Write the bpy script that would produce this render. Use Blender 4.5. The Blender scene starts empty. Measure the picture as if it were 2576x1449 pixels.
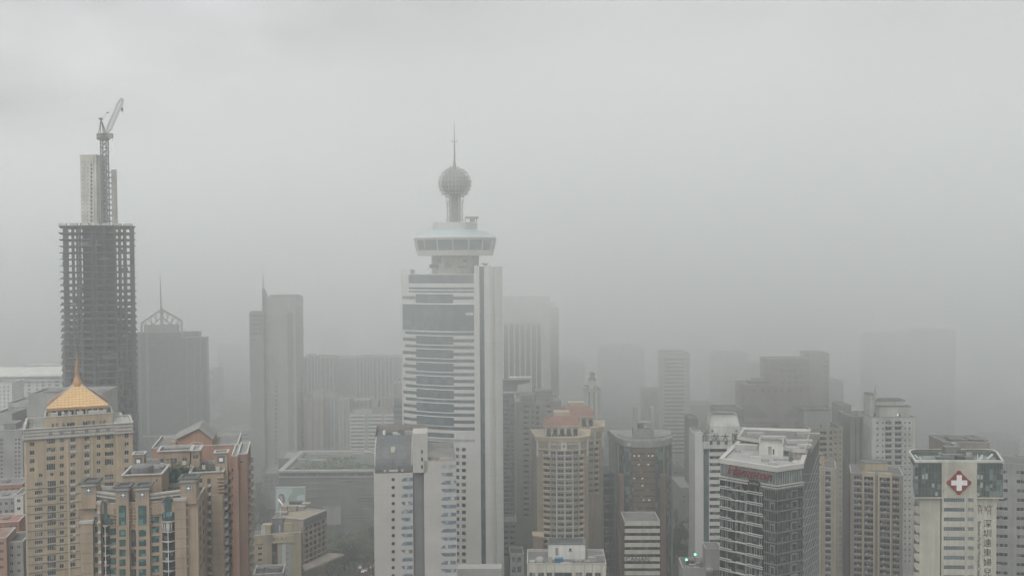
import bpy, bmesh, math, random
from mathutils import Vector, Matrix
RN = random.Random(11)
S = bpy.context.scene
COL = S.collection
pi = math.pi

# ---------------------------------------------------------------- camera: eye 190 m up, looking a little down
H = 190.0
F = 2500.0
PITCH = math.atan(69.5 / F)
ROLL = math.radians(-0.35)
CAMM = Matrix.Rotation(pi / 2 - PITCH, 3, 'X') @ Matrix.Rotation(ROLL, 3, 'Z')
cam = bpy.data.objects.new('camera', bpy.data.cameras.new('camera'))
COL.objects.link(cam)
cam.matrix_world = Matrix.Translation((0, 0, H)) @ CAMM.to_4x4()
cam.data.sensor_width = 36
cam.data.lens = 36 * F / 2576
cam.data.clip_start = 1
cam.data.clip_end = 30000
S.camera = cam


def at(px, py, Y):
    d = CAMM @ Vector(((px - 1288) / F, (724.5 - py) / F, -1))
    k = Y / d.y
    return Vector((d.x * k, d.y * k, H + d.z * k))


def zat(py, Y, px=1288):
    return at(px, py, Y).z


def edge(px0, py, Y, th, px1):
    """two ground points: seen at px0 (depth Y) and px1, on a wall that runs at th degrees"""
    p = at(px0, py, Y).to_2d()
    e = Vector((math.cos(math.radians(th)), math.sin(math.radians(th))))
    d = at(px1, py, 100).to_2d()
    t = -(p.x * d.y - p.y * d.x) / (e.x * d.y - e.y * d.x)
    return p, p + e * t


def rect(px0, px1, py, Y, th, dep):
    a, b = edge(px0, py, Y, th, px1)
    n = Vector((-math.sin(math.radians(th)), math.cos(math.radians(th)))) * dep
    return [a, b, b + n, a + n]


# ---------------------------------------------------------------- materials
def base_mat(name):
    m = bpy.data.materials.new(name)
    m.use_nodes = True
    nt = m.node_tree
    return m, nt, nt.nodes['Principled BSDF']


def wall_mat(name, c, rough=0.85, var=0.16, streak=0.16, scale=0.12, spec=0.25):
    """painted or tiled wall: broad mottling and rain streaks"""
    m, nt, b = base_mat(name)
    N = nt.nodes.new
    L = nt.links.new
    tc = N('ShaderNodeTexCoord')
    n1 = N('ShaderNodeTexNoise')
    n1.inputs['Scale'].default_value = scale
    n1.inputs['Detail'].default_value = 6
    L(tc.outputs['Object'], n1.inputs['Vector'])
    mp = N('ShaderNodeMapping')
    mp.inputs['Scale'].default_value = (0.9, 0.9, 0.035)
    L(tc.outputs['Object'], mp.inputs['Vector'])
    n2 = N('ShaderNodeTexNoise')
    n2.inputs['Scale'].default_value = 1.0
    n2.inputs['Detail'].default_value = 4
    L(mp.outputs[0], n2.inputs['Vector'])

    def rng(node, lo, hi):
        r = N('ShaderNodeMapRange')
        r.inputs[1].default_value = 0.3
        r.inputs[2].default_value = 0.7
        r.inputs[3].default_value = lo
        r.inputs[4].default_value = hi
        L(node.outputs[0], r.inputs[0])
        return r
    r1 = rng(n1, 1 - var, 1 + var)
    r2 = rng(n2, 1 - streak, 1 + streak * .5)
    mu = N('ShaderNodeMath')
    mu.operation = 'MULTIPLY'
    L(r1.outputs[0], mu.inputs[0])
    L(r2.outputs[0], mu.inputs[1])
    vm = N('ShaderNodeVectorMath')
    vm.operation = 'SCALE'
    vm.inputs[0].default_value = c
    L(mu.outputs[0], vm.inputs['Scale'])
    L(vm.outputs[0], b.inputs['Base Color'])
    b.inputs['Roughness'].default_value = rough
    b.inputs['Specular IOR Level'].default_value = spec
    return m


def glass_mat(name, c, var=0.6, rough=0.12, spec=0.5, pane=(1.2, 1.4), light=None):
    """window glass: every pane a little different (blinds, curtains, dark rooms)"""
    m, nt, b = base_mat(name)
    N = nt.nodes.new
    L = nt.links.new
    oi = N('ShaderNodeObjectInfo')
    tc = N('ShaderNodeTexCoord')
    mp = N('ShaderNodeMapping')
    mp.inputs['Scale'].default_value = (1 / pane[0], 1 / pane[0], 1 / pane[1])
    L(tc.outputs['Object'], mp.inputs['Vector'])
    ad = N('ShaderNodeVectorMath')
    ad.operation = 'ADD'
    L(mp.outputs[0], ad.inputs[0])
    sc = N('ShaderNodeMath')
    sc.operation = 'MULTIPLY'
    sc.inputs[1].default_value = 57.0
    L(oi.outputs['Random'], sc.inputs[0])
    L(sc.outputs[0], ad.inputs[1])
    fl = N('ShaderNodeVectorMath')
    fl.operation = 'FLOOR'
    L(ad.outputs[0], fl.inputs[0])
    wn = N('ShaderNodeTexWhiteNoise')
    wn.noise_dimensions = '3D'
    L(fl.outputs[0], wn.inputs['Vector'])
    cr = N('ShaderNodeValToRGB')
    e = cr.color_ramp.elements
    lt = light or tuple(min(1, v * (1 + 3 * var) + .05 * var) for v in c)
    e[0].color = (*[v * (1 - var * .6) for v in c], 1)
    e[1].color = (*lt, 1)
    e[0].position = 0.25
    e[1].position = 0.92
    x = cr.color_ramp.elements.new(0.68)
    x.color = (*c, 1)
    L(wn.outputs['Value'], cr.inputs[0])
    L(cr.outputs[0], b.inputs['Base Color'])
    b.inputs['Roughness'].default_value = rough
    b.inputs['Specular IOR Level'].default_value = spec
    return m


def plain_mat(name, c, rough=0.6, metal=0.0):
    return wall_mat(name, c, rough, .08, .06, .4) if metal == 0 else metal_mat(name, c, rough)


def metal_mat(name, c, rough):
    m, nt, b = base_mat(name)
    n = nt.nodes.new('ShaderNodeTexNoise')
    n.inputs['Scale'].default_value = .8
    r = nt.nodes.new('ShaderNodeMapRange')
    r.inputs[3].default_value = rough * .7
    r.inputs[4].default_value = rough * 1.3
    nt.links.new(n.outputs[0], r.inputs[0])
    nt.links.new(r.outputs[0], b.inputs['Roughness'])
    b.inputs['Base Color'].default_value = (*c, 1)
    b.inputs['Metallic'].default_value = .6
    return m


def lamp_mat(name, c, s):
    m, nt, b = base_mat(name)
    b.inputs['Emission Color'].default_value = (*c, 1)
    b.inputs['Emission Strength'].default_value = s
    b.inputs['Base Color'].default_value = (*c, 1)
    return m


M = {}
for nm, c in dict(
        cream=(.48, .395, .28), cream_pale=(.58, .49, .36), brown=(.335, .26, .19), brown_pale=(.40, .315, .235), salmon=(.37, .225, .165),
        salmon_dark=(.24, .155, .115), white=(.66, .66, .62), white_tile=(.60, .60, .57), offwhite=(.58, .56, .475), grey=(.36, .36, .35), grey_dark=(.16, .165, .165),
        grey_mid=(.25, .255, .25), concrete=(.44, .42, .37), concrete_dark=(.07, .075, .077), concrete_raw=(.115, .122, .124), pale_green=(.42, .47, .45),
        beige=(.42, .385, .315), tan=(.38, .325, .245), red_tile=(.30, .165, .125), orange_red=(.34, .16, .115), roof_grey=(.22, .22, .21), roof_dark=(.10, .105, .10), roof_felt=(.30, .30, .285),
        stone=(.165, .175, .17), yellow=(.44, .385, .265), brown_band=(.17, .115, .085), mauve=(.36, .31, .29), asphalt=(.05, .052, .054), pavement=(.12, .12, .115), soil=(.07, .065, .05), taupe=(.34, .30, .265)).items():
    M[nm] = wall_mat(nm, tuple(v * (.62 if min(c) > .2 else .75) for v in c))
M['trim'] = wall_mat('trim', (.30, .295, .28), .7, .1, .14)
M['concrete'] = wall_mat('concrete', (.40, .385, .345), .85, .2, .25)
M['trim_grey'] = wall_mat('trim_grey', (.25, .25, .245), .7, .1, .14)
M['white_tile'] = wall_mat('white_tile', (.42, .42, .40), .6, .05, .05)
M['warm_white'] = wall_mat('warm_white', (.335, .325, .305), .8, .08, .06)
M['white_paint'] = wall_mat('white_paint', (.58, .58, .57), .6, .05, .05)
M['black'] = wall_mat('black', (.02, .022, .024), .6)
M['ink'] = wall_mat('ink', (.018, .022, .022), .6)
M['red_paint'] = wall_mat('red_paint', (.19, .025, .025), .55, .06, .06)
M['red_letter'] = wall_mat('red_letter', (.15, .03, .03), .5, .05, .05)
M['blue_paint'] = wall_mat('blue_paint', (.05, .14, .22), .6)
M['pale_blue'] = wall_mat('pale_blue', (.32, .385, .40), .6, .05, .03)
M['skin'] = wall_mat('skin', (.36, .29, .23), .7, .05, .02)
M['green_print'] = wall_mat('green_print', (.20, .27, .23), .6, .05, .02)
M['steel'] = wall_mat('steel', (.10, .105, .11), .5, .1, .1)
M['steel_dark'] = wall_mat('steel_dark', (.055, .06, .063), .5, .1, .1)
M['steel_pale'] = metal_mat('steel_pale', (.42, .43, .43), .5)
M['roof_metal'] = wall_mat('roof_metal', (.085, .092, .094), .55, .2, .2, .5, .4)
M['gold'] = wall_mat('gold', (.45, .30, .14), .45, .07, .05, .3, .4)
M['gold_line'] = wall_mat('gold_line', (.22, .09, .03), .6)
M['orange'] = wall_mat('orange', (.33, .19, .095), .6)
M['glass'] = glass_mat('glass', (.03, .04, .044), light=(.16, .165, .16))
M['glass_blue'] = glass_mat('glass_blue', (.075, .10, .107), .12, pane=(3.2, 2.6), rough=.2)
M['glass_teal'] = glass_mat('glass_teal', (.03, .085, .08), .5, light=(.07, .20, .18))
M['glass_dark'] = glass_mat('glass_dark', (.020, .026, .028), .5, light=(.085, .09, .09))
M['glass_green'] = glass_mat('glass_green', (.05, .07, .066), .4, pane=(1.5, 2.2))
M['glass_sky'] = glass_mat('glass_sky', (.10, .15, .20), .45, light=(.22, .27, .33))
M['glass_far'] = glass_mat('glass_far', (.055, .065, .068), .3, pane=(4, 3.4), rough=.25)
M['frame'] = plain_mat('frame', (.34, .34, .325))
M['frame_dark'] = plain_mat('frame_dark', (.10, .105, .10))
M['leaf'] = None
M['lamp_green'] = lamp_mat('lamp_green', (.15, 1, .5), 3.0)
M['lamp_white'] = lamp_mat('lamp_white', (1, .95, .85), 2.2)
M['lamp_warm'] = lamp_mat('lamp_warm', (1, .72, .42), 1.6)
M['lamp_red'] = lamp_mat('lamp_red', (1, .22, .08), 2.5)


# ---------------------------------------------------------------- mesh building
def wloc(o):
    v = Vector((0, 0, 0))
    while o is not None:
        v = v + o.location
        o = o.parent
    return v


def put(o, parent=None, label=None, cat=None, group=None, kind=None):
    COL.objects.link(o) if o.name not in COL.objects else None
    if parent is not None:
        o.parent = parent
    if label:
        o['label'] = label
    if cat:
        o['category'] = cat
    if group:
        o['group'] = group
    if kind:
        o['kind'] = kind
    return o


def empty(name, loc, label, cat, group=None):
    o = bpy.data.objects.new(name, None)
    o.empty_display_size = 1
    o.location = loc
    return put(o, None, label, cat, group)


class MB:
    def __init__(s):
        s.v, s.f, s.m = [], [], []

    def poly(s, pts, m=0):
        n = len(s.v)
        s.v += [tuple(p) for p in pts]
        s.f.append(tuple(range(n, n + len(pts))))
        s.m.append(m)
        return s

    def box3(s, o, a, b, c, m=0):
        o, a, b, c = Vector(o), Vector(a), Vector(b), Vector(c)
        P = [o, o + a, o + a + b, o + b]
        Q = [p + c for p in P]
        s.poly([P[3], P[2], P[1], P[0]], m)
        s.poly(Q, m)
        for i in range(4):
            j = (i + 1) % 4
            s.poly([P[i], P[j], Q[j], Q[i]], m)
        return s

    def abox(s, x0, x1, y0, y1, z0, z1, m=0):
        return s.box3((x0, y0, z0), (x1 - x0, 0, 0), (0, y1 - y0, 0), (0, 0, z1 - z0), m)

    def prism(s, pts, z0, z1, m=0, top=True, bot=False, mt=None):
        n = len(pts)
        for i in range(n):
            a, b = pts[i], pts[(i + 1) % n]
            s.poly([(a[0], a[1], z0), (b[0], b[1], z0), (b[0], b[1], z1), (a[0], a[1], z1)], m)
        if top:
            s.poly([(p[0], p[1], z1) for p in pts], m if mt is None else mt)
        if bot:
            s.poly([(p[0], p[1], z0) for p in reversed(pts)], m)
        return s

    def loft(s, A, B, m=0):
        n = len(A)
        for i in range(n):
            j = (i + 1) % n
            s.poly([A[i], A[j], B[j], B[i]], m)
        return s

    def tube(s, p, q, r, m=0, n=5, r2=None):
        p, q = Vector(p), Vector(q)
        d = (q - p)
        if d.length < 1e-6:
            return s
        d.normalize()
        u = d.orthogonal().normalized()
        w = d.cross(u)
        r2 = r if r2 is None else r2
        A = [p + (u * math.cos(2 * pi * i / n) + w * math.sin(2 * pi * i / n)) * r for i in range(n)]
        B = [q + (u * math.cos(2 * pi * i / n) + w * math.sin(2 * pi * i / n)) * r2 for i in range(n)]
        s.loft(A, B, m)
        s.poly(list(reversed(A)), m)
        s.poly(B, m)
        return s

    def lathe(s, c, prof, n=24, m=0, a0=0.0, cap=True):
        c = Vector(c)
        rings = [[c + Vector((r * math.cos(a0 + 2 * pi * i / n), r * math.sin(a0 + 2 * pi * i / n), z)) for i in range(n)] for r, z in prof]
        for A, B in zip(rings, rings[1:]):
            s.loft(A, B, m)
        if cap:
            s.poly(rings[-1], m)
            s.poly(list(reversed(rings[0])), m)
        return s

    def build(s, name, mats, parent=None, smooth=False, label=None, kind=None, loc=None, cat=None, group=None):
        if not s.f:
            return None
        if not isinstance(mats, (list, tuple)):
            mats = [mats]
        o0 = wloc(parent) if parent is not None else Vector(loc or (0, 0, 0))
        me = bpy.data.meshes.new(name)
        me.from_pydata([(v[0] - o0.x, v[1] - o0.y, v[2] - o0.z) for v in s.v], [], s.f)
        for m in mats:
            me.materials.append(m)
        me.polygons.foreach_set('material_index', s.m)
        if smooth:
            me.polygons.foreach_set('use_smooth', [True] * len(s.f))
        me.update()
        o = bpy.data.objects.new(name, me)
        if parent is None:
            o.location = o0
        return put(o, parent, label, cat, group, kind)


def inset(pts, d):
    """shrink (d > 0) a counter-clockwise polygon by d"""
    n = len(pts)
    out = []
    for i in range(n):
        a, b, c = Vector(pts[i - 1]), Vector(pts[i]), Vector(pts[(i + 1) % n])
        e, f = (b - a).normalized(), (c - b).normalized()
        n1, n2 = Vector((-e.y, e.x)), Vector((-f.y, f.x))
        k = n1 + n2
        q = max(.25, 1 + n1.dot(n2))
        out.append(b + k * (d / q))
    return out


# ---------------------------------------------------------------- buildings
WIN = {}


def win_mesh(w, h, style):
    """glass set 0.2 m back in its opening, with a frame and mullions in front of it"""
    key = (round(w, 1), round(h, 1), style)
    if key in WIN:
        return WIN[key]
    w, h = key[0] + .02, key[1] + .02
    gm, fm, nx, nz = style
    b = MB()
    b.poly([(-w / 2, .2, -h / 2), (w / 2, .2, -h / 2), (w / 2, .2, h / 2), (-w / 2, .2, h / 2)], 0)
    if fm:
        t = min(.09, w * .06)
        for sx in (-1, 1):
            b.abox(sx * w / 2 - (t if sx > 0 else 0), sx * w / 2 + (t if sx < 0 else 0), .1, .19, -h / 2, h / 2, 1)
        b.abox(-w / 2 + t, w / 2 - t, .1, .19, -h / 2, -h / 2 + t, 1)
        b.abox(-w / 2 + t, w / 2 - t, .1, .19, h / 2 - t, h / 2, 1)
        for i in range(1, nx):
            x = -w / 2 + w * i / nx
            b.abox(x - t / 2, x + t / 2, .11, .19, -h / 2 + t, h / 2 - t, 1)
        for i in range(1, nz):
            z = -h / 2 + h * i / nz
            b.abox(-w / 2 + t, w / 2 - t, .12, .185, z - t / 2, z + t / 2, 1)
    me = bpy.data.meshes.new('window')
    me.from_pydata(b.v, [], b.f)
    me.materials.append(M[gm])
    me.materials.append(M[fm or 'frame'])
    me.polygons.foreach_set('material_index', b.m)
    me.update()
    WIN[key] = me
    return me


class Face:
    """one wall of a building, measured through the camera's pixels"""
    def __init__(s, a, b):
        s.a, s.b = Vector(a), Vector(b)
        s.L = (s.b - s.a).length
        s.e = (s.b - s.a).normalized()
        s.ang = math.atan2(s.e.y, s.e.x)
        s.n = Vector((s.e.y, -s.e.x))

    def hit(s, px, py):
        d = CAMM @ Vector(((px - 1288) / F, (724.5 - py) / F, -1))
        t = -(s.a.x * d.y - s.a.y * d.x) / (s.e.x * d.y - s.e.y * d.x)
        p = s.a + s.e * t
        k = p.y / d.y
        return t, H + d.z * k

    def u(s, px, py):
        return s.hit(px, py)[0]

    def z(s, px, py):
        return s.hit(px, py)[1]

    def p(s, u, z, out=0.0):
        q = s.a + s.e * u + s.n * out
        return Vector((q.x, q.y, z))

    def box(s, mb, u0, u1, z0, z1, out, back=0.0, m=0):
        e3, n3 = Vector((s.e.x, s.e.y, 0)), Vector((s.n.x, s.n.y, 0))
        mb.box3(s.p(u0, z0, -back), e3 * (u1 - u0), -n3 * -1 * (out + back) if False else n3 * (out + back), (0, 0, z1 - z0), m)

    def pbox(s, mb, px0, px1, py0, py1, out, back=0.0, m=0, ref=None):
        pr = ref if ref is not None else (px0 + px1) / 2
        pm = (py0 + py1) / 2
        s.box(mb, s.u(px0, pm), s.u(px1, pm), s.z(pr, py1), s.z(pr, py0), out, back, m)


class Bd:
    MAXW = 100

    def __init__(s, name, label, cat, loc, group=None):
        s.o = empty(name, loc, label, cat, group)
        s.wins = []

    def wall(s, pts, z0, z1, mat, wins=(), name='wall', roof='roof_felt', parapet=.9, coping='trim', top=True, cop_w=.45, cop_out=.12, label=None):
        """pts counter-clockwise (left to right along the front); wins: (edge index, [(u0, u1, za, zb)], style)"""
        mb = MB()
        n = len(pts)
        holes = {}
        for ei, rects, style in wins:
            f = Face(pts[ei], pts[(ei + 1) % n])
            for (u0, u1, za, zb) in rects:
                u0, u1 = max(u0, .05), min(u1, f.L - .05)
                za, zb = max(za, z0 + .05), min(zb, z1 - .05)
                if u1 - u0 < .15 or zb - za < .15:
                    continue
                holes.setdefault(ei, []).append((u0, u1, za, zb))
                c = f.p((u0 + u1) / 2, (za + zb) / 2)
                s.wins.append(((u1 - u0) * (zb - za), u1 - u0, zb - za, style, c, f.ang))
        for i in range(n):
            f = Face(pts[i], pts[(i + 1) % n])
            hs = holes.get(i)
            if not hs:
                mb.poly([f.p(0, z0), f.p(f.L, z0), f.p(f.L, z1), f.p(0, z1)])
                continue
            zs = sorted({z0, z1} | {round(q, 3) for r in hs for q in r[2:]})
            for za, zb in zip(zs, zs[1:]):
                zm = (za + zb) / 2
                cut = sorted((r[0], r[1]) for r in hs if r[2] < zm < r[3])
                u = 0.0
                for a, b in cut:
                    if a > u + 1e-3:
                        mb.poly([f.p(u, za), f.p(a, za), f.p(a, zb), f.p(u, zb)])
                    u = max(u, b)
                if u < f.L - 1e-3:
                    mb.poly([f.p(u, za), f.p(f.L, za), f.p(f.L, zb), f.p(u, zb)])
            for (a, b, za, zb) in hs:
                A = [f.p(a, za), f.p(b, za), f.p(b, zb), f.p(a, zb)]
                B = [f.p(a, za, -.22), f.p(b, za, -.22), f.p(b, zb, -.22), f.p(a, zb, -.22)]
                mb.loft(A, B)
        w = mb.build(name, M[mat], s.o, label=label)
        if top:
            r = MB()
            ins = inset(pts, cop_w)
            zr = z1 - parapet
            r.poly([(p.x, p.y, zr) for p in ins], 0)
            r.loft([Vector((p.x, p.y, zr)) for p in reversed(ins)], [Vector((p.x, p.y, z1 + .1)) for p in reversed(ins)], 1)
            out = inset(pts, -cop_out)
            ins2 = inset(pts, cop_w - .003)
            A = [Vector((p.x, p.y, z1 - .25)) for p in out]
            B = [Vector((p.x, p.y, z1 + .103)) for p in out]
            r.loft(A, B, 1)
            r.loft(B, [Vector((p.x, p.y, z1 + .103)) for p in ins2], 1)
            r.loft([Vector((p[0], p[1], z1 - .25)) for p in pts], A, 1)
            r.build('roof', [M[roof], M[coping]], s.o)
        return w

    def part(s, name, mb, mat, **k):
        return mb.build(name, [M[x] for x in mat] if isinstance(mat, (list, tuple)) else M[mat], s.o, **k)

    def roofbox(s, name, px0, px1, py0, py1, Y, dep, mat, th=0, z0=None, cap='roof_grey'):
        """a plain-sided house or plant box on the roof with an overhanging lid and a door recess"""
        pts = rect(px0, px1, py1, Y, th, dep)
        zb = zat(py1, Y, (px0 + px1) / 2) if z0 is None else z0
        zt = zat(py0, Y, (px0 + px1) / 2)
        mb = MB()
        t = min(.35, (zt - zb) * .2)
        mb.prism(pts, zb - .6, zt - t, 0, top=False)
        mb.prism(inset(pts, -.22), zt - t, zt, 1, bot=True)
        f = Face(pts[0], pts[1])
        if f.L > 2.5 and zt - zb > 2.4:
            f.box(mb, f.L * .62, f.L * .62 + 1.0, zb, zb + 2.0, .05, 0, 2)
        return mb.build(name, [M[mat], M[cap], M['frame_dark']], s.o)

    def done(s, name='window'):
        s.wins.sort(key=lambda t: -t[0])
        o0 = s.o.location
        rest = MB()
        mats, idx = [], {}
        for i, (_a, w, h, style, c, ang) in enumerate(s.wins):
            me = win_mesh(w, h, style)
            if i < s.MAXW:
                o = bpy.data.objects.new(name, me)
                o.location = c - o0
                o.rotation_euler = (0, 0, ang)
                put(o, s.o)
            else:
                R = Matrix.Rotation(ang, 3, 'Z')
                n = len(rest.v)
                rest.v += [tuple(R @ v.co + c) for v in me.vertices]
                loc = []
                for m in me.materials:
                    if m.name not in idx:
                        idx[m.name] = len(mats)
                        mats.append(m)
                    loc.append(idx[m.name])
                for p in me.polygons:
                    rest.f.append(tuple(k + n for k in p.vertices))
                    rest.m.append(loc[p.material_index])
        if rest.f:
            rest.build('windows', mats, s.o, kind='stuff')
        return s.o


def grid(f, cols, y0, pitch, h, n, ref=None, skip=0.0):
    """window rectangles of a face from pixel columns and rows"""
    out = []
    pr = ref if ref is not None else (cols[0][0] + cols[-1][1]) / 2
    for k in range(n):
        ya = y0 + pitch * k
        za, zb = f.z(pr, ya + h), f.z(pr, ya)
        for c in cols:
            if skip and RN.random() < skip:
                continue
            ym = ya + h / 2
            out.append((f.u(c[0], ym), f.u(c[1], ym), za, zb))
    return out


def span(x0, x1, n, fill):
    """n pixel columns spread over x0..x1, each filling a share of its bay"""
    w = (x1 - x0) / n
    return [(x0 + w * (i + .5 - fill / 2), x0 + w * (i + .5 + fill / 2)) for i in range(n)]


def lettering(text, size, face, px, py, mat, parent, name='lettering', out=.12, depth=.12, rot=0.0, shear=0.0, align='CENTER', space=1.0, line=1.0, ref=None):
    cu = bpy.data.curves.new(name, 'FONT')
    cu.body = text
    cu.size = size
    cu.extrude = depth
    cu.align_x = align
    cu.align_y = 'CENTER'
    cu.shear = shear
    cu.space_character = space
    cu.space_line = line
    cu.materials.append(M[mat])
    o = bpy.data.objects.new(name, cu)
    u, z = face.hit(px, py)
    p = face.p(u, z, out)
    o.location = p - wloc(parent)
    o.rotation_euler = (Matrix.Rotation(face.ang, 3, 'Z') @ Matrix.Rotation(pi / 2, 3, 'X') @ Matrix.Rotation(rot, 3, 'Z')).to_euler()
    dg = bpy.context.evaluated_depsgraph_get()
    COL.objects.link(o)
    dg.update()
    me = bpy.data.meshes.new_from_object(o.evaluated_get(dg))
    m = bpy.data.objects.new(name, me)
    m.location, m.rotation_euler = o.location, o.rotation_euler
    bpy.data.objects.remove(o)
    me.materials.clear()
    me.materials.append(M[mat])
    return put(m, parent)


def mid(pts):
    c = sum((Vector(p) for p in pts), Vector((0, 0))) / len(pts)
    return Vector((c.x, c.y, 0))
HAZE, HG, HCOL = 0.00042, 0.3, (.83, .85, .845)
BCOL = (.925, .936, .93)
SKY, SUN, EXPO, TINT = .148, .5, .31, (.99, 1.0, 1.0)
FOG = dict(z0=175, ky=-.34, kx=-.22, ramp=110, dens=.0072, amp=90, low=.0008, clear=120, wisp=.0045, sink=56)
# ================================================================ cream tower with the golden pyramid roof
def cream_tower():
    P = rect(60, 312, 1090, 384, 24, 30)
    f = Face(P[0], P[1])
    b = Bd('apartment_tower', 'cream apartment tower under a golden pyramid roof with a tall thin spire', 'apartment tower', mid(P))
    zt = f.z(124, 1076)
    REF = 124
    st = ('glass', 'frame', 2, 1)
    st3 = ('glass', 'frame', 4, 1)
    w = []
    ya, pt, h = 1104.8, 21.1, 10.7
    w.append((0, grid(f, [(74, 87)], ya + 4, pt, h, 4, REF), st))
    w.append((0, grid(f, [(117, 139.5)], ya, pt, h + .6, 3, REF) + grid(f, [(117, 139.5)], ya + 3 * pt - 2, pt, h + 6, 1, REF), st3))
    w.append((0, grid(f, [(150, 161), (243, 253.5)], ya, pt, h, 16, REF), st))
    w.append((0, grid(f, [(177, 190), (212, 225)], ya, pt, h, 16, REF), st))
    w.append((0, grid(f, [(263.5, 286)], ya, pt, h + .6, 3, REF) + grid(f, [(263.5, 286)], ya + 3 * pt - 2, pt, h + 6, 1, REF), st3))
    w.append((0, grid(f, [(97, 107), (125, 135)], 1189, pt, 9, 1, REF), st))
    w.append((0, grid(f, [(87, 107)], 1210, 20.9, 10.5, 12, REF), st3))
    for k in range(4):
        w.append((0, grid(f, [(119, 141)], 1209 + 62.6 * k, 17.6, 15.5, 3, REF), st3))
    w.append((0, grid(f, [(263.5, 286)], 1206, 20.9, 14, 6, REF), st3))
    w.append((0, grid(f, [(296, 306)], ya, pt, 10, 12, REF), st))
    side = Face(P[3], P[0])
    w.append((3, [(side.L * .3, side.L * .3 + 1.2, f.z(REF, ya + pt * k + h), f.z(REF, ya + pt * k)) for k in range(16)], st))
    b.wall(P, 0, zt, 'cream', w, parapet=2.2, cop_out=.45)
    # banded cornice under the parapet
    for y0, y1, o in ((1080, 1085.5, .35), (1088, 1093.5, .35), (1096, 1102, .7)):
        mb = MB()
        za, zb = f.z(REF, y1), f.z(REF, y0)
        A = inset(P, -.003)
        B = inset(P, -o)
        for z, flip in ((za, 0), (zb, 1)):
            pass
        lo = [Vector((p.x, p.y, za)) for p in A]
        lo2 = [Vector((p.x, p.y, za)) for p in B]
        hi2 = [Vector((p.x, p.y, zb)) for p in B]
        hi = [Vector((p.x, p.y, zb)) for p in A]
        mb.loft(lo, lo2)
        mb.loft(lo2, hi2)
        mb.loft(hi2, hi)
        b.part('cornice', mb, 'trim')
    # square vents in the cornice
    for cx in (127, 155, 184, 218, 246, 272, 296):
        mb = MB()
        f.pbox(mb, cx - 4.5, cx + 4.5, 1086.5, 1095.5, .45, -.36 + .3, 0, REF)
        b.part('vent', mb, 'grey_mid')
    # dark string courses of the lower floors, air conditioners under the bathroom windows
    mb = MB()
    for k in range(12):
        y = 1226.5 + 20.9 * k
        z = f.z(REF, y)
        f.box(mb, .2, f.L - .2, z - .16, z + .16, .1, -.002)
    b.part('string_course', mb, 'frame_dark')
    mb = MB()
    for u0, u1 in ((0, .7), (f.L - .9, f.L)):
        f.box(mb, u0 + .01, u1, 60, zt - 5, .18, -.002)
    for cx in (170.5, 232):
        u = f.u(cx, 1200)
        f.box(mb, u - .3, u + .3, 60, zt - 5.2, .4, -.002)
    b.part('pilaster', mb, 'cream_pale')
    for k in range(15):
        for cx in (180, 187, 215, 222.5):
            if RN.random() < .62:
                y = ya + pt * k + h + 3
                mb = MB()
                u, z = f.u(cx, y), f.z(REF, y + 3)
                f.box(mb, u - .45, u + .45, z, z + .62, .5, -.05)
                b.part('air_conditioner', mb, 'frame')
    # right wing, a step back
    Q = rect(290, 333, 1066, 394, 24, 22)
    q = Face(Q[0], Q[1])
    b.wall(Q, 0, q.z(310, 1064), 'cream', [(0, grid(q, [(313, 324)], 1091, 21, 11, 14, 318), st)], name='wing_wall', cop_out=.4)
    for y0, y1, o in ((1069, 1074, .3), (1077, 1083, .3), (1086, 1090, .5)):
        mb = MB()
        za, zb = q.z(310, y1), q.z(310, y0)
        mb.loft([Vector((p.x, p.y, za)) for p in inset(Q, -o)], [Vector((p.x, p.y, zb)) for p in inset(Q, -o)])
        mb.poly([(p.x, p.y, zb) for p in inset(Q, -o)])
        b.part('cornice', mb, 'trim')
    # penthouse tiers
    zr = zt - 2.2
    R1 = rect(112, 284, 1060, 388, 24, 20)
    r1 = Face(R1[0], R1[1])
    z1 = r1.z(190, 1044)
    b.wall(R1, zr, z1, 'cream', [(0, grid(r1, [(130, 136), (140, 147), (157, 164), (168, 188), (208, 228), (232, 239), (250.5, 256.5), (260, 266)], 1061, 20, 10, 1, 190), ('glass', 'frame', 3, 1))], name='penthouse_wall', parapet=1.0)
    R2 = rect(121, 269, 1035, 392, 24, 17)
    r2 = Face(R2[0], R2[1])
    z2 = r2.z(190, 1026)
    b.wall(R2, z1 - 1, z2, 'cream_pale', [(0, grid(r2, span(128, 262, 9, .7), 1030, 20, 14, 1, 190), ('glass_dark', 'frame', 2, 1))], name='belvedere_wall', top=False)
    mb = MB()
    for cx in (137, 163, 171, 201, 230, 246, 258):
        u = r2.u(cx, 1042)
        r2.box(mb, u - 1.2, u + 1.2, z1 - .3, z1 + 1.0, 1.6, -.4)
    b.part('roof_plant', mb, 'frame')
    # golden pyramid with its tile grid, cap and spire
    E = inset(R2, -.6)
    c = mid(R2)
    za = r2.z(190, 972)
    zc = za - 0.0
    T = [Vector((c.x + (p.x - c.x) * .11, c.y + (p.y - c.y) * .11)) for p in E]
    mb = MB()
    lo = [Vector((p.x, p.y, z2 + .5)) for p in E]
    hi = [Vector((p.x, p.y, zc)) for p in T]
    mb.loft(lo, hi, 0)
    mb.loft([Vector((p.x, p.y, z2 - .35)) for p in E], lo, 2)
    mb.poly([(p.x, p.y, z2 - .35) for p in reversed(E)], 2)
    mb.poly(hi, 0)
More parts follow.
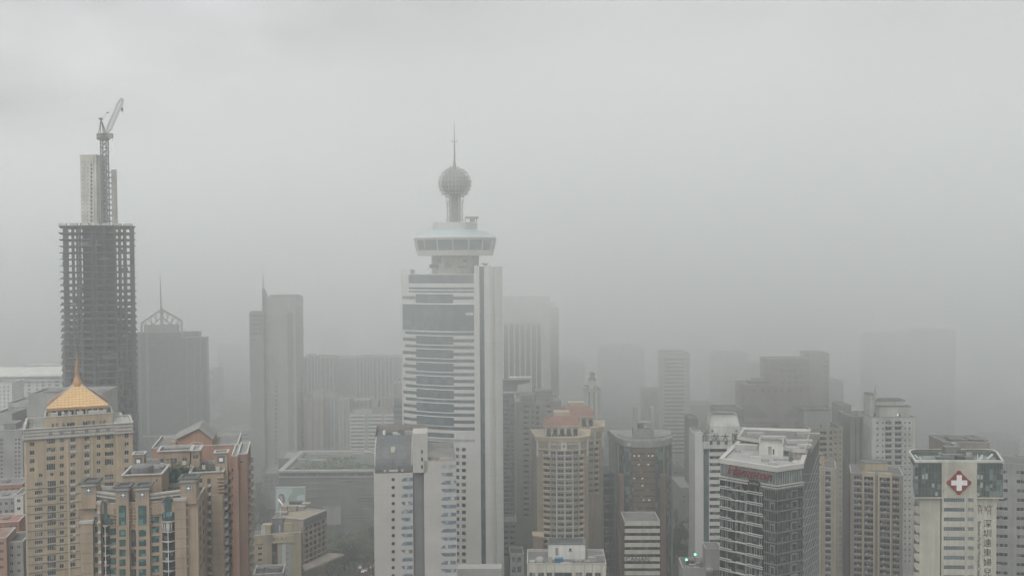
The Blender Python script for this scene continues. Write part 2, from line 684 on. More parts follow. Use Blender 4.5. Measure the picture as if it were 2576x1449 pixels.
    for i in range(4):
        a, d = lo[i], lo[(i + 1) % 4]
        ta, td = hi[i], hi[(i + 1) % 4]
        nrm = (d - a).cross(ta - a).normalized() * .03
        for k in range(1, 9):
            t = k / 9
            mb.tube(a.lerp(ta, t) + nrm, d.lerp(td, t) + nrm, .055, 1, 4)
        nn = 17
        for k in range(1, nn):
            t = k / nn
            p0 = a.lerp(d, t)
            # run straight up the slope until the hip cuts it
            tt = min(1.0, min(t, 1 - t) * 2 / .89)
            p1 = a.lerp(ta, tt).lerp(d.lerp(td, tt), 0)
            L0, L1 = a.lerp(ta, tt), d.lerp(td, tt)
            dv = (d - a).normalized()
            s = (p0 - L0).dot(dv) / max(1e-6, (L1 - L0).dot(dv))
            p1 = L0.lerp(L1, min(1, max(0, s)))
            mb.tube(p0 + nrm, p1 + nrm, .05, 1, 4)
        mb.tube(a, ta, .2, 3, 5)
    b.part('pyramid_roof', mb, ['gold', 'gold_line', 'orange', 'steel_pale'])
    mb = MB()
    cz = Vector((c.x, c.y, zc))
    zs = r2.z(190, 890)
    mb.lathe(cz, [(2.1, -.8), (1.9, .5), (1.1, 2.2), (.8, 3.0)], 8, 0)
    mb.lathe(cz, [(.8, 3.0), (.55, (zs - zc) * .55), (.08, zs - zc)], 8, 0)
    b.part('spire', mb, 'orange')
    # thin aerials on the left corner of the roof
    for px in (38.5 * 1.86, 82):
        mb = MB()
        p = at(px, 1082, 395)
        mb.tube((p.x, p.y, zr), (p.x, p.y, zr + 4.5), .07, 0, 5)
        mb.tube((p.x - .6, p.y, zr + 3), (p.x + .6, p.y, zr + 3), .05, 0, 4)
        b.part('aerial', mb, 'frame_dark')
    b.done()


cream_tower()


# ================================================================ brown apartment complex: the front tower with medallion pylons
def arc_pts(f, px0, px1, py, bulge, n=5):
    u0, u1 = f.u(px0, py), f.u(px1, py)
    out = []
    for i in range(n + 1):
        t = i / n
        q = f.a + f.e * (u0 + (u1 - u0) * t) + f.n * (bulge * 4 * t * (1 - t))
        out.append(Vector((q.x, q.y)))
    return out


def brown_front():
    P = rect(204, 497, 1250, 318, 10, 26)
    f = Face(P[0], P[1])
    b = Bd('apartment_tower', 'tan brown apartment tower with round medallions on its roof pylons and teal glass bays', 'apartment tower', mid(P))
    REF = 358
    fl = 24.65
    zr = f.z(REF, 1262)
    stT = ('glass_teal', 'frame_dark', 2, 1)
    stD = ('glass_dark', 'frame_dark', 2, 1)
    w = []
    ys = 1332
    w.append((0, grid(f, [(236.5, 247.5)], 1268, 25.2, 16, 8, REF), ('glass_teal', 'frame', 1, 1)))
    w.append((0, grid(f, [(276.5, 292), (381, 400.5)], 1273, fl, 19.5, 8, REF), stT))
    w.append((0, grid(f, [(330, 343)], 1331, fl * 2, 42, 3, REF), stD))
    side = Face(P[1], P[2])
    w.append((1, [(side.L * a, side.L * c_, f.z(REF, 1290 + fl * k + 16), f.z(REF, 1290 + fl * k)) for k in range(7) for a, c_ in ((.16, .3), (.45, .6), (.72, .9))], stD))
    b.wall(P, 0, zr, 'brown', w, parapet=1.2, roof='roof_dark')
    # the two middle pylons and the two at the corners
    for x0, x1, yt, mx, my, out, dep in ((293, 325.5, 1222, 309.8, 1245, 1.3, 4.5), (342, 377, 1221, 358, 1243.7, 1.3, 4.5), (455, 495, 1202, 473.7, 1228, .9, 6), (206, 243, 1212, 223, 1233, .9, 6)):
        u0, u1 = f.u(x0, 1250), f.u(x1, 1250)
        z1 = f.z((x0 + x1) / 2, yt)
        mb = MB()
        tall = 280 < x0 < 350
        zb = 0 if tall else zr - 1.2
        q = [f.a + f.e * u0 + f.n * out, f.a + f.e * u1 + f.n * out, f.a + f.e * u1 - f.n * dep, f.a + f.e * u0 - f.n * dep]
        wins = []
        if tall:
            g0 = Face(q[0], q[1])
            cx = (x0 + x1) / 2
            wins.append((0, [(g0.u(x0 + 6, 1296), g0.u(x1 - 8, 1296), g0.z(cx, 1321), g0.z(cx, 1271))], ('glass_teal', 'frame_dark', 3, 3)))
            wins.append((0, grid(g0, [(x0 + 7, x1 - 9)], ys, fl, 17.5, 6, cx), stT))
        b.wall(q, zb, z1, 'brown', wins, name='pylon', parapet=.4, roof='roof_dark', coping='roof_dark', cop_out=.75, cop_w=.45)
        cap = MB()
        gq = Face(q[0], q[1])
        for fi in range(4):
            ff = Face(q[fi], q[(fi + 1) % 4])
            ff.box(cap, -.5, ff.L + .5, z1 - 1.1, z1 - .26, .5, -.004)
        b.part('cornice', cap, 'trim')
        gf = Face(q[0], q[1])
        um, zm = gf.hit(mx, my)
        # medallion: square frame, ring and a four-pointed star
        fr, ring, star = MB(), MB(), MB()
        s = 1.32
        gf.box(fr, um - s, um + s, zm - s, zm + s, .06, -.003)
        b.part('medallion', fr, 'black') if False else None
        med = fr.build('medallion', M['frame_dark'], b.o)
        for k in range(20):
            a0, a1 = 2 * pi * k / 20, 2 * pi * (k + 1) / 20
            for r0, r1 in ((1.0, 1.24),):
                ring.poly([gf.p(um + r0 * math.cos(a0), zm + r0 * math.sin(a0), .1), gf.p(um + r1 * math.cos(a0), zm + r1 * math.sin(a0), .1),
                           gf.p(um + r1 * math.cos(a1), zm + r1 * math.sin(a1), .1), gf.p(um + r0 * math.cos(a1), zm + r0 * math.sin(a1), .1)])
        for sx, sz in ((1, 1), (1, -1), (-1, 1), (-1, -1)):
            gf.box(ring, um + sx * 1.1 - .15, um + sx * 1.1 + .15, zm + sz * 1.1 - .15, zm + sz * 1.1 + .15, .1, -.07)
        ring.build('ring', M['trim'], med)
        pts = []
        for k in range(8):
            r = .78 if k % 2 == 0 else .3
            a = pi / 2 + k * pi / 4
            pts.append(gf.p(um + r * math.cos(a), zm + r * math.sin(a), .16))
        for k in range(8):
            star.poly([gf.p(um, zm, .26), pts[k], pts[(k + 1) % 8]])
        star.build('star', M['white_paint'], med)
    # parapets that step down between the pylons, striped in white
    for x0, y0, x1, y1, nm in ((377.5, 1245, 455, 1235, 'parapet'), (243.5, 1238, 292.5, 1245, 'parapet')):
        u0, u1 = f.u(x0, y0), f.u(x1, y1)
        za, zb = f.z(x0, y0), f.z(x1, y1)
        mb = MB()
        for k, (d, hgt, out, m) in enumerate(((0, .55, .7, 1), (-.62, .3, .62, 0), (-1.2, .5, .7, 1), (-3.6, 3.4, .5, 0))):
            A = [f.p(u0, za + d - hgt + .5, -.5), f.p(u0, za + d - hgt + .5, out), f.p(u0, za + d + .5, out), f.p(u0, za + d + .5, -.5)]
            B = [f.p(u1, zb + d - hgt + .5, -.5), f.p(u1, zb + d - hgt + .5, out), f.p(u1, zb + d + .5, out), f.p(u1, zb + d + .5, -.5)]
            mb.loft(A, B, m)
            mb.poly(B, m)
            mb.poly(list(reversed(A)), m)
        b.part(nm, mb, ['brown', 'trim'])
    # curved glass bays with arched heads, balconies under them
    for x0, x1, yt, yb in ((257.5, 275.5, 1254, 1313), (407, 441, 1250, 1311)):
        A = arc_pts(f, x0, x1, 1290, .7, 6)
        zb, z1 = f.z(REF, yb), f.z(REF, yt)
        mb = MB()
        n = len(A)
        tops = [z1 - 2.2 * (abs(2 * i / (n - 1) - 1)) ** 2 for i in range(n)]
        for i in range(n - 1):
            a, c = A[i], A[i + 1]
            mb.poly([(a.x, a.y, zb), (c.x, c.y, zb), (c.x, c.y, tops[i + 1]), (a.x, a.y, tops[i])], 0)
            mb.tube((a.x, a.y, zb), (a.x, a.y, tops[i]), .05, 1, 4)
            for q in range(1, 4):
                z = zb + (z1 - 2.2 - zb) * q / 3.2
                mb.tube((a.x, a.y, z), (c.x, c.y, z), .04, 1, 4)
        b.part('bay_window', mb, ['glass_teal', 'frame_dark'])
        mb = MB()
        for i in range(n - 1):
            mb.tube((A[i].x, A[i].y, tops[i] + .2), (A[i + 1].x, A[i + 1].y, tops[i + 1] + .2), .32, 0, 5)
        b.part('arch', mb, 'brown_pale')
        for (fx, fy, hh) in ([(414, 1268, 12), (414, 1293, 12), (430, 1292, 12)] if x0 > 300 else []):
            k = 0
            u, z = f.hit(fx, fy)
            mb = MB()
            f.box(mb, u - .3, u + .35, z - .9, z + .9, .95, -.82)
            b.part('open_casement', mb, 'glass_sky')
        for k in range(7):
            yb2 = yb + 2 + fl * k
            z = f.z(REF, yb2)
            zl = f.z(REF, yb2 + fl)
            bm_ = MB()
            back = [f.p(f.u(x0, 1290), 0, -1.5), f.p(f.u(x1, 1290), 0, -1.5)]
            ring = [Vector((q.x, q.y)) for q in arc_pts(f, x0, x1, 1290, 1.8, 6)]
            poly = ring + [Vector((back[1].x, back[1].y)), Vector((back[0].x, back[0].y))]
            bm_.prism(poly, z - .28, z, 0, bot=True)
            bal = bm_.build('balcony', M['trim'], b.o)
            rl = MB()
            inn = arc_pts(f, x0, x1, 1290, 1.65, 6)
            for a, c in zip(inn, inn[1:]):
                rl.tube((a.x, a.y, zl + 1.05), (c.x, c.y, zl + 1.05), .05, 0, 4)
                rl.tube((a.x, a.y, zl + .55), (c.x, c.y, zl + .55), .03, 0, 4)
                m_ = (a + c) / 2
                for q in (a, m_):
                    rl.tube((q.x, q.y, zl), (q.x, q.y, zl + 1.05), .03, 0, 4)
            rl.tube((inn[3].x, inn[3].y, zl), (inn[3].x, inn[3].y, z - .28), .1, 1, 5)
            rl.build('railing', [M['steel_dark'], M['white_paint']], bal)
            gl = MB()
            gi = arc_pts(f, x0 + .5, x1 - .5, 1290, .5, 4)
            for a, c in zip(gi, gi[1:]):
                gl.poly([(a.x, a.y, zl), (c.x, c.y, zl), (c.x, c.y, z - .3), (a.x, a.y, z - .3)])
            gl.build('balcony_door', M['glass_dark'], bal)
            if k == 0 and x0 > 300:
                lw = MB()
                for q in range(5):
                    i0 = inn[q]
                    i1 = inn[q + 1]
                    a, c = i0.lerp(i1, .15), i0.lerp(i1, .75)
                    lw.poly([(a.x, a.y, zl + .3), (c.x, c.y, zl + .3), (c.x, c.y, z - .5), (a.x, a.y, z - .5)])
                lw.build('enclosure', M['frame'], bal)
            if RN.random() < .6:
                lp = MB()
                q = inn[1 + RN.randrange(4)]
                lp.abox(q.x - .35, q.x + .35, q.y + .5, q.y + 1.1, zl, zl + RN.uniform(.8, 1.8))
                lp.build('laundry', M['frame' if RN.random() < .5 else 'blue_paint'], bal)
    # side piers with white caps, floor lines, ledges
    for x0, x1, yt in ((205, 236, 1307), (441.5, 470, 1250), (249, 256, 1258)):
        q0, q1 = f.u(x0, 1330), f.u(x1, 1330)
        z1 = f.z((x0 + x1) / 2, yt)
        mb = MB()
        f.box(mb, q0, q1, 0, z1 - .9, 1.5, -.003, 0)
        f.box(mb, q0 - .25, q1 + .25, z1 - .9, z1, 1.75, -.002, 1)
        for k in range(7):
            z = f.z(REF, 1282 + fl * k)
            if z < z1 - 1.5:
                f.box(mb, q0 + .05, q1 - .05, z - .05, z + .05, 1.56, -1.502, 2)
        b.part('pier', mb, ['brown_pale', 'trim', 'frame_dark'])
    for k in range(8):
        z = f.z(REF, 1297 + fl * k)
        mb = MB()
        for x0, x1 in ((276.5, 292), (381, 400.5)):
            f.box(mb, f.u(x0, 1330), f.u(x1, 1330), z - .35, z, .3, -.003)
        b.part('ledge', mb, 'brown_pale')
    for k in range(7):
        for cx in (253, 447 + 23):
            mb = MB()
            u = f.u(cx, 1330)
            z = f.z(REF, 1283 + fl * k)
            o = 1.5 if cx < 300 else 0
            f.box(mb, u - .45, u + .45, z, z + .65, .6 + o, -o - .003 if o else -.003)
            b.part('air_conditioner', mb, 'frame')
    # little fins at the pylon flanks
    mb = MB()
    for x0 in (289, 326.5, 338.5, 378, 446, 198):
        for k in range(6):
            y = 1275 + 8 * k
            z = f.z(REF, y)
            u = f.u(x0, y)
            f.box(mb, u - .35, u + .45, z, z + .3, 1.2, -.003)
    b.part('flank_louvres', mb, 'brown_pale')
    # roof house with white cornice and a grey tank
    Q = rect(309, 406, 1200, 328, 10, 15)
    q = Face(Q[0], Q[1])
    zq = q.z(355, 1193)
    b.wall(Q, zr - 1.2, zq, 'brown', [(0, grid(q, [(392, 396)], 1205, 20, 6, 1, 394), ('glass_dark', 'frame', 1, 1))], name='roof_house', parapet=1.2, cop_out=.5, cop_w=.3, roof='roof_dark')
    mb = MB()
    c = mid(Q)
    mb.lathe((c.x - 1, c.y - 1, zq - 1.2), [(3.6, 0), (3.6, 2.6), (3.3, 3.0), (.5, 3.3)], 18)
    b.part('water_tank', mb, 'roof_grey')
    # planting on the roof terrace
    mb = MB()
    for k in range(500):
        p = at(RN.uniform(405, 452), 1225, RN.uniform(322, 334))
        z = zr - 1.1 + RN.random() ** 2 * 2.6
        u = Vector((RN.gauss(0, 1), RN.gauss(0, 1), RN.gauss(0, 1))).normalized()
        v = u.orthogonal().normalized()
        l = RN.uniform(.15, .35)
        mb.poly([Vector((p.x, p.y, z)) + u * l, Vector((p.x, p.y, z)) + v * l * .6, Vector((p.x, p.y, z)) - u * l, Vector((p.x, p.y, z)) - v * l * .6])
    b.part('roof_garden', mb, 'leaf_roof', kind='stuff')
    b.done()


M['leaf_roof'] = wall_mat('leaf_roof', (.045, .06, .03), .8, .3, .1)
brown_front()


# ================================================================ the wing behind it: beige flats, terraces, salmon gabled top
def salmon_block():
    b0 = rect(382, 598, 1130, 376, 12, 26)
    b = Bd('apartment_tower', 'salmon pink apartment tower with a pitched gable roof and cream terraces', 'apartment tower', mid(b0))
    f = Face(b0[0], b0[1])
    zb = f.z(490, 1122)
    b.wall(b0, 0, zb, 'salmon', [], parapet=1.0, roof='roof_grey')
    # gabled roof house
    G = rect(436, 534, 1112, 379, 12, 20)
    gf = Face(G[0], G[1])
    n3 = Vector((gf.n.x, gf.n.y, 0))
    ze, za = gf.z(485, 1108), gf.z(500, 1079)
    ua = gf.u(500, 1090)
    mb = MB()
    A = [gf.p(0, zb - 1), gf.p(gf.L, zb - 1), gf.p(gf.L, ze), gf.p(ua, za), gf.p(0, ze)]
    B = [p - n3 * 20 for p in A]
    mb.poly(A, 0)
    mb.poly(list(reversed(B)), 0)
    for i in (1, 4):
        j = (i + 1) % 5
        mb.poly([A[i], B[i], B[j], A[j]] if i == 1 else [A[4], A[0], B[0], B[4]], 0)
    b.part('gable_wall', mb, 'salmon')
    mb = MB()
    for i, j in ((2, 3), (3, 4)):
        a, c = A[i], A[j]
        up = Vector((0, 0, .35))
        d = (c - a).normalized() * .5
        lo, hi = (a - d, c) if i == 2 else (a, c + d)
        q = [lo + n3 * .6, lo - n3 * 20.6, hi - n3 * 20.6, hi + n3 * .6]
        mb.poly([p + up for p in q], 0)
        mb.poly([p + Vector((0, 0, .02)) for p in reversed(q)], 1)
        for k in range(4):
            m_ = (k + 1) % 4
            mb.poly([q[k] + Vector((0, 0, .02)), q[m_] + Vector((0, 0, .02)), q[m_] + up, q[k] + up], 1)
    b.part('pitched_roof', mb, ['roof_felt', 'frame_dark'])
    # arch on the gable
    mb = MB()
    uc, zc = gf.hit(493, 1122)
    for k in range(10):
        a0, a1 = pi * k / 10, pi * (k + 1) / 10
        for R0, R1 in ((2.9, 3.6),):
            mb.poly([gf.p(uc + R0 * math.cos(a0), zc - 1 + R0 * math.sin(a0) * .8, .08), gf.p(uc + R1 * math.cos(a0), zc - 1 + R1 * math.sin(a0) * .8, .08),
                     gf.p(uc + R1 * math.cos(a1), zc - 1 + R1 * math.sin(a1) * .8, .08), gf.p(uc + R0 * math.cos(a1), zc - 1 + R0 * math.sin(a1) * .8, .08)])
    b.part('arch_trim', mb, 'cream_pale')
    mb = MB()
    p = at(437, 1112, 372)
    for k in range(3):
        mb.abox(p.x - 1.2 + .1 * k, p.x + 1.2 - .1 * k, p.y - 1.2, p.y + 1.2, zb - 1 + 1.5 * k, zb + .35 + 1.5 * k)
    b.part('chimney', mb, 'brown')
    # salmon side tower at the right with the white rain pipe, flats on its far side
    T = rect(597, 622, 1150, 352, 12, 24)
    t = Face(T[0], T[1])
    zt = t.z(610, 1141)
    sT = Face(T[1], T[2])
    fl = 21.5
    st = ('glass_dark', 'frame', 2, 1)
    rows = [(t.z(610, 1172 + fl * k + 11), t.z(610, 1172 + fl * k)) for k in range(14)]
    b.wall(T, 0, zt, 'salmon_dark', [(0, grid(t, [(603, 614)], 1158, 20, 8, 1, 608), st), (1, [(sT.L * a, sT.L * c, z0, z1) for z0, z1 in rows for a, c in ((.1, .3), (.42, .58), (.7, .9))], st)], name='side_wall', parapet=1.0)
    T2 = rect(582, 597.5, 1150, 350, 12, 24)
    t2 = Face(T2[0], T2[1])
    b.wall(T2, 0, t2.z(590, 1147), 'salmon', [(0, grid(t2, [(583, 586.5)], 1178, fl, 8, 13, 585), ('glass_dark', 'frame', 1, 1))], name='side_wall', parapet=.5)
    mb = MB()
    q = t.p(.1, 0, .15)
    mb.tube((q.x, q.y, 2), (q.x, q.y, t.z(599, 1180)), .16, 0, 6)
    b.part('rain_pipe', mb, 'white_paint')
    for z0, z1 in rows:
        for a, c in ((.1, .3), (.7, .9)):
            mb = MB()
            sT.box(mb, sT.L * a - .2, sT.L * c + .2, z0 - .5, z0 + .3, 1.1, -.01)
            b.part('balcony', mb, 'beige')
    # beige flats in front, with balconies round their right corner
    K = rect(477, 562, 1200, 341, 12, 20)
    k_ = Face(K[0], K[1])
    zk = k_.z(520, 1187)
    sk = Face(K[1], K[2])
    krows = [(k_.z(520, 1203 + 22 * k + 13), k_.z(520, 1203 + 22 * k)) for k in range(12)]
    b.wall(K, 0, zk, 'brown', [(0, grid(k_, [(521, 530)], 1203, 22, 14, 12, 525) + grid(k_, [(497, 509)], 1203, 22, 12, 2, 503), st), (1, [(sk.L * a, sk.L * c, z0, z1) for z0, z1 in krows for a, c in ((.08, .28), (.4, .6), (.7, .92))], st)], name='flats_wall', parapet=1.2, roof='roof_dark', cop_out=.35)
    mb = MB()
    k_.box(mb, k_.u(533, 1250), k_.L - .3, 0, k_.z(545, 1243), 1.1, -.003, 0)
    for q in range(9):
        z = k_.z(540, 1262 + 26 * q)
        k_.box(mb, k_.u(533, 1250) + .05, k_.L - .35, z - .05, z + .05, 1.15, -1.102, 1)
    b.part('pier', mb, ['brown_pale', 'frame_dark'])
    mb = MB()
    for q in range(5):
        z = k_.z(552, 1202 + 8.5 * q)
        k_.box(mb, k_.u(548, 1215), k_.L + .3, z, z + .45, .9, -.003)
    b.part('fin', mb, 'brown_pale')
    for z0, z1 in krows:
        mb = MB()
        sk.box(mb, sk.L * .05, sk.L * .32, z0 - .6, z0 + .35, 1.2, -.01)
        sk.box(mb, sk.L * .66, sk.L * .95, z0 - .6, z0 + .35, 1.2, -.01)
        b.part('balcony', mb, 'trim_grey')
        mb = MB()
        u = k_.u(532, 1250)
        k_.box(mb, u - .9, u - .1, z0 - 1.0, z0 - .4, .6, -.01)
        b.part('air_conditioner', mb, 'frame')
    # terrace house, cream with white cornice, and two medallion pylons
    C = rect(398, 478, 1150, 352, 12, 10)
    cf = Face(C[0], C[1])
    zc2 = cf.z(440, 1133)
    z_t = cf.z(440, 1172)
    b.wall(C, z_t - 3, zc2, 'brown_pale', [(0, grid(cf, [(403, 412), (428, 446), (458, 470)], 1152, 20, 14, 1, 440), ('glass_dark', 'frame', 2, 1))], name='terrace_house', parapet=.9, cop_out=.5, cop_w=.3, roof='roof_dark')
    C2 = rect(481, 502, 1145, 352, 12, 9)
    c2 = Face(C2[0], C2[1])
    b.wall(C2, z_t - 3, c2.z(492, 1132), 'brown_pale', [(0, grid(c2, [(485, 498)], 1144, 20, 11, 1, 491), ('glass_dark', 'frame', 2, 1))], name='terrace_house', parapet=.5, cop_out=.5)
    for x0, x1, yt, Y in ((540, 572, 1138, 346), (334, 362, 1142, 352)):
        D_ = rect(x0, x1, 1160, Y, 12, 5)
        d = Face(D_[0], D_[1])
        b.wall(D_, zk - 6, d.z((x0 + x1) / 2, yt), 'brown_pale', [], name='pylon', parapet=.4, cop_out=.4, cop_w=.3, roof='roof_dark')
        mb = MB()
        uc, zc = d.hit((x0 + x1) / 2, yt + 18)
        d.box(mb, uc - 1.3, uc + 1.3, zc - 1.3, zc + 1.3, .07, -.003)
        med = mb.build('medallion', M['frame_dark'], b.o)
        mb = MB()
        d.box(mb, uc - .6, uc + .6, zc - .6, zc + .6, .14, -.08)
        mb.build('star', M['white_paint'], med)
    # terrace slab, its teal glass skirt and plants
    V = rect(334, 480, 1185, 345, 12, 18)
    v = Face(V[0], V[1])
    b.wall(V, 0, v.z(430, 1176), 'brown', [(0, [(v.u(396, 1190), v.u(476, 1190), v.z(430, 1215), v.z(430, 1180))], ('glass_teal', 'frame_dark', 8, 2))], name='terrace_wall', parapet=.8, roof='roof_grey')
    mb = MB()
    for k in range(1100):
        px = RN.uniform(396, 565)
        p = at(px, 1165, RN.uniform(343, 351))
        z = (v.z(430, 1177) if px < 478 else zk - 1.0) + RN.random() ** 2 * (1.6 if int(px / 14) % 3 else 2.8)
        q = Vector((p.x, p.y, z))
        u = Vector((RN.gauss(0, 1), RN.gauss(0, 1), RN.gauss(0, 1))).normalized()
        w = u.orthogonal().normalized()
        l = RN.uniform(.15, .4)
        mb.poly([q + u * l, q + w * l * .6, q - u * l, q - w * l * .6])
    b.part('roof_garden', mb, 'leaf_roof', kind='stuff')
    for px, py in ((408, 1170), (424, 1172), (463, 1165), (512, 1176), (548, 1180)):
        mb = MB()
        p = at(px, py, 343)
        mb.abox(p.x - .6, p.x + .6, p.y, p.y + .5, p.z - .6, p.z + .8)
        b.part('terrace_furniture', mb, 'trim')
    b.done()


salmon_block()


# ================================================================ concrete frame under construction
def frame_tower():
    P = [at(159, 800, 612).to_2d(), at(235, 800, 604).to_2d(), at(290, 800, 610).to_2d(), at(338, 800, 622).to_2d(), at(334, 800, 660).to_2d(), at(163, 800, 650).to_2d()]
    b = Bd('unfinished_tower', 'unfinished concrete tower of bare floor slabs and columns with a pale core rising above it', 'unfinished tower', mid(P))
    pitch = 4.05
    top = zat(567, 606, 245)
    n = 37
    O = inset(P, -1.6)
    rng = random.Random(4)
    for k in range(n):
        z = top - pitch * k
        mb = MB()
        o2 = [p + Vector((rng.uniform(-.12, .12), rng.uniform(-.12, .12))) for p in O]
        mb.prism(o2, z - .32, z, 0, bot=True)
        ip = inset(P, .25)
        mb.prism(ip, z - .95, z - .321, 0, top=False, bot=True)
        b.part('floor_slab', mb, 'concrete_raw')
    cols = []
    for (x, Y, w) in ((169, 612.5, 3.1), (187, 610.5, 1.5), (197.5, 609.5, 1.0), (203.6, 609, .9), (236, 606, 2), (265, 608.5, 2), (292, 611, 1.6), (304, 614, 1.7), (317, 617, 1.9), (335, 621, 2.6)):
        cols.append((at(x, 800, Y), w))
    for (x, Y, w) in ((169, 648, 3.0), (187, 649, 1.4), (197.5, 650, .8), (304, 656, 1.4), (317, 657, 1.5), (335, 658, 2.4)):
        cols.append((at(x, 800, Y), w))
    for p, w in cols:
        mb = MB()
        mb.abox(p.x - w / 2, p.x + w / 2, p.y - .5, p.y + .5, 0, top)
        b.part('column', mb, 'concrete_raw')
    # inner core and party walls that close the middle bays
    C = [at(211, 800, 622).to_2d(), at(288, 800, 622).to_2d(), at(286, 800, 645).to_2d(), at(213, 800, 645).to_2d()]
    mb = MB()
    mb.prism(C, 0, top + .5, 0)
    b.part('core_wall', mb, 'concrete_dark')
    # scattered block walls, nets and props between the columns
    rw = random.Random(6)
    for k in range(46):
        fl_ = rw.randrange(2, 32)
        i = rw.randrange(6)
        ff = Face(P[i], P[(i + 1) % 6])
        if ff.L < 9:
            continue
        u = rw.uniform(.5, ff.L - 7)
        zf = top - pitch * fl_
        mb = MB()
        ff.box(mb, u, u + rw.uniform(2.5, 6.5), zf, zf + rw.uniform(.8, 2.8), .15, .15)
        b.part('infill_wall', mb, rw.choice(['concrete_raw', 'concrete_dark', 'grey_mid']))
    # safety nets and edge formwork on the top deck
    for k in range(7):
        x = 158 + 27.5 * k
        mb = MB()
        p = at(x, 562, 609 + max(0, k - 3) * 4)
        mb.abox(p.x - 2.3, p.x + 2.3, p.y - 1, p.y + 1, top, top + 1.5)
        b.part('formwork', mb, 'concrete')
    mb = MB()
    for x in (211, 249, 292.5, 318):
        p = at(x, 800, 603 + max(0, x - 250) * .24)
        mb.tube((p.x, p.y - 2.2, 5), (p.x, p.y - 2.2, top + 1), .28, 0, 5)
    b.part('hoist_mast', mb, 'concrete_raw')
    # pale lift core above the deck
    A = rect(203, 243, 480, 622, -6, 13)
    a = Face(A[0], A[1])
    sA = Face(A[1], A[2])
    zt = a.z(225, 390)
    ha = []
    for k in range(15):
        y = 422 + 10 * k
        ha += grid(a, [(208, 210), (220, 222)], y, 10, 3, 1, 215)
    hb = []
    for k in range(16):
        y = 412 + 10 * k
        hb += grid(a, [(227.5, 232.5)], y, 10, 6.5, 1, 230)
    b.wall(A, top, zt, 'concrete', [(0, ha, ('glass_dark', None, 1, 1)), (0, hb, ('glass_dark', None, 1, 1)), (1, [(7, 11, top + 3 + 2.45 * k, top + 4.6 + 2.45 * k) for k in range(16)], ('glass_dark', None, 1, 1))], name='core_wall', parapet=.4, coping='concrete', roof='concrete')
    mb = MB()
    u = a.u(237, 480)
    a.box(mb, u - .12, u + .12, top + 1, zt - 1, .06, -.003)
    a.box(mb, .3, a.L - .3, a.z(225, 409), a.z(225, 408), .06, -.003)
    b.part('joint', mb, 'concrete_raw')
    Bq = rect(280.5, 287, 480, 634, -6, 4)
    bf = Face(Bq[0], Bq[1])
    zb = bf.z(285, 427)
    b.wall(Bq, top, zb, 'concrete', [], name='core_wall', parapet=.2, coping='concrete', roof='concrete')
    mb = MB()
    a0 = sA.b
    for k in range(11):
        z = zb - 1.0 - 3.45 * k
        mb.box3((Bq[0].x, Bq[0].y + 1, z - 1.1), Vector((sA.a.x - Bq[0].x, sA.a.y - Bq[0].y + 12, 0)), (0, 1.5, 0), (0, 0, 1.1))
    b.part('link_beam', mb, 'concrete')
    b.done()
    return top


deck = frame_tower()


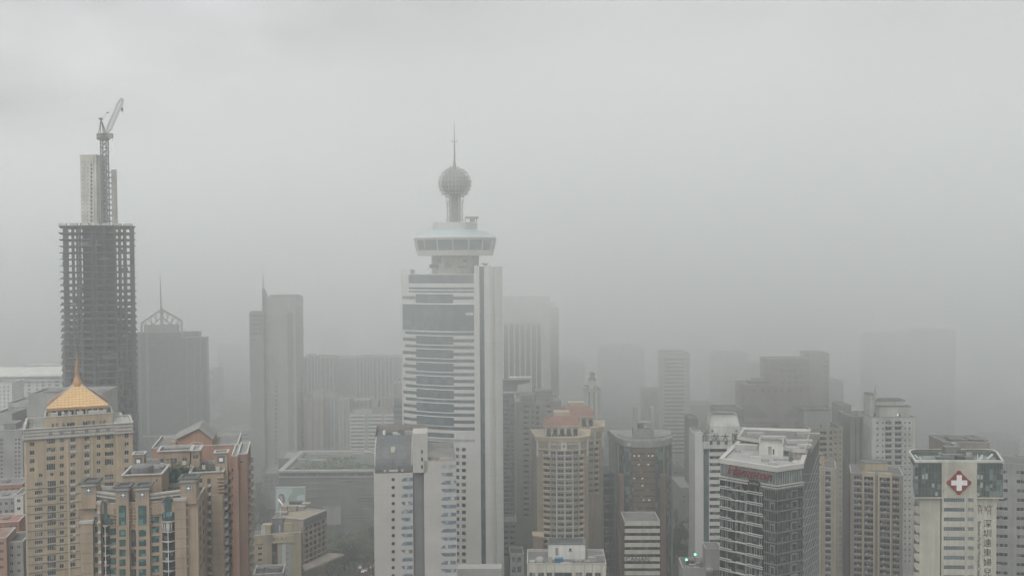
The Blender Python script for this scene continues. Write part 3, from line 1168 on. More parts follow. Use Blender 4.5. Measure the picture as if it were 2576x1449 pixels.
def tower_crane():
    Y = 616
    base = at(266, 560, Y)
    t = empty('tower_crane', (base.x, base.y, deck), 'luffing tower crane with its lattice jib raised above the unfinished concrete tower', 'crane')
    x, y = base.x, base.y
    z0, z1 = deck, zat(352, Y, 262)
    mb = MB()
    w = 1.75
    for sx in (-1, 1):
        for sy in (-1, 1):
            mb.tube((x + sx * w, y + sy * w, z0), (x + sx * w, y + sy * w, z1), .34, 0, 5)
    k = 0
    z = z0
    while z < z1 - 1:
        zn = min(z + 2.4, z1)
        for (ax, ay), (bx, by) in (((-1, -1), (1, -1)), ((1, -1), (1, 1)), ((1, 1), (-1, 1)), ((-1, 1), (-1, -1))):
            mb.tube((x + ax * w, y + ay * w, z), (x + bx * w, y + by * w, z), .19, 0, 4)
            if k % 2:
                ax, ay, bx, by = bx, by, ax, ay
            mb.tube((x + ax * w, y + ay * w, z), (x + bx * w, y + by * w, zn), .19, 0, 4)
        z = zn
        k += 1
    mb.build('mast', M['steel'], t)
    P = lambda px, py: at(px, py, Y)
    mb = MB()
    mb.abox(x - 2.6, x + 2.6, y - 2, y + 2, z1, z1 + 1.6)
    mb.abox(x - 1.8, x + 1.8, y - 1.5, y + 1.5, z1 + 1.6, z1 + 4)
    mb.lathe((x, y, z1 - .6), [(2.3, 0), (2.3, .6)], 14)
    mb.build('slewing_unit', M['steel_dark'], t)
    cb = MB()
    q = P(276.5, 342)
    cb.abox(q.x - 1.9, q.x + 1.6, y - 1.2, y + 1.2, q.z - 1.6, q.z + 1.4)
    cb.build('cab', M['grey'], t)
    c = MB()
    q = P(252, 343)
    c.abox(q.x - 1.6, q.x + 1.5, y - 1.6, y + 1.6, q.z - 2.2, q.z + 1.5, 0)
    c.abox(q.x - 1.65, q.x + 1.55, y - 1.65, y + 1.65, q.z - .5, q.z - .1, 1)
    c.abox(q.x + 1.5, x, y - 1.1, y + 1.1, q.z - .6, q.z + .3, 2)
    c.build('counterweight', [M['salmon_dark'], M['trim'], M['steel_dark']], t)
    a = MB()
    apex = P(254, 300)
    for fx in (250, 262, 267):
        for sy in (-1, 1):
            q = P(fx, 338)
            a.tube((q.x, y + sy * 1.2, q.z), (apex.x, y, apex.z), .22, 0, 5)
    a.abox(apex.x - .9, apex.x + .9, y - .8, y + .8, apex.z - .5, apex.z + .7)
    a.build('mast_head', M['steel_dark'], t)
    j = MB()
    p0, p1 = P(268.5, 337), P(308, 248)
    p0.y = p1.y = y
    d = (p1 - p0).normalized()
    s = Vector((0, 1, 0)) * 1.0
    up = d.cross(Vector((0, 1, 0))).normalized()
    L = (p1 - p0).length
    pts = []
    nb = 15
    for i in range(nb + 1):
        tt = i / nb
        hgt = 1.25 * min(1, tt * 6 + .15, (1 - tt) * 6 + .3)
        c_ = p0 + d * (L * tt)
        pts.append([c_ + s + up * hgt, c_ - s + up * hgt, c_ - s - up * hgt, c_ + s - up * hgt])
    for i in range(nb):
        A, B = pts[i], pts[i + 1]
        for q in range(4):
            j.tube(A[q], B[q], .13, 0, 4)
            j.tube(A[q], A[(q + 1) % 4], .06, 0, 3)
            j.tube(A[q], B[(q + 1) % 4], .06, 0, 3)
    j.build('jib', M['steel'], t)
    r = MB()
    tip = P(309, 250)
    hk = P(307.4, 278)
    r.tube((tip.x, y, tip.z), (hk.x, y, hk.z + 1.6), .07, 0, 4)
    st = P(271, 284)
    r.tube((apex.x, y, apex.z), (st.x, y, st.z), .09, 0, 4)
    r.tube((st.x, y, st.z), (p1.x, y, p1.z), .05, 0, 4)
    r.build('rope', M['steel'], t)
    h = MB()
    h.abox(hk.x - .6, hk.x + .6, y - .35, y + .35, hk.z - .4, hk.z + 1.6)
    h.tube((hk.x, y, hk.z - .4), (hk.x, y, hk.z - 1.5), .16, 0, 6)
    h.abox(st.x - .7, st.x + .7, y - .3, y + .3, st.z - .35, st.z + .35)
    h.build('hook_block', M['steel_dark'], t)


tower_crane()
# ================================================================ white office tower with the revolving deck and the lattice ball
def ball_tower():
    A = [at(x, 900, y).to_2d() for x, y in ((1012, 510), (1040, 505.5), (1075, 501.2), (1110, 498.2), (1141, 496.6), (1168, 495.8), (1195, 495.6))]
    back = [at(1262, 900, 535).to_2d(), at(1030, 900, 552).to_2d()]
    poly = A + [at(1207, 900, 496).to_2d(), at(1208, 900, 499).to_2d(), at(1219, 900, 499).to_2d()] + back
    b = Bd('office_tower', 'tall white tower with blue glass bands, a revolving deck and a lattice ball on top', 'office tower', mid(poly))
    zt = zat(690, 498, 1130)
    mb = MB()
    mb.prism(poly, 0, zt, 0)
    b.part('wall', mb, 'white_tile')

    def cum(px):
        return at(px, 900, 500).x

    def ribbon(x0, x1, z0, z1, out, m='glass_blue', nm='window_band', mull=0, line=False):
        """a strip that follows the bowed front"""
        def pt(px):
            for i in range(len(A) - 1):
                fa, fb = A[i], A[i + 1]
                fc = Face(fa, fb)
                u = fc.u(px, 900)
                if (u >= -1e-3 or i == 0) and (u <= fc.L + 1e-3 or i == len(A) - 2):
                    return fa + fc.e * u, fc.n
        xs = [x0] + [x for x in (1040, 1075, 1110, 1141, 1168) if x0 < x < x1] + [x1]
        mb = MB()
        pts = [pt(x) for x in xs]
        q = [p + n * out for p, n in pts]
        for p, r in zip(q, q[1:]):
            mb.poly([(p.x, p.y, z0), (r.x, r.y, z0), (r.x, r.y, z1), (p.x, p.y, z1)], 0)
            if out > .06:
                n = Vector(((r - p).y, -(r - p).x)).normalized() * out
                mb.poly([(p.x, p.y, z1), (r.x, r.y, z1), (r.x - n.x, r.y - n.y, z1), (p.x - n.x, p.y - n.y, z1)], 0)
                mb.poly([(r.x, r.y, z0), (p.x, p.y, z0), (p.x - n.x, p.y - n.y, z0), (r.x - n.x, r.y - n.y, z0)], 0)
        if mull:
            for i in range(1, mull):
                px = x0 + (x1 - x0) * i / mull
                p, n = pt(px)
                p = p + n * (out + .03)
                mb.tube((p.x, p.y, z0), (p.x, p.y, z1), .05, 1, 4)
        b.part(nm, mb, [m, 'frame_dark'])
    zr = lambda py: zat(py, 497, 1130)
    XL, XM0, XM1, XR = 1014, 1047, 1141, 1193
    sp, gh = 17.0, 8.2
    for k in range(8):
        c = 840 + 33.95 * k
        z0, z1 = zr(c + gh / 2), zr(c - gh / 2)
        ribbon(XL + (6 if k < 6 else 0), XR, z0, z1, .04, mull=16)
        c2 = c + sp
        za, zb = zr(c2 + gh / 2), zr(c2 - gh / 2)
        if k < 7:
            ribbon(XL, XM0, za, zb, .04, mull=4)
            ribbon(XM1, XR, za, zb, .04, mull=6)
            ribbon(XM0, XM1, zr(c + 33.95 - gh / 2 - 2), zr(c + gh / 2 + 2), .05, mull=9)
            ribbon(XL + 2, XM1, z0 - .36, z0 - .02, .22, 'white_paint', 'ledge')
            ribbon(XM0, XM1, z1 + .02, z1 + .34, .22, 'white_paint', 'ledge')
    # big glass hall, top storeys
    ribbon(XL, XR, zr(833), zr(766.5), .04, mull=17)
    ribbon(1172, XR - 2, zr(793), zr(786.5), .12, 'white_tile', 'panel')
    ribbon(XL, XM1 + 50, zr(766), zr(764.5), .2, 'white_paint', 'ledge')
    ribbon(XL, XM0 - 1, zr(754), zr(746), .04, mull=4)
    ribbon(XM1, XR, zr(754), zr(746), .04, mull=6)
    ribbon(XM0, XM1, zr(763), zr(739), .05, mull=9)
    ribbon(1030, XR, zr(737), zr(723), .04, mull=15)
    ribbon(1030, XR, zr(713), zr(691.5), .04, mull=15)
    ribbon(1027, XR, zr(731.5), zr(729.5), .2, 'white_paint', 'ledge')
    ribbon(1030, XR, zr(740), zr(738), .2, 'white_paint', 'ledge')
    # lower storeys beside the neighbour's roof
    ribbon(XM0, XM1, zr(1101), zr(1090), .05, mull=9)
    ribbon(XM0, XR, zr(1110), zr(1104), .1, 'trim_grey', 'panel')
    ribbon(XM0, XM1, zr(1125), zr(1112), .05, mull=9)
    ribbon(XM0, XM1, zr(1127.5), zr(1126), .2, 'white_paint', 'ledge')
    ribbon(XM0, XM1, zr(1136), zr(1128), .05, mull=9)
    ribbon(XM0, XM1, zr(1150), zr(1139), .05, mull=9)
    # small square windows low on the right
    fA = Face(A[4], A[5])
    for k in range(17):
        y = 1125 + 17.46 * k
        for x0, x1 in ((1146.5, 1155.5), (1162, 1172)):
            u0, u1 = fA.u(x0, y), fA.u(x1, y)
            mb = MB()
            q = [fA.p(u0, zr(y + 9), .05), fA.p(u1, zr(y + 9), .05), fA.p(u1, zr(y), .05), fA.p(u0, zr(y), .05)]
            mb.poly(q, 0)
            for i in range(4):
                mb.tube(q[i], q[(i + 1) % 4], .06, 1, 4)
            b.part('window', mb, ['glass', 'frame'])
    # tile joints of the blank wall
    mb = MB()
    fB = Face(A[5], A[6])
    for k in range(20):
        z = zr(1112 + 16.8 * k)
        for f in (fA, fB):
            f.box(mb, .02, f.L - .02, z - .03, z + .03, .03, -.002)
    b.part('joint', mb, 'trim_grey')
    # left fin, corner pier, glass slot and the rounded service shaft on the right
    Lf = rect(1010, 1033, 700, 511, -8, 9)
    mb = MB()
    mb.prism(Lf, zt - 16, zat(678, 511, 1020), 0)
    mb.prism(rect(1010.5, 1014, 900, 509.5, -8, 4), 0, zt - 15, 0)
    b.part('corner_fin', mb, 'white_tile')
    mb = MB()
    mb.prism(rect(1194, 1207, 900, 495.2, 0, 12), 0, zat(668, 495, 1200), 0)
    b.part('pier', mb, 'white_tile')
    mb = MB()
    mb.prism(rect(1207.2, 1218.8, 900, 498.4, 0, 6), 0, zat(671, 498, 1212), 0)
    b.part('glass_slot', mb, 'glass_blue')
    q0, q1 = at(1219, 900, 497).to_2d(), at(1264.5, 900, 500).to_2d()
    w = (q1 - q0)
    R_ = [q0 + Vector((0, 0)), q0 + w * .3 + Vector((0, -1.3)), q0 + w * .47 + Vector((0, -1.0)), q0 + w * .5 + Vector((0, -.2)), q0 + w * .56 + Vector((0, -.2)), q0 + w * .6 + Vector((0, -1.0)), q0 + w * .85 + Vector((0, -.6)), q1, q1 + Vector((-.4, 16)), q0 + Vector((0, 16))]
    mb = MB()
    mb.prism(R_, 0, zat(671, 498, 1225), 0)
    b.part('service_shaft', mb, 'white_tile')
    mb = MB()
    for k in range(48):
        z = 5 + 3.5 * k
        for p, r in zip(R_[:7], R_[1:8]):
            d = (r - p)
            n = Vector((d.y, -d.x)).normalized() * .03
            mb.poly([(p.x + n.x, p.y + n.y, z), (r.x + n.x, r.y + n.y, z), (r.x + n.x, r.y + n.y, z + .07), (p.x + n.x, p.y + n.y, z + .07)])
    b.part('joint', mb, 'trim_grey')
    mb = MB()
    mb.prism(rect(1150, 1262, 1430, 488, 0, 8), 0, zat(1430, 488, 1200), 0)
    b.part('podium', mb, 'white_tile')
    # neck, revolving deck, drum
    ax = at(1145, 600, 514)
    c = Vector((ax.x, ax.y, 0))
    zz = lambda py, Y=500: zat(py, Y, 1145)
    n16, a16 = 16, -pi / 2 + 0
    sc = 494 / 2500
    rad = lambda px: px * sc

    def ringpart(nm, prof, mat, n=16, a0=a16, smooth=False, cap=True):
        mb = MB()
        mb.lathe((c.x, c.y, 0), prof, n, 0, a0, cap)
        b.part(nm, mb, mat, smooth=smooth)
    ringpart('neck', [(rad(62), zt - .5), (rad(62), zz(643))], 'offwhite', 24)
    mb = MB()
    for k, (dx, zpy, w_, h_) in enumerate(((14, 672, 2, 1.3), (26, 672, 2.2, 1.3), (28, 656, 2, 1.2), (-44, 670, 8, 1.8), (-16, 668, 3, 1.6), (-38, 656, 2, 2))):
        X = c.x + rad(dx)
        dy = math.sqrt(max(1, rad(62) ** 2 - rad(dx) ** 2))
        mb.abox(X - w_ / 2, X + w_ / 2, c.y - dy - .5, c.y - dy + 1.2, zz(zpy) - h_ / 2, zz(zpy) + h_ / 2)
    b.part('opening', mb, 'grey_mid')
    ringpart('deck_base', [(rad(98), zz(643)), (rad(102), zz(629.5))], 'white_tile')
    ringpart('deck_window', [(rad(100), zz(630)), (rad(105.5), zz(603.5))], 'glass_blue')
    mb = MB()
    for i in range(16):
        a = a16 + 2 * pi * i / 16
        mb.tube((c.x + rad(101) * math.cos(a), c.y + rad(101) * math.sin(a), zz(630)), (c.x + rad(106.5) * math.cos(a), c.y + rad(106.5) * math.sin(a), zz(603)), .28, 0, 6)
    b.part('mullion', mb, 'white_tile')
    ringpart('deck_rim', [(rad(105), zz(604)), (rad(108), zz(599)), (rad(108), zz(596.5)), (rad(104), zz(594))], 'white_tile')
    ringpart('deck_roof', [(rad(104), zz(594.2)), (rad(82), zz(583)), (rad(56), zz(576))], 'pale_blue')
    ringpart('drum', [(rad(58), zz(577)), (rad(58), zz(558.5))], 'white_tile', 24)
    mb = MB()
    for sx in (1171, 1185, 1199):
        p = at(sx, 550, 500)
        mb.tube((p.x, p.y, zz(559)), (p.x, p.y, zz(548)), .25, 0, 5)
    p = at(1187, 546, 500)
    mb.abox(p.x - 3.2, p.x + 3.2, p.y - 2, p.y + 2, zz(550), zz(545.5))
    mb.abox(p.x - 1, p.x + 1.6, p.y - 1, p.y + 1, zz(559), zz(550))
    b.part('window_cleaning_cradle', mb, 'grey')
    # dish on the shaft
    mb = MB()
    p = at(1220, 663, 503)
    mb.lathe((p.x, p.y, p.z - 1), [(.3, -2), (.3, 0), (1.8, .6), (1.6, 1.2), (.2, .8)], 14)
    b.part('dish_antenna', mb, 'trim_grey')
    p = at(1225, 676, 502)
    mb = MB()
    mb.abox(p.x - .5, p.x + 2.2, p.y - 2, p.y + 2, p.z - 1.6, p.z + 1.6)
    b.part('shaft_head', mb, 'white_tile')
    # lattice stem and ball
    zb0, zb1 = zz(559), zz(498)
    mb = MB()
    for i in range(14):
        a = 2 * pi * i / 14
        x, y = c.x + rad(13.5) * math.cos(a), c.y + rad(13.5) * math.sin(a)
        mb.tube((x, y, zb0), (x, y, zb1 + 4), .22, 0, 5)
    for i in range(16):
        a, a2 = 2 * pi * i / 16, 2 * pi * (i + 1) / 16
        for k in range(7):
            za, zb = zb0 + (zb1 - zb0) * k / 7, zb0 + (zb1 - zb0) * (k + 1) / 7
            r0, r1 = rad(20.5 + (k / 7 - .5) ** 2 * 10), rad(20.5 + ((k + 1) / 7 - .5) ** 2 * 10)
            p0 = (c.x + r0 * math.cos(a), c.y + r0 * math.sin(a), za)
            p1 = (c.x + r1 * math.cos(a2 if k % 2 else a), c.y + r1 * math.sin(a2 if k % 2 else a), zb)
            mb.tube(p0, p1, .12, 0, 4)
            p2 = (c.x + r0 * math.cos(a2), c.y + r0 * math.sin(a2), za)
            mb.tube(p0, p2, .1, 0, 4)
    mb.lathe((c.x, c.y, 0), [(rad(9.5), zb0), (rad(9.5), zb1 + 4)], 12, 1)
    b.part('lattice_stem', mb, ['trim', 'grey'])
    cz = zz(456)
    r = rad(41)
    mb = MB()
    bmx = [(r * .86 * math.sin(pi * k / 16), cz - r * .86 * math.cos(pi * k / 16)) for k in range(2, 16)]
    mb.lathe((c.x, c.y, 0), bmx, 32, 0)
    ball = mb.build('ball', [M['trim_grey']], b.o, smooth=True)
    mb = MB()
    N = 26
    lat = [pi * k / 11 for k in range(2, 11)]
    for i in range(N):
        a, a2 = 2 * pi * i / N, 2 * pi * (i + 1) / N
        for t in lat:
            z = cz - r * math.cos(t)
            q = r * math.sin(t) * 1.02
            P0 = Vector((c.x + q * math.cos(a), c.y + q * math.sin(a), z))
            P1 = Vector((c.x + q * math.cos(a2), c.y + q * math.sin(a2), z))
            mb.tube(P0, P1, .2, 0, 3)
            if t < lat[-1]:
                t2 = t + pi / 11
                q2 = r * math.sin(t2) * 1.02
                P2 = Vector((c.x + q2 * math.cos(a), c.y + q2 * math.sin(a), cz - r * math.cos(t2)))
                mb.tube(P0, P2, .17, 0, 3)
            if i % 2 == 0:
                n = Vector((math.cos(a) * math.sin(t), math.sin(a) * math.sin(t), -math.cos(t)))
                mb.tube(P0, P0 + n * .9, .24, 0, 3)
    mb.build('ball_lattice', M['white_tile'], ball)
    mb = MB()
    zs = zz(295)
    z1 = cz + r
    mb.tube((c.x, c.y, z1 - 1), (c.x, c.y, z1 + 3), 1.0, 0, 10, .55)
    mb.tube((c.x, c.y, z1 + 3), (c.x, c.y, zz(350)), .5, 0, 8, .3)
    mb.tube((c.x, c.y, zz(350)), (c.x, c.y, zs), .24, 0, 6, .1)
    for dx in (-1.3, 1.3):
        mb.tube((c.x, c.y, zz(350)), (c.x + dx, c.y, zz(347)), .12, 0, 5)
        mb.tube((c.x + dx, c.y, zz(349)), (c.x + dx, c.y, zz(345)), .2, 0, 5)
    b.part('spire', mb, 'trim_grey')
    b.done()


ball_tower()


# ================================================================ grey-white block with portholes and a barrel roof
def porthole_block():
    P = rect(940, 1148, 1190, 410, 4.5, 40)
    f = Face(P[0], P[1])
    b = Bd('office_block', 'pale grey office block with a column of round windows and a dark barrel roof', 'office block', mid(P))
    ua, ub, uc, ud = f.u(1038.5, 1200), f.u(1041, 1200), f.u(1066.5, 1200), f.L
    z1 = f.z(990, 1190)
    n3 = f.n
    W = 40

    def sub(u0, u1, dn=0.0, dep=W):
        return [f.a + f.e * u0 + n3 * dn, f.a + f.e * u1 + n3 * dn, f.a + f.e * u1 - n3 * dep, f.a + f.e * u0 - n3 * dep]
    pt = 20.12
    # left wall, with round and sail-shaped openings set as their own parts
    mb = MB()
    mb.prism(sub(0, ua), 0, z1, 0)
    b.part('wall', mb, 'warm_white')
    mb = MB()
    mb.prism(sub(ub - .3, uc + .3, -1.4, W), 0, z1 + .02, 0, top=True)
    b.part('glass_slot', mb, 'grey_dark')
    z2 = f.z(1057, 1090)
    mb = MB()
    q = sub(ua, f.u(1075.5, 1120), 0, 13)
    mb.prism(q, z1, z2, 0)
    b.part('lift_tower', mb, 'warm_white')
    z3 = f.z(1110, 1158)
    S3 = sub(uc, ud)
    b.wall(S3, 0, z3, 'warm_white', [], name='right_wall', parapet=2.2, coping='trim_grey', cop_out=.05)

    def opening(u0, u1, za, zb, shape, mat, nm='window'):
        pts = []
        if shape == 'round':
            r = (u1 - u0) / 2
            for k in range(20):
                a = 2 * pi * k / 20
                pts.append(((u0 + u1) / 2 + r * math.cos(a), (za + zb) / 2 + r * math.sin(a)))
        else:
            h = zb - za
            r = min(h, (u1 - u0) * .42)
            arc = [(u0 + r * 1.35 * (1 - math.cos(pi / 2 * k / 6)), za + h * math.sin(pi / 2 * k / 6)) for k in range(7)]
            if shape == 'down':
                arc = [(u, zb - (z - za)) for u, z in arc]
                pts = list(reversed(arc))[0:] if False else [(u1, za)] + [(u1, zb)] + arc[:1] + arc[1:]
            else:
                pts = [(u1, zb), (u1, za)][::-1]
                pts = [(u0, za), (u1, za), (u1, zb)] + list(reversed(arc[1:]))
        if shape == 'down':
            pts = [(u1, za), (u1, zb)] + arc
        mb = MB()
        fr = .09
        P3 = [f.p(u, z, .03) for u, z in pts]
        # keep the polygon facing out
        nn = (P3[1] - P3[0]).cross(P3[2] - P3[1])
        mb.poly(P3, 0)
        for i in range(len(P3)):
            mb.tube(P3[i], P3[(i + 1) % len(P3)], fr, 1, 4)
        if shape != 'round':
            k = RN.choice([.42, .6, .75])
            u = u0 + (u1 - u0) * k
            f.box(mb, u - .07, u + .07, za + .05, zb - .05, .09, -.02, 1)
            if RN.random() < .6:
                ua_ = u + (.25 if RN.random() < .5 else -1.9)
                f.box(mb, max(u0 + 1.6, ua_), min(u1 - .1, ua_ + RN.uniform(.9, 1.8)), za + .1, zb - .1, .06, -.035, 2)
        b.part(nm, mb, [mat, 'trim_grey', 'frame'])
    for k in range(13):
        y = 1205.6 + pt * k
        z = f.z(990, y)
        u = f.u(989.3, y)
        opening(u - .75, u + .75, z - .75, z + .75, 'round', 'glass_dark', 'porthole')
        za, zb = f.z(1020, y + 4.6), f.z(1020, y - 4.6)
        opening(f.u(1009.5, y), f.u(1038.3, y), za, zb, 'up' if k % 2 == 0 else 'down', 'glass_sky')
    for k in range(13):
        y = 1193 + pt * k
        za, zb = f.z(1128, y + 4.6), f.z(1128, y - 4.6)
        opening(f.u(1110, y), f.u(1147.6, y), za, zb, 'down' if k % 2 == 0 else 'up', 'glass_sky')
    y = 1172.5
    opening(f.u(1110, y), f.u(1147.6, y), f.z(1128, y + 4), f.z(1128, y - 4), 'up', 'trim_grey', 'blind_window')
    for y in (1136, 1155, 1174):
        mb = MB()
        u, z = f.hit(1061.5, y)
        f.box(mb, u - .4, u + .4, z - .75, z + .75, .05, -.002)
        b.part('slit_window', mb, 'black')
    # barrel roof
    mb = MB()
    r = 12.6
    prof = []
    for k in range(15):
        a = pi / 2 * k / 14
        prof.append((-.4 - r * (1 - math.cos(a)), z1 + .25 + r * math.sin(a)))
    u0, u1 = .5, ua - .3
    def bp(u, d, z):
        q = f.a + f.e * u + n3 * d
        return Vector((q.x, q.y, z))
    for (d0, za), (d1, zb) in zip(prof, prof[1:]):
        mb.poly([bp(u0, d0, za), bp(u1, d0, za), bp(u1, d1, zb), bp(u0, d1, zb)], 0)
    db, zb = prof[-1]
    mb.poly([bp(u0, db, zb), bp(u1, db, zb), bp(u1, db - 16, zb), bp(u0, db - 16, zb)], 0)
    for u, fl in ((u0, 0), (u1, 1)):
        pts = [bp(u, d, z) for d, z in prof] + [bp(u, db - 16, zb), bp(u, db - 16, z1), bp(u, -.4, z1)]
        mb.poly(pts, 0)
    roof = mb.build('barrel_roof', M['roof_metal'], b.o, smooth=False)
    for u in (u0, u1):
        mb = MB()
        for (d0, za), (d1, zb_) in zip(prof[2:], prof[3:]):
            mb.tube(bp(u, d0, za), bp(u, d1, zb_), .32, 0, 6)
        mb.build('edge_trim', M['trim'], roof)
    mb = MB()
    for t in (.17, .5):
        u = u0 + (u1 - u0) * t
        rng = range(1, 14) if t < .3 else range(1, 6)
        for k in rng:
            (d0, za), (d1, zb_) = prof[k], prof[k + 1] if k + 1 < 15 else prof[k]
            mb.tube(bp(u, d0 + .03, za), bp(u, d1 + .03, zb_), .08, 0, 4)
    mb.build('seam', M['steel_dark'], roof)
    mb = MB()
    u = u0 + (u1 - u0) * .48
    for k in (6, 7):
        (d0, za), (d1, zb_) = prof[k], prof[k + 1]
        mb.box3(bp(u - .8, d0 + .15, za), bp(u + .8, d0 + .15, za) - bp(u - .8, d0 + .15, za), bp(u, d1 + .15, zb_) - bp(u, d0 + .15, za), Vector((n3.x, n3.y, .6)) * .15)
    mb.build('hatch', M['beige'], roof)
    mb = MB()
    for t0, t1 in ((.24, .29), (.38, .62), (.71, .76)):
        ua_, ub_ = u0 + (u1 - u0) * t0, u0 + (u1 - u0) * t1
        f.box(mb, ua_, ub_, z1 + .6, z1 + 1.5, .1, .3)
    b.part('roof_light', mb, 'frame')
    # walled plant deck behind the barrel
    mb = MB()
    zp = prof[-1][1]
    B0 = bp(u0 - .4, db - 16, z1)
    pth = [(u0 - .6, db - 1), (u0 - .6, db - 16.5), (f.u(1075.5, 1120) + .0, db - 16.5)]
    hgt = [zp + .4, zp + 2.4, zp + 2.4]
    mb.poly([bp(*pth[0], z1), bp(*pth[0], hgt[0]), bp(*pth[1], hgt[1]), bp(*pth[1], z1)], 0)
    mb.poly([bp(*pth[1], z1), bp(*pth[1], hgt[1]), bp(*pth[2], hgt[2]), bp(*pth[2], z1)], 0)
    q = [f.a + f.e * (u0 - .6) + n3 * (db - 16), f.a + f.e * f.u(1075.5, 1120) + n3 * (db - 16), f.a + f.e * f.u(1075.5, 1120) + n3 * (db - 16.6), f.a + f.e * (u0 - .6) + n3 * (db - 16.6)]
    mb.prism(q, z1, zp + 2.6, 0)
    b.part('plant_screen', mb, 'taupe')
    for t, w, h, mt in ((.36, 1.2, 1.0, 'frame_dark'), (.52, 2.2, .7, 'frame'), (.68, 1.5, 1.9, 'frame_dark'), (.2, .5, 1.6, 'white_paint'), (.86, 2.5, 1.2, 'trim_grey')):
        mb = MB()
        u = u0 + (u1 - u0) * t
        p = bp(u, db - 6, zp)
        mb.abox(p.x - w, p.x + w, p.y - 1, p.y + 1, zp, zp + h)
        mb.abox(p.x - w * .7, p.x + w * .7, p.y - .8, p.y + .8, zp + h, zp + h + .25)
        b.part('roof_plant', mb, mt)
    for t, w, h, mt in ((.3, 2.6, 1.6, 'beige'), (.62, 2.2, 1.0, 'cream_pale'), (.85, 1.2, .8, 'trim_grey')):
        mb = MB()
        u = uc + (ud - uc) * t
        p = bp(u, -5, z3 - 2.2)
        mb.abox(p.x - w, p.x + w, p.y - 1.5, p.y + 1.5, z3 - 2.2, z3 - 2.2 + h + 1.2)
        b.part('roof_plant', mb, mt)
    # faint panel joints
    mb = MB()
    for k in range(4):
        z = z1 - 9 - 13.2 * k
        f.box(mb, .1, ua - .1, z - .04, z + .04, .02, -.002)
        f.box(mb, uc + .1, ud - .1, z - .04, z + .04, .02, -.002)
    b.part('joint', mb, 'trim_grey')
    b.done()


porthole_block()


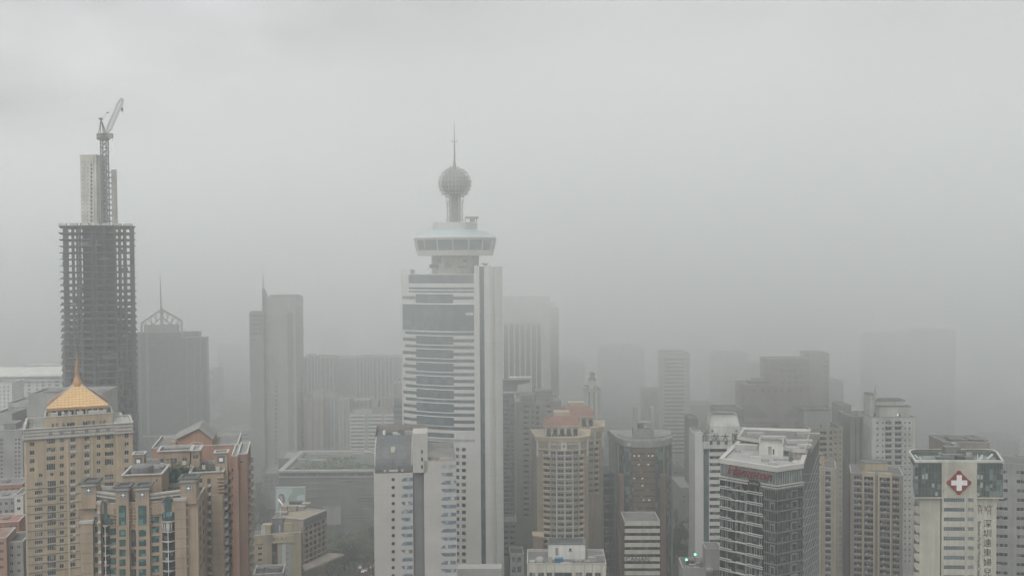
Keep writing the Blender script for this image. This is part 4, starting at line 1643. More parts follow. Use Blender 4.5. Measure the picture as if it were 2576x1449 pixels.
# ================================================================ low stone-clad civic building
def civic():
    P = [at(702, 1182, 652).to_2d(), at(985, 1182, 652).to_2d(), at(985, 1182, 652).to_2d() + Vector((0, 68)), at(702, 1182, 652).to_2d() + Vector((-.5, 68))]
    f = Face(P[0], P[1])
    b = Bd('civic_building', 'broad low civic building clad in ragged strips of dark stone, with a sunken green roof', 'civic building', mid(P))
    zt = f.z(800, 1183)
    zs = f.z(800, 1199)
    mb = MB()
    mb.prism(P, 0, zs, 0, top=False)
    b.part('wall', mb, 'stone')
    mb = MB()
    G = inset(P, .5)
    mb.prism(G, zs, zt - 1.2, 0, top=False)
    b.part('glass_storey', mb, 'glass_green')
    mb = MB()
    for k in range(34):
        u = 1 + (f.L - 2) * k / 33
        f.box(mb, u - .08, u + .08, zs, zt - 1.2, -.3, .5)
    b.part('mullion', mb, 'grey_dark')
    mb = MB()
    f.box(mb, -.6, f.L, zs - .3, zs + .3, .7, -.002)
    b.part('ledge', mb, 'trim_grey')
    mb = MB()
    o = inset(P, -.8)
    i_ = inset(P, 3.0)
    A = [Vector((p.x, p.y, zt)) for p in o]
    B = [Vector((p.x, p.y, zt)) for p in i_]
    mb.loft(A, B, 0)
    mb.loft([Vector((p.x, p.y, zt - 1.2)) for p in o], A, 0)
    mb.loft(B, [Vector((p.x, p.y, zt - 4)) for p in i_], 0)
    b.part('roof_rim', mb, 'trim_grey')
    mb = MB()
    mb.poly([(p.x, p.y, zt - 2.2) for p in i_])
    b.part('sunken_roof', mb, 'green_roof')
    mb = MB()
    rr = random.Random(9)
    for k in range(900):
        x = rr.uniform(i_[0].x + 4, i_[1].x - 4)
        y = rr.uniform(i_[0].y + 5, i_[2].y - 12)
        if math.sin(x * .09) + math.cos(y * .13 + 1) < -.2:
            continue
        p = Vector((x, y, zt - 2.1 + rr.random() * .9))
        u = Vector((rr.gauss(0, 1), rr.gauss(0, 1), rr.gauss(0, .5))).normalized()
        v = u.orthogonal().normalized()
        l = rr.uniform(.5, 1.2)
        mb.poly([p + u * l, p + v * l * .6, p - u * l, p - v * l * .6])
    b.part('roof_garden', mb, 'leaf_roof', kind='stuff')
    for k, (px, w, h) in enumerate(((905, 8, 3), (925, 5, 4), (945, 6, 3.2), (800, 10, 1.4), (760, 5, 2))):
        mb = MB()
        p = at(px, 1150, 704 if k < 3 else 690)
        mb.abox(p.x - w / 2, p.x + w / 2, p.y - 2, p.y + 2, zt - 2.2, zt - 2.2 + h)
        mb.abox(p.x - w / 2 - .3, p.x + w / 2 + .3, p.y - 2.3, p.y + 2.3, zt - 2.2 + h, zt - 1.9 + h)
        b.part('roof_house', mb, 'grey')
    # ragged stone courses
    mb = MB()
    rr = random.Random(5)
    z = zs - 1.2
    while z > 3:
        u = 0
        while u < f.L:
            l = rr.uniform(6, 22)
            if rr.random() < .62:
                f.box(mb, u, min(u + l, f.L), z + rr.uniform(-.5, .1), z + rr.uniform(.5, .9), rr.uniform(.25, .55), -.002, rr.choice([0, 0, 1]))
            if rr.random() < .55:
                f.box(mb, u + 1, min(u + l * .8, f.L), z - .75, z - .55, .03, -.001, 2)
            u += l
        z -= 1.85
    b.part('stone_courses', mb, ['stone', 'grey_mid', 'grey_dark'])
    # second wing behind at the left
    Q = [at(700, 1149, 694).to_2d(), at(752, 1149, 694).to_2d(), at(752, 1149, 694).to_2d() + Vector((0, 27)), at(700, 1149, 694).to_2d() + Vector((0, 27))]
    b.wall(Q, 0, zt - .1, 'stone', [], name='rear_wing', parapet=.8, coping='trim_grey')
    b.done()
    # screens hung on the front
    t = empty('led_screen', f.p(f.u(837, 1295), f.z(837, 1318), .8), 'blank pale grey screen on the dark stone front beside the flared hotel roof', 'screen')
    mb = MB()
    f.pbox(mb, 816, 857, 1274, 1317, .95, -.62)
    mb.build('panel', M['grey'], t)
    mb = MB()
    f.pbox(mb, 815, 858.3, 1272.6, 1274, 1.1, -.61)
    f.pbox(mb, 815, 858.3, 1317, 1318.4, 1.1, -.61)
    f.pbox(mb, 857.1, 858.4, 1274, 1317, 1.1, -.61)
    f.pbox(mb, 814.9, 815.9, 1274, 1317, 1.1, -.61)
    mb.build('frame', M['trim_grey'], t)
    # advert board: pale blue, with a dark-haired portrait and a green field
    Bp = edge(694, 1260, 618, 2, 768)
    g = Face(*Bp)
    t = empty('billboard', g.p(g.L / 2, 0), 'pale blue advertising board showing a dark haired head in front of the stone civic building', 'billboard')
    mb = MB()
    g.pbox(mb, 694, 767, 1226, 1300, 0, 1.2)
    mb.build('panel', M['pale_blue'], t)
    pr = MB()

    def flat(pts, out, m):
        pr.poly([g.p(*g.hit(x, y), out) for x, y in reversed(pts)], m)
    flat([(738, 1227), (766.5, 1227), (766.5, 1243), (748, 1246), (745, 1262), (730, 1262), (722, 1258), (727, 1248), (733, 1240)], .02, 0)
    ell = lambda cx, cy, rx, ry, n=18: [(cx + rx * math.cos(2 * pi * k / n), cy - ry * math.sin(2 * pi * k / n)) for k in range(n)]
    flat(list(reversed(ell(708, 1250, 8, 9))), .03, 1)
    flat(list(reversed([(712, 1246), (717, 1252), (718, 1263), (711, 1264)])), .035, 1)
    flat(list(reversed(ell(706.5, 1254, 4.8, 7.5))), .04, 2)
    flat(list(reversed([(701, 1262), (713, 1262), (716, 1288), (700, 1288)])), .025, 3)
    pr.build('print', [M['green_print'], M['frame_dark'], M['skin'], M['taupe']], t)
    mb = MB()
    g.pbox(mb, 693, 768, 1224.6, 1226.2, .2, 1.2)
    g.pbox(mb, 693, 694.2, 1226, 1300, .2, 1.2)
    g.pbox(mb, 766.8, 768, 1226, 1300, .2, 1.2)
    mb.build('frame', M['trim'], t)
    mb = MB()
    for x in (700, 730, 760):
        g.box(mb, g.u(x, 1300) - .3, g.u(x, 1300) + .3, 0, g.z(x, 1299), -.4, 1)
    mb.build('post', M['steel_dark'], t)


M['green_roof'] = wall_mat('green_roof', (.085, .105, .085), .9, .35, .05, .06)
civic()


# ================================================================ yellow hotel with the flared lower roof
def hotel():
    zt = zat(1306, 515, 725)
    a = at(687, 1306, 515).to_2d()
    p, q = edge(762, 1300, 509, 66, 821)
    s = Face(p, q)
    d = a + (q - p)
    P = [a, p, q, d]
    b = Bd('hotel', 'mustard yellow hotel with recessed windows on its slanting side and a flared lower roof', 'hotel', mid(P))
    f = Face(P[0], P[1])
    zt = s.z(770, 1303)
    ZZ = lambda py: s.z(790, py)
    w = []
    nf = 7
    fl = 2.95
    # five columns of recessed windows down the slanting side
    rects = []
    for k in range(nf):
        z1 = zt - 4.6 - fl * k
        for c in range(5):
            u0 = s.L * (.09 + .18 * c)
            rects.append((u0, u0 + s.L * .115, z1 - 1.9, z1))
    w.append((1, rects, ('glass_dark', None, 1, 1)))
    b.wall(P, 0, zt, 'tan', w, parapet=.7, roof='tan', coping='trim_grey', cop_out=.3)
    mb = MB()
    for k in range(nf):
        z1 = zt - 4.6 - fl * k
        s.box(mb, .2, s.L - .2, z1 - 2.35, z1 - 1.95, .7, -.003)
    b.part('balcony_ledge', mb, 'taupe')
    mb = MB()
    s.box(mb, .3, s.L - .3, zt - 3.6, zt - .6, .5, -.003)
    b.part('fascia', mb, 'grey_dark')
    # flared skirt roof
    zc = zt - 4.6 - fl * 6.3
    mb = MB()
    A = [s.p(-2, zc), s.p(s.L + 1, zc)]
    B = [s.p(-3, zc - 1.6, 3.5), s.p(s.L + 7, zc - 1.6, 6.5)]
    mb.poly([A[0], B[0], B[1], A[1]], 0)
    mb.poly([B[0], B[0] - Vector((0, 0, .9)), B[1] - Vector((0, 0, .9)), B[1]], 1)
    mb.poly([A[0] - Vector((0, 0, 1)), A[1] - Vector((0, 0, 1)), B[1] - Vector((0, 0, .9)), B[0] - Vector((0, 0, .9))], 0)
    b.part('skirt_roof', mb, ['taupe', 'cream_pale'])
    # slatted curved corner
    mb = MB()
    for k in range(7):
        t = k / 7
        pp = P[1] + Vector((-7 * (1 - t) - .2, 2.2 * (1 - t) ** 2 - .5))
        mb.tube((pp.x, pp.y, 0), (pp.x, pp.y, zt - 4 - 12 * (1 - t) ** 1.3), .35, 0, 4)
    for k in range(14):
        z = 6 + 3 * k
        t0 = max(0, 1 - ((zt - 4 - z) / 12) ** .75) if z > zt - 16 else 0
        pa, pb = P[1] + Vector((-7 * (1 - t0) - .2, 2.2 * (1 - t0) ** 2 - .5)), P[1] + Vector((-.2, -.5))
        mb.tube((pa.x, pa.y, z), (pb.x, pb.y, z), .3, 0, 4)
    b.part('corner_slats', mb, 'taupe')
    # front range with signs
    Fp = rect(637, 757, 1345, 500, 14, 9)
    g = Face(Fp[0], Fp[1])
    zf = g.z(680, 1344)
    b.wall(Fp, 0, zf, 'yellow', [(0, grid(g, [(649, 659)], 1375, 14.6, 7.5, 6, 654), ('glass_dark', 'frame', 2, 1))], name='front_wall', parapet=.8, roof='roof_grey')
    mb = MB()
    for x0, x1, m in ((671, 684, 0), (684.2, 698, 1), (698.2, 709.5, 2), (709.7, 719, 3), (719.2, 726, 4), (726.2, 735, 5)):
        g.box(mb, g.u(x0, 1400), g.u(x1, 1400), 0, g.z(690, 1366), .3 if m != 1 else .12, -.003, m)
    for k in range(8):
        y = 1372 + 14.6 * k
        g.box(mb, g.u(719.6, 1400), g.u(725.6, 1400), g.z(722, y + 7), g.z(722, y), .36, -.302, 6)
    b.part('facade_bays', mb, ['tan', 'glass_dark', 'yellow', 'pale_blue', 'trim_grey', 'grey', 'salmon'])
    mb = MB()
    g.box(mb, g.u(670, 1350), g.u(686, 1350), g.z(690, 1366), zf + .1, .35, -.003, 1)
    b.part('sign_surround', mb, ['tan', 'taupe'])
    mb = MB()
    g.box(mb, g.u(687, 1350), g.u(721.5, 1350), g.z(704, 1364), g.z(704, 1345), .9, -.003, 0)
    sg = b.part('sign', mb, 'cream_pale')
    lettering('晒八多上', 1.75, g, 704, 1354.5, 'ink', sg, out=.92, depth=.04, space=1.15)
    lettering('一栋在售', .95, g, 652, 1369.5, 'ink', b.o, out=.05, depth=.04)
    mb = MB()
    g.box(mb, g.u(722.5, 1350), g.u(740, 1350), g.z(730, 1364), g.z(730, 1345), .7, -.003, 0)
    b.part('sign_panel', mb, 'yellow')
    # things on its roofs
    for px, py, Y, w_, h_, dp, mt in ((672, 1336, 508, 4.6, 4.4, 4, 'yellow'), (700, 1338, 512, 5.5, 6.5, 3, 'grey_dark'), (727, 1330, 512, 5, 4, 3, 'yellow'), (716, 1296, 528, 3, 3, 4, 'tan'), (738, 1292, 530, 4, 2.4, 4, 'tan'), (755, 1290, 532, 5, 1.8, 3, 'trim_grey'),
                                       (708, 1300, 522, 6, 1.3, 3, 'grey'), (770, 1280, 540, 4, 1.5, 4, 'beige'), (745, 1276, 545, 7, 1.2, 3, 'roof_dark')):
        mb = MB()
        pc = at(px, py, Y)
        zb_ = zf - .8 if Y < 513 else zt - .7
        mb.abox(pc.x - w_ / 2, pc.x + w_ / 2, pc.y - dp / 2, pc.y + dp / 2, zb_, zb_ + h_)
        mb.abox(pc.x - w_ / 2 - .2, pc.x + w_ / 2 + .2, pc.y - dp / 2 - .2, pc.y + dp / 2 + .2, zb_ + h_, zb_ + h_ + .2)
        b.part('roof_house', mb, mt)
    for px, py, h_ in ((664, 1330, 4.5), (659, 1340, 3.5), (705, 1300, 3.2)):
        mb = MB()
        pc = at(px, py, 506 if px < 690 else 520)
        mb.tube((pc.x, pc.y, zf - .8), (pc.x, pc.y, (zf if px < 690 else zt) + h_), .35, 0, 6, .2)
        b.part('vent_pipe', mb, 'white_paint')
    mb = MB()
    pa, pb = at(700, 1262, 542), at(712, 1272, 536)
    mb.tube((pa.x, pa.y, zt + 2.5), (pb.x, pb.y, zt + .8), .4, 0, 6)
    b.part('duct', mb, 'white_paint')
    mb = MB()
    g.box(mb, g.u(702, 1320), g.u(705, 1320), zf - .2, zf + 3.2, -4.9, 5.0)
    b.part('roof_sign', mb, 'frame')
    b.done()
    # small flat-roofed house at the bottom edge
    L_ = rect(637, 712, 1440, 470, 8, 14)
    l = Face(L_[0], L_[1])
    b = Bd('low_building', 'low grey building with a dark flat roof at the bottom edge below the mustard hotel', 'building', mid(L_))
    b.wall(L_, 0, l.z(675, 1442), 'grey', [(0, grid(l, span(645, 705, 4, .5), 1448, 20, 9, 3, 675), ('glass_dark', 'frame', 2, 1))], parapet=1.0, roof='roof_dark')
    for px, w_ in ((655, 3.5), (690, 5)):
        mb = MB()
        pc = at(px, 1430, 477)
        z = l.z(675, 1442) - 1
        mb.abox(pc.x - w_ / 2, pc.x + w_ / 2, pc.y - 1.5, pc.y + 1.5, z, z + 2)
        mb.abox(pc.x - w_ / 2 - .2, pc.x + w_ / 2 + .2, pc.y - 1.7, pc.y + 1.7, z + 2, z + 2.2)
        b.part('roof_plant', mb, 'grey_dark')
    b.done()


hotel()
# ================================================================ generic mid-distance tower
def tower(name, label, cat, x0, x1, yt, Y, th=0, dep=28, wall='grey', roof='roof_felt', wins=(), side=None, bands=(), fins=None, fin_mat='trim', crown=(), slabs=(), base_y=None, group=None, parapet=1.0, extra=None, coping='trim_grey', ref=None):
    """wins: (cols, y0, pitch, h, n, style); bands: same but drawn as proud strips; fins: pixel columns"""
    P = rect(x0, x1, yt, Y, th, dep)
    f = Face(P[0], P[1])
    b = Bd(name, label, cat, mid(P), group)
    pr = ref or (x0 + x1) / 2
    zt = f.z(pr, yt)
    w = []
    rows = []
    for cols, y0, pitch, h, n, st in wins:
        w.append((0, grid(f, cols, y0, pitch, h, n, pr), st))
        rows = rows or [(f.z(pr, y0 + pitch * k + h), f.z(pr, y0 + pitch * k)) for k in range(n)]
    if side:
        ei, fr, st = side
        sf = Face(P[ei], P[(ei + 1) % 4])
        w.append((ei, [(sf.L * a, sf.L * c, za, zb) for za, zb in rows for a, c in fr], st))
    b.wall(P, 0, zt, wall, w, parapet=parapet, roof=roof, coping=coping)
    for x0_, x1_, y0, pitch, h, n, mt, out in bands:
        for k in range(n):
            mb = MB()
            y = y0 + pitch * k
            f.box(mb, f.u(x0_, y), f.u(x1_, y), f.z(pr, y + h), f.z(pr, y), out, -.003)
            b.part('spandrel', mb, mt)
    if fins:
        xs, ya, yb, wd, out = fins
        for x in xs:
            mb = MB()
            u = f.u(x, yt + 50)
            f.box(mb, u - wd / 2, u + wd / 2, max(1, f.z(pr, yb)), f.z(pr, ya), out, -.003)
            b.part('fin', mb, fin_mat)
    for x0_, x1_, ya, yb, mt, out in slabs:
        mb = MB()
        f.box(mb, f.u(x0_, (ya + yb) / 2), f.u(x1_, (ya + yb) / 2), max(.5, f.z(pr, yb)), f.z(pr, ya), out, -.004)
        b.part('wall_panel', mb, mt)
    for k in crown:
        cx0, cx1, ya, yb = k[:4]
        mt = k[4] if len(k) > 4 else wall
        dY = k[5] if len(k) > 5 else 6
        b.roofbox('roof_house', cx0, cx1, ya, yb, Y + dY, dep * .45, mt, th)
    if extra:
        extra(b, f, P, zt)
    b.done()
    return b


SG = ('glass', 'frame', 2, 1)
SF = ('glass_far', None, 1, 1)
SD = ('glass_dark', None, 1, 1)
SB = ('glass_far', 'frame', 6, 1)


# ---------------------------------------------------------------- far left
def white_long():
    P = rect(-60, 172, 946, 760, 4, 40)
    f = Face(P[0], P[1])
    b = Bd('hospital_block', 'long white block with small square windows and a low curved roof at the far left', 'building', mid(P))
    zt = f.z(80, 946)
    cols = [(4, 7), (36, 46), (54, 62), (69, 77), (92, 95), (105, 113), (122, 129), (138, 149), (161, 166), (160, 165)]
    cols = [(36, 46), (53, 61), (69, 77), (91, 95), (104.5, 112), (121.5, 128), (137.5, 149)]
    w = [(0, grid(f, cols, 958, 9.45, 5, 7, 80), SF)]
    w.append((0, grid(f, [(159, 163), (166, 170)], 958, 9.45, 5, 4, 80), SF))
    w.append((0, grid(f, [(-40, -30), (-20, -10)], 958, 9.45, 5, 7, 80), SF))
    b.wall(P, 0, zt, 'white', w, top=False)
    mb = MB()
    A = [f.p(-2, zt, 1.5), f.p(f.L + 2, zt, 1.5)]
    for k in range(8):
        a0, a1 = pi / 2 * k / 8, pi / 2 * (k + 1) / 8
        h = 5.2
        q0 = (1.5 - 22 * (1 - math.cos(a0)), zt + h * math.sin(a0))
        q1 = (1.5 - 22 * (1 - math.cos(a1)), zt + h * math.sin(a1))
        mb.poly([f.p(-2, q0[1], q0[0]), f.p(f.L + 2, q0[1], q0[0]), f.p(f.L + 2, q1[1], q1[0]), f.p(-2, q1[1], q1[0])], 0)
    b.part('curved_roof', mb, 'white')
    mb = MB()
    f.box(mb, -2, f.L + 2, zt - .6, zt, 1.8, -.003)
    f.box(mb, -1, f.L + 1, zt - 4.2, zt - 3.4, 1.0, -.003)
    b.part('eave', mb, 'trim')
    mb = MB()
    f.box(mb, f.u(30, 1000), f.u(165, 1000), zt + 5.2, zt + 6.4, -20, 34)
    b.part('roof_ridge', mb, 'pale_green')
    q = rect(-30, 30, 965, 720, 4, 20)
    g = Face(q[0], q[1])
    b.wall(q, 0, g.z(10, 962), 'white_tile', [(0, grid(g, [(9, 12.5), (19, 22.5), (-4, 1)], 971, 9.7, 5, 14, 12), SF)], name='side_wing', roof='roof_grey')
    b.done()


white_long()
tower('office_block', 'plain pale grey windowless block behind the golden pyramid roof', 'building', 72, 257, 990, 560, 6, 30, 'grey', crown=((108, 150, 985, 992, 'grey_mid'), (228, 255, 986, 992)))
tower('office_block', 'slate grey glass block with a pale parapet at the left below the long white building', 'building', 20, 72, 1014, 585, 6, 25, 'pale_green', wins=[(span(24, 68, 3, .9), 1024, 30, 27, 6, ('glass_far', None, 1, 1))])
tower('office_block', 'small pale grey annex in front of the slate glass block at the left edge', 'building', -20, 30, 1040, 560, 4, 20, 'grey', roof='roof_grey')
tower('apartment_block', 'grey apartment block with dotted small windows left of the cream tower', 'building', -60, 56, 1083, 500, 10, 25, 'grey',
      wins=[([(1, 7), (38, 42), (46, 51)], 1104, 10.4, 5.5, 18, SF), ([(-25, -12)], 1104, 10.4, 5.5, 18, SF)], crown=((10, 40, 1066, 1086, 'grey_mid', 10),))


def low_left():
    data = ((-30, 56, 1218, 470, 'orange_red', 'roof_grey', 'low red brick building with a grey roof left of the cream tower'),
            (-30, 40, 1252, 452, 'grey', 'roof_felt', 'low pale building with dark upstairs windows left of the cream tower'),
            (36, 58, 1245, 440, 'white', 'roof_felt', 'narrow white stair tower squeezed against the cream tower'),
            (-30, 48, 1312, 425, 'orange_red', 'red_tile', 'terracotta roofed low building below the pale one at the left edge'),
            (18, 58, 1362, 405, 'grey', 'roof_dark', 'grey flat with a banded front at the bottom left corner'),
            (-30, 16, 1352, 400, 'salmon', 'red_tile', 'pinkish low house at the very bottom left edge'))
    for x0, x1, y, Y, wl, rf, lab in data:
        P = rect(x0, x1, y, Y, 14, 16)
        f = Face(P[0], P[1])
        b = Bd('low_building', lab, 'building', mid(P))
        w = [(0, grid(f, span(max(x0, -8) + 2, x1 - 2, max(1, int((x1 - max(x0, -8)) / 14)), .5), y + 10, 20, 8, 4, (max(x0, 0) + x1) / 2), ('glass_dark', 'frame', 2, 1))]
        b.wall(P, 0, f.z((max(x0, 0) + x1) / 2, y), wl, w, roof=rf, parapet=.6)
        b.roofbox('roof_house', max(x0, 0) + 6, max(x0, 0) + 20, y - 8, y - 1, Y + 8, 4, 'trim_grey', 14)
        b.done()
    g = MB()
    p = at(30, 1340, 415)


low_left()


# ---------------------------------------------------------------- left middle, in the haze
def truss_extra(b, f, P, zt):
    n3 = Vector((f.n.x, f.n.y, 0))
    zz = lambda py: f.z(404, py)
    mb = MB()
    ul, ur, um = f.u(353, 810), f.u(454, 810), f.u(404, 790)
    L0, R0, T = f.p(ul, zt - 1, -4), f.p(ur, zt - 1, -4), f.p(um, zz(779), -4)
    Le, Re = f.p(ul, zz(813), -4), f.p(ur, zz(808), -4)
    for a, c, r in ((L0, Le, 1.0), (R0, Re, 1.0), (Le, T, 1.1), (Re, T, 1.1)):
        mb.tube(a, c, r, 0, 4)
    il, ir = f.p(f.u(366, 835), zz(834), -4), f.p(f.u(441, 835), zz(832), -4)
    it = f.p(um, zz(797), -4)
    mb.tube(il, it, .7, 0, 4)
    mb.tube(ir, it, .7, 0, 4)
    for k in range(7):
        t = (k + .3) / 7.3
        for A, B, C in ((Le, T, (il, it)), (Re, T, (ir, it))):
            p = A.lerp(B, t)
            q = C[0].lerp(C[1], max(0, t - .1) if k % 2 else min(1, t + .12))
            mb.tube(p, q, .45, 0, 4)
    b.part('roof_truss', mb, 'grey')
    mb = MB()
    u = f.p(um + 1, zt - 6, -1.5)
    mb.tube(u, f.p(um, zz(780), -3), 2.0, 0, 6, 1.2)
    mb.tube(f.p(um, zz(780), -3), f.p(um - .8, zz(690), -3), .9, 0, 6, .25)
    b.part('spire', mb, 'grey_mid')
    mb = MB()
    mb.prism(rect(362, 446, 835, 903, f.ang * 180 / pi, 8), zt - 1, zz(818), 0)
    b.part('roof_house', mb, 'grey_mid')


tower('office_tower', 'dark glass tower with an open truss gable and needle spire behind the unfinished tower', 'office tower', 342, 500, 836, 900, 6, 12, 'glass_dark', roof='roof_grey',
      fins=([352, 368, 372, 458, 462, 480], 836, 1090, .8, .4), fin_mat='grey_mid', slabs=[(500 - 140, 460, 1094, 1098, 'grey', .4)], extra=truss_extra)
tower('office_tower', 'darker blue glass wing stepped down from the tower with the truss gable', 'office tower', 456, 519, 849, 893, 6, 10, 'glass_dark', roof='roof_grey', fins=([470, 489, 505], 850, 1090, .5, .3), fin_mat='grey_mid')
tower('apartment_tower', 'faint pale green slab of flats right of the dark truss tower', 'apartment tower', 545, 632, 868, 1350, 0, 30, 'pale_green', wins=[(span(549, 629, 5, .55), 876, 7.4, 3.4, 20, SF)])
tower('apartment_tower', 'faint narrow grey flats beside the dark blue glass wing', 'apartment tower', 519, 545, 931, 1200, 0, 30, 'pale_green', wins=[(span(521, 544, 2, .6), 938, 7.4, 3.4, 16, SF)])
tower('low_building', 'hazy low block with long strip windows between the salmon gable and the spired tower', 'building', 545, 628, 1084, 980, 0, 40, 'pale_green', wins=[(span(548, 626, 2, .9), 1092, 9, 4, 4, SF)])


def spired_extra(b, f, P, zt):
    zz = lambda py: f.z(700, py)
    mb = MB()
    f.box(mb, f.u(679, 745), f.u(748, 745), zt + 1.0, zt + 2.0, .5, 12)
    f.box(mb, f.u(685, 745), f.u(742, 745), zt - .5, zt + 1.0, -1, 10)
    b.part('roof_canopy', mb, 'grey_mid')
    mb = MB()
    u0, u1 = f.u(659, 727), f.u(670, 727)
    A = f.p((u0 + u1) / 2, zt - 25, -2)
    zc = zz(727)
    pts = [f.p(u0, zt - 20, 0), f.p(u1, zt - 20, 0), f.p(u1, zz(742), 0), f.p(u0 + 1.4, zc, 0), f.p(u0, zc, 0)]
    q = [p - Vector((f.n.x, f.n.y, 0)) * 3.5 for p in pts]
    mb.poly(pts)
    mb.poly(list(reversed(q)))
    mb.loft(pts, q)
    p0 = f.p(u0 + .7, zc - 1, -1.5)
    mb.tube(p0, f.p(u0 + .5, zz(676), -1.5), .55, 0, 5, .15)
    b.part('spire_mast', mb, 'grey_mid')
    L = rect(627, 662, 790, 836, f.ang * 180 / pi, 22)
    l = Face(L[0], L[1])
    b.wall(L, 0, l.z(645, 786), 'grey_mid', [(0, grid(l, [(629, 660)], 792, 11, 5, 5, 645), SF), (0, grid(l, [(632, 646)], 805 + 20, 14, 5, 3, 640), SF)], name='wing_wall', roof='roof_grey')
    mb = MB()
    for k in range(5):
        l.box(mb, l.u(630 + 6 * k, 785), l.u(633 + 6 * k, 785), l.z(645, 786), l.z(645, 782), -1, 3)
    b.part('roof_plant', mb, 'grey_mid')


tower('office_tower', 'slim grey tower with a long dark vertical slot and a needle spire at one shoulder', 'office tower', 662, 743, 748, 842, -2, 26, 'grey', roof='roof_grey',
      wins=[([(691, 698)], 958, 11.3, 6.5, 20, SF)], slabs=[(724, 739, 787, 1130, 'grey_dark', .06), (739.5, 742, 760, 1180, 'trim_grey', .2)], side=(1, ((.55, .75),), SF), extra=spired_extra)
tower('office_tower', 'ghostly teal tower nearly lost in the cloud left of the ball tower', 'office tower', 800, 868, 828, 1480, 0, 40, 'glass_dark')
tower('office_tower', 'hazy dark office slab with pale vertical fins left of the plain dark slab', 'office tower', 758, 840, 900, 1020, 0, 30, 'glass_far', fins=([764, 774, 783, 792, 799, 808, 819, 830, 838.5], 897, 1090, .9, .8), roof='roof_grey', crown=((772, 790, 893, 901, 'grey_mid'), (792, 800, 896, 901, 'grey_mid')))
tower('office_tower', 'plain dark hazy slab between the two finned office slabs', 'office tower', 840, 894, 902, 1060, 0, 30, 'grey_dark', bands=[(844, 893, 968, 12, 2.5, 3, 'grey', .3)], roof='roof_grey')
tower('office_tower', 'hazy office slab with pale vertical fins right behind the ball tower', 'office tower', 894, 1012, 900, 1010, 0, 30, 'glass_far', fins=([896, 905, 914.5, 923, 931, 938, 949, 958.5, 969, 979, 989], 900, 1075, .9, .8), roof='roof_grey')
tower('apartment_tower', 'grey stepped flats with stacked balconies right of the spired tower', 'apartment tower', 764, 812, 1003, 850, 2, 24, 'taupe', wins=[([(767, 772), (784, 789), (800, 804)], 1012, 8.6, 4.8, 14, SF)], bands=[(781, 784, 1010, 8.6, 3, 14, 'trim', .8)], crown=((788, 812, 984, 1003, 'trim_grey'), (770, 782, 994, 1003)))
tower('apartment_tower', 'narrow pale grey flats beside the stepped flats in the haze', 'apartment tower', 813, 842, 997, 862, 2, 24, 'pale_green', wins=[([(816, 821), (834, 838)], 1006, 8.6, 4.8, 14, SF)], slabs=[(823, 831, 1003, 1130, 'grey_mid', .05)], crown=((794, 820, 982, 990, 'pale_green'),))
tower('apartment_tower', 'hazy cream slab with one column of small windows left of the ball tower', 'apartment tower', 851, 880, 1008, 800, 2, 24, 'beige', wins=[([(865.5, 870)], 1017, 9.2, 5, 12, SF)], slabs=[(857, 859.5, 1010, 1140, 'grey_mid', .04), (874.5, 877, 1010, 1140, 'grey_mid', .04)], crown=((866, 878, 1004, 1009, 'beige', 4),))
tower('apartment_tower', 'hazy beige flats behind the white strip-windowed block', 'apartment tower', 880, 928, 1007, 830, 2, 22, 'taupe', wins=[(span(883, 926, 4, .5), 1015, 9, 5, 4, SF)])
tower('office_block', 'white block of strip windows standing left of the ball tower', 'office block', 881, 996, 1041, 775, 1, 30, 'white', wins=[([(883, 917), (926, 960), (968.5, 994)], 1047, 9.3, 4.6, 10, SB)], slabs=[(918.5, 924.5, 1043, 1140, 'grey', .1), (961, 967, 1043, 1140, 'grey', .1)],
      crown=((936, 951, 1010, 1040, 'trim_grey', 10), (960, 984, 1002, 1040, 'taupe', 12), (940, 996, 1026, 1040, 'mauve', 6)))
tower('office_block', 'narrow brown and grey banded block squeezed against the left flank of the ball tower', 'office block', 989.5, 1030, 964, 640, 0, 22, 'grey', wins=[([(990.5, 1012), (1013, 1028)], 1002, 14.2, 12, 10, SF)], slabs=[(990, 1029, 975, 988, 'mauve', .06)])
tower('office_block', 'low hazy block behind the civic building roof', 'building', 660, 705, 1190, 760, 0, 30, 'grey_mid', roof='roof_grey', wins=[(span(663, 703, 3, .6), 1198, 10, 5, 4, SF)])


# ---------------------------------------------------------------- right of the ball tower
def crown_extra(b, f, P, zt):
    mb = MB()
    f.box(mb, f.u(1268, 800), f.u(1396, 800), f.z(1330, 775), f.z(1330, 760), .9, -.003)
    f.box(mb, f.u(1272, 800), f.u(1384, 800), f.z(1330, 806), f.z(1330, 790), .5, -.003)
    b.part('crown_band', mb, 'white')


tower('office_tower', 'hazy white tower with tall dark glass strips right behind the ball tower', 'office tower', 1266, 1384, 748, 850, 0, 24, 'white', slabs=[(x, x + 10.2, 815, 1010, 'glass_dark', .05) for x in (1268, 1282, 1296, 1310, 1324, 1338, 1351)], extra=crown_extra, roof='roof_grey')
tower('office_tower', 'hazy grey rear wing on the right flank of the white glass-striped tower', 'office tower', 1385, 1405, 776, 866, 0, 20, 'grey_mid', roof='roof_grey')
tower('office_block', 'far grey banded block in the haze right of the white glass-striped tower', 'office block', 1405, 1470, 909, 1040, 0, 30, 'grey_mid', wins=[([(1408, 1467)], 916, 9.6, 3.8, 10, SF)])


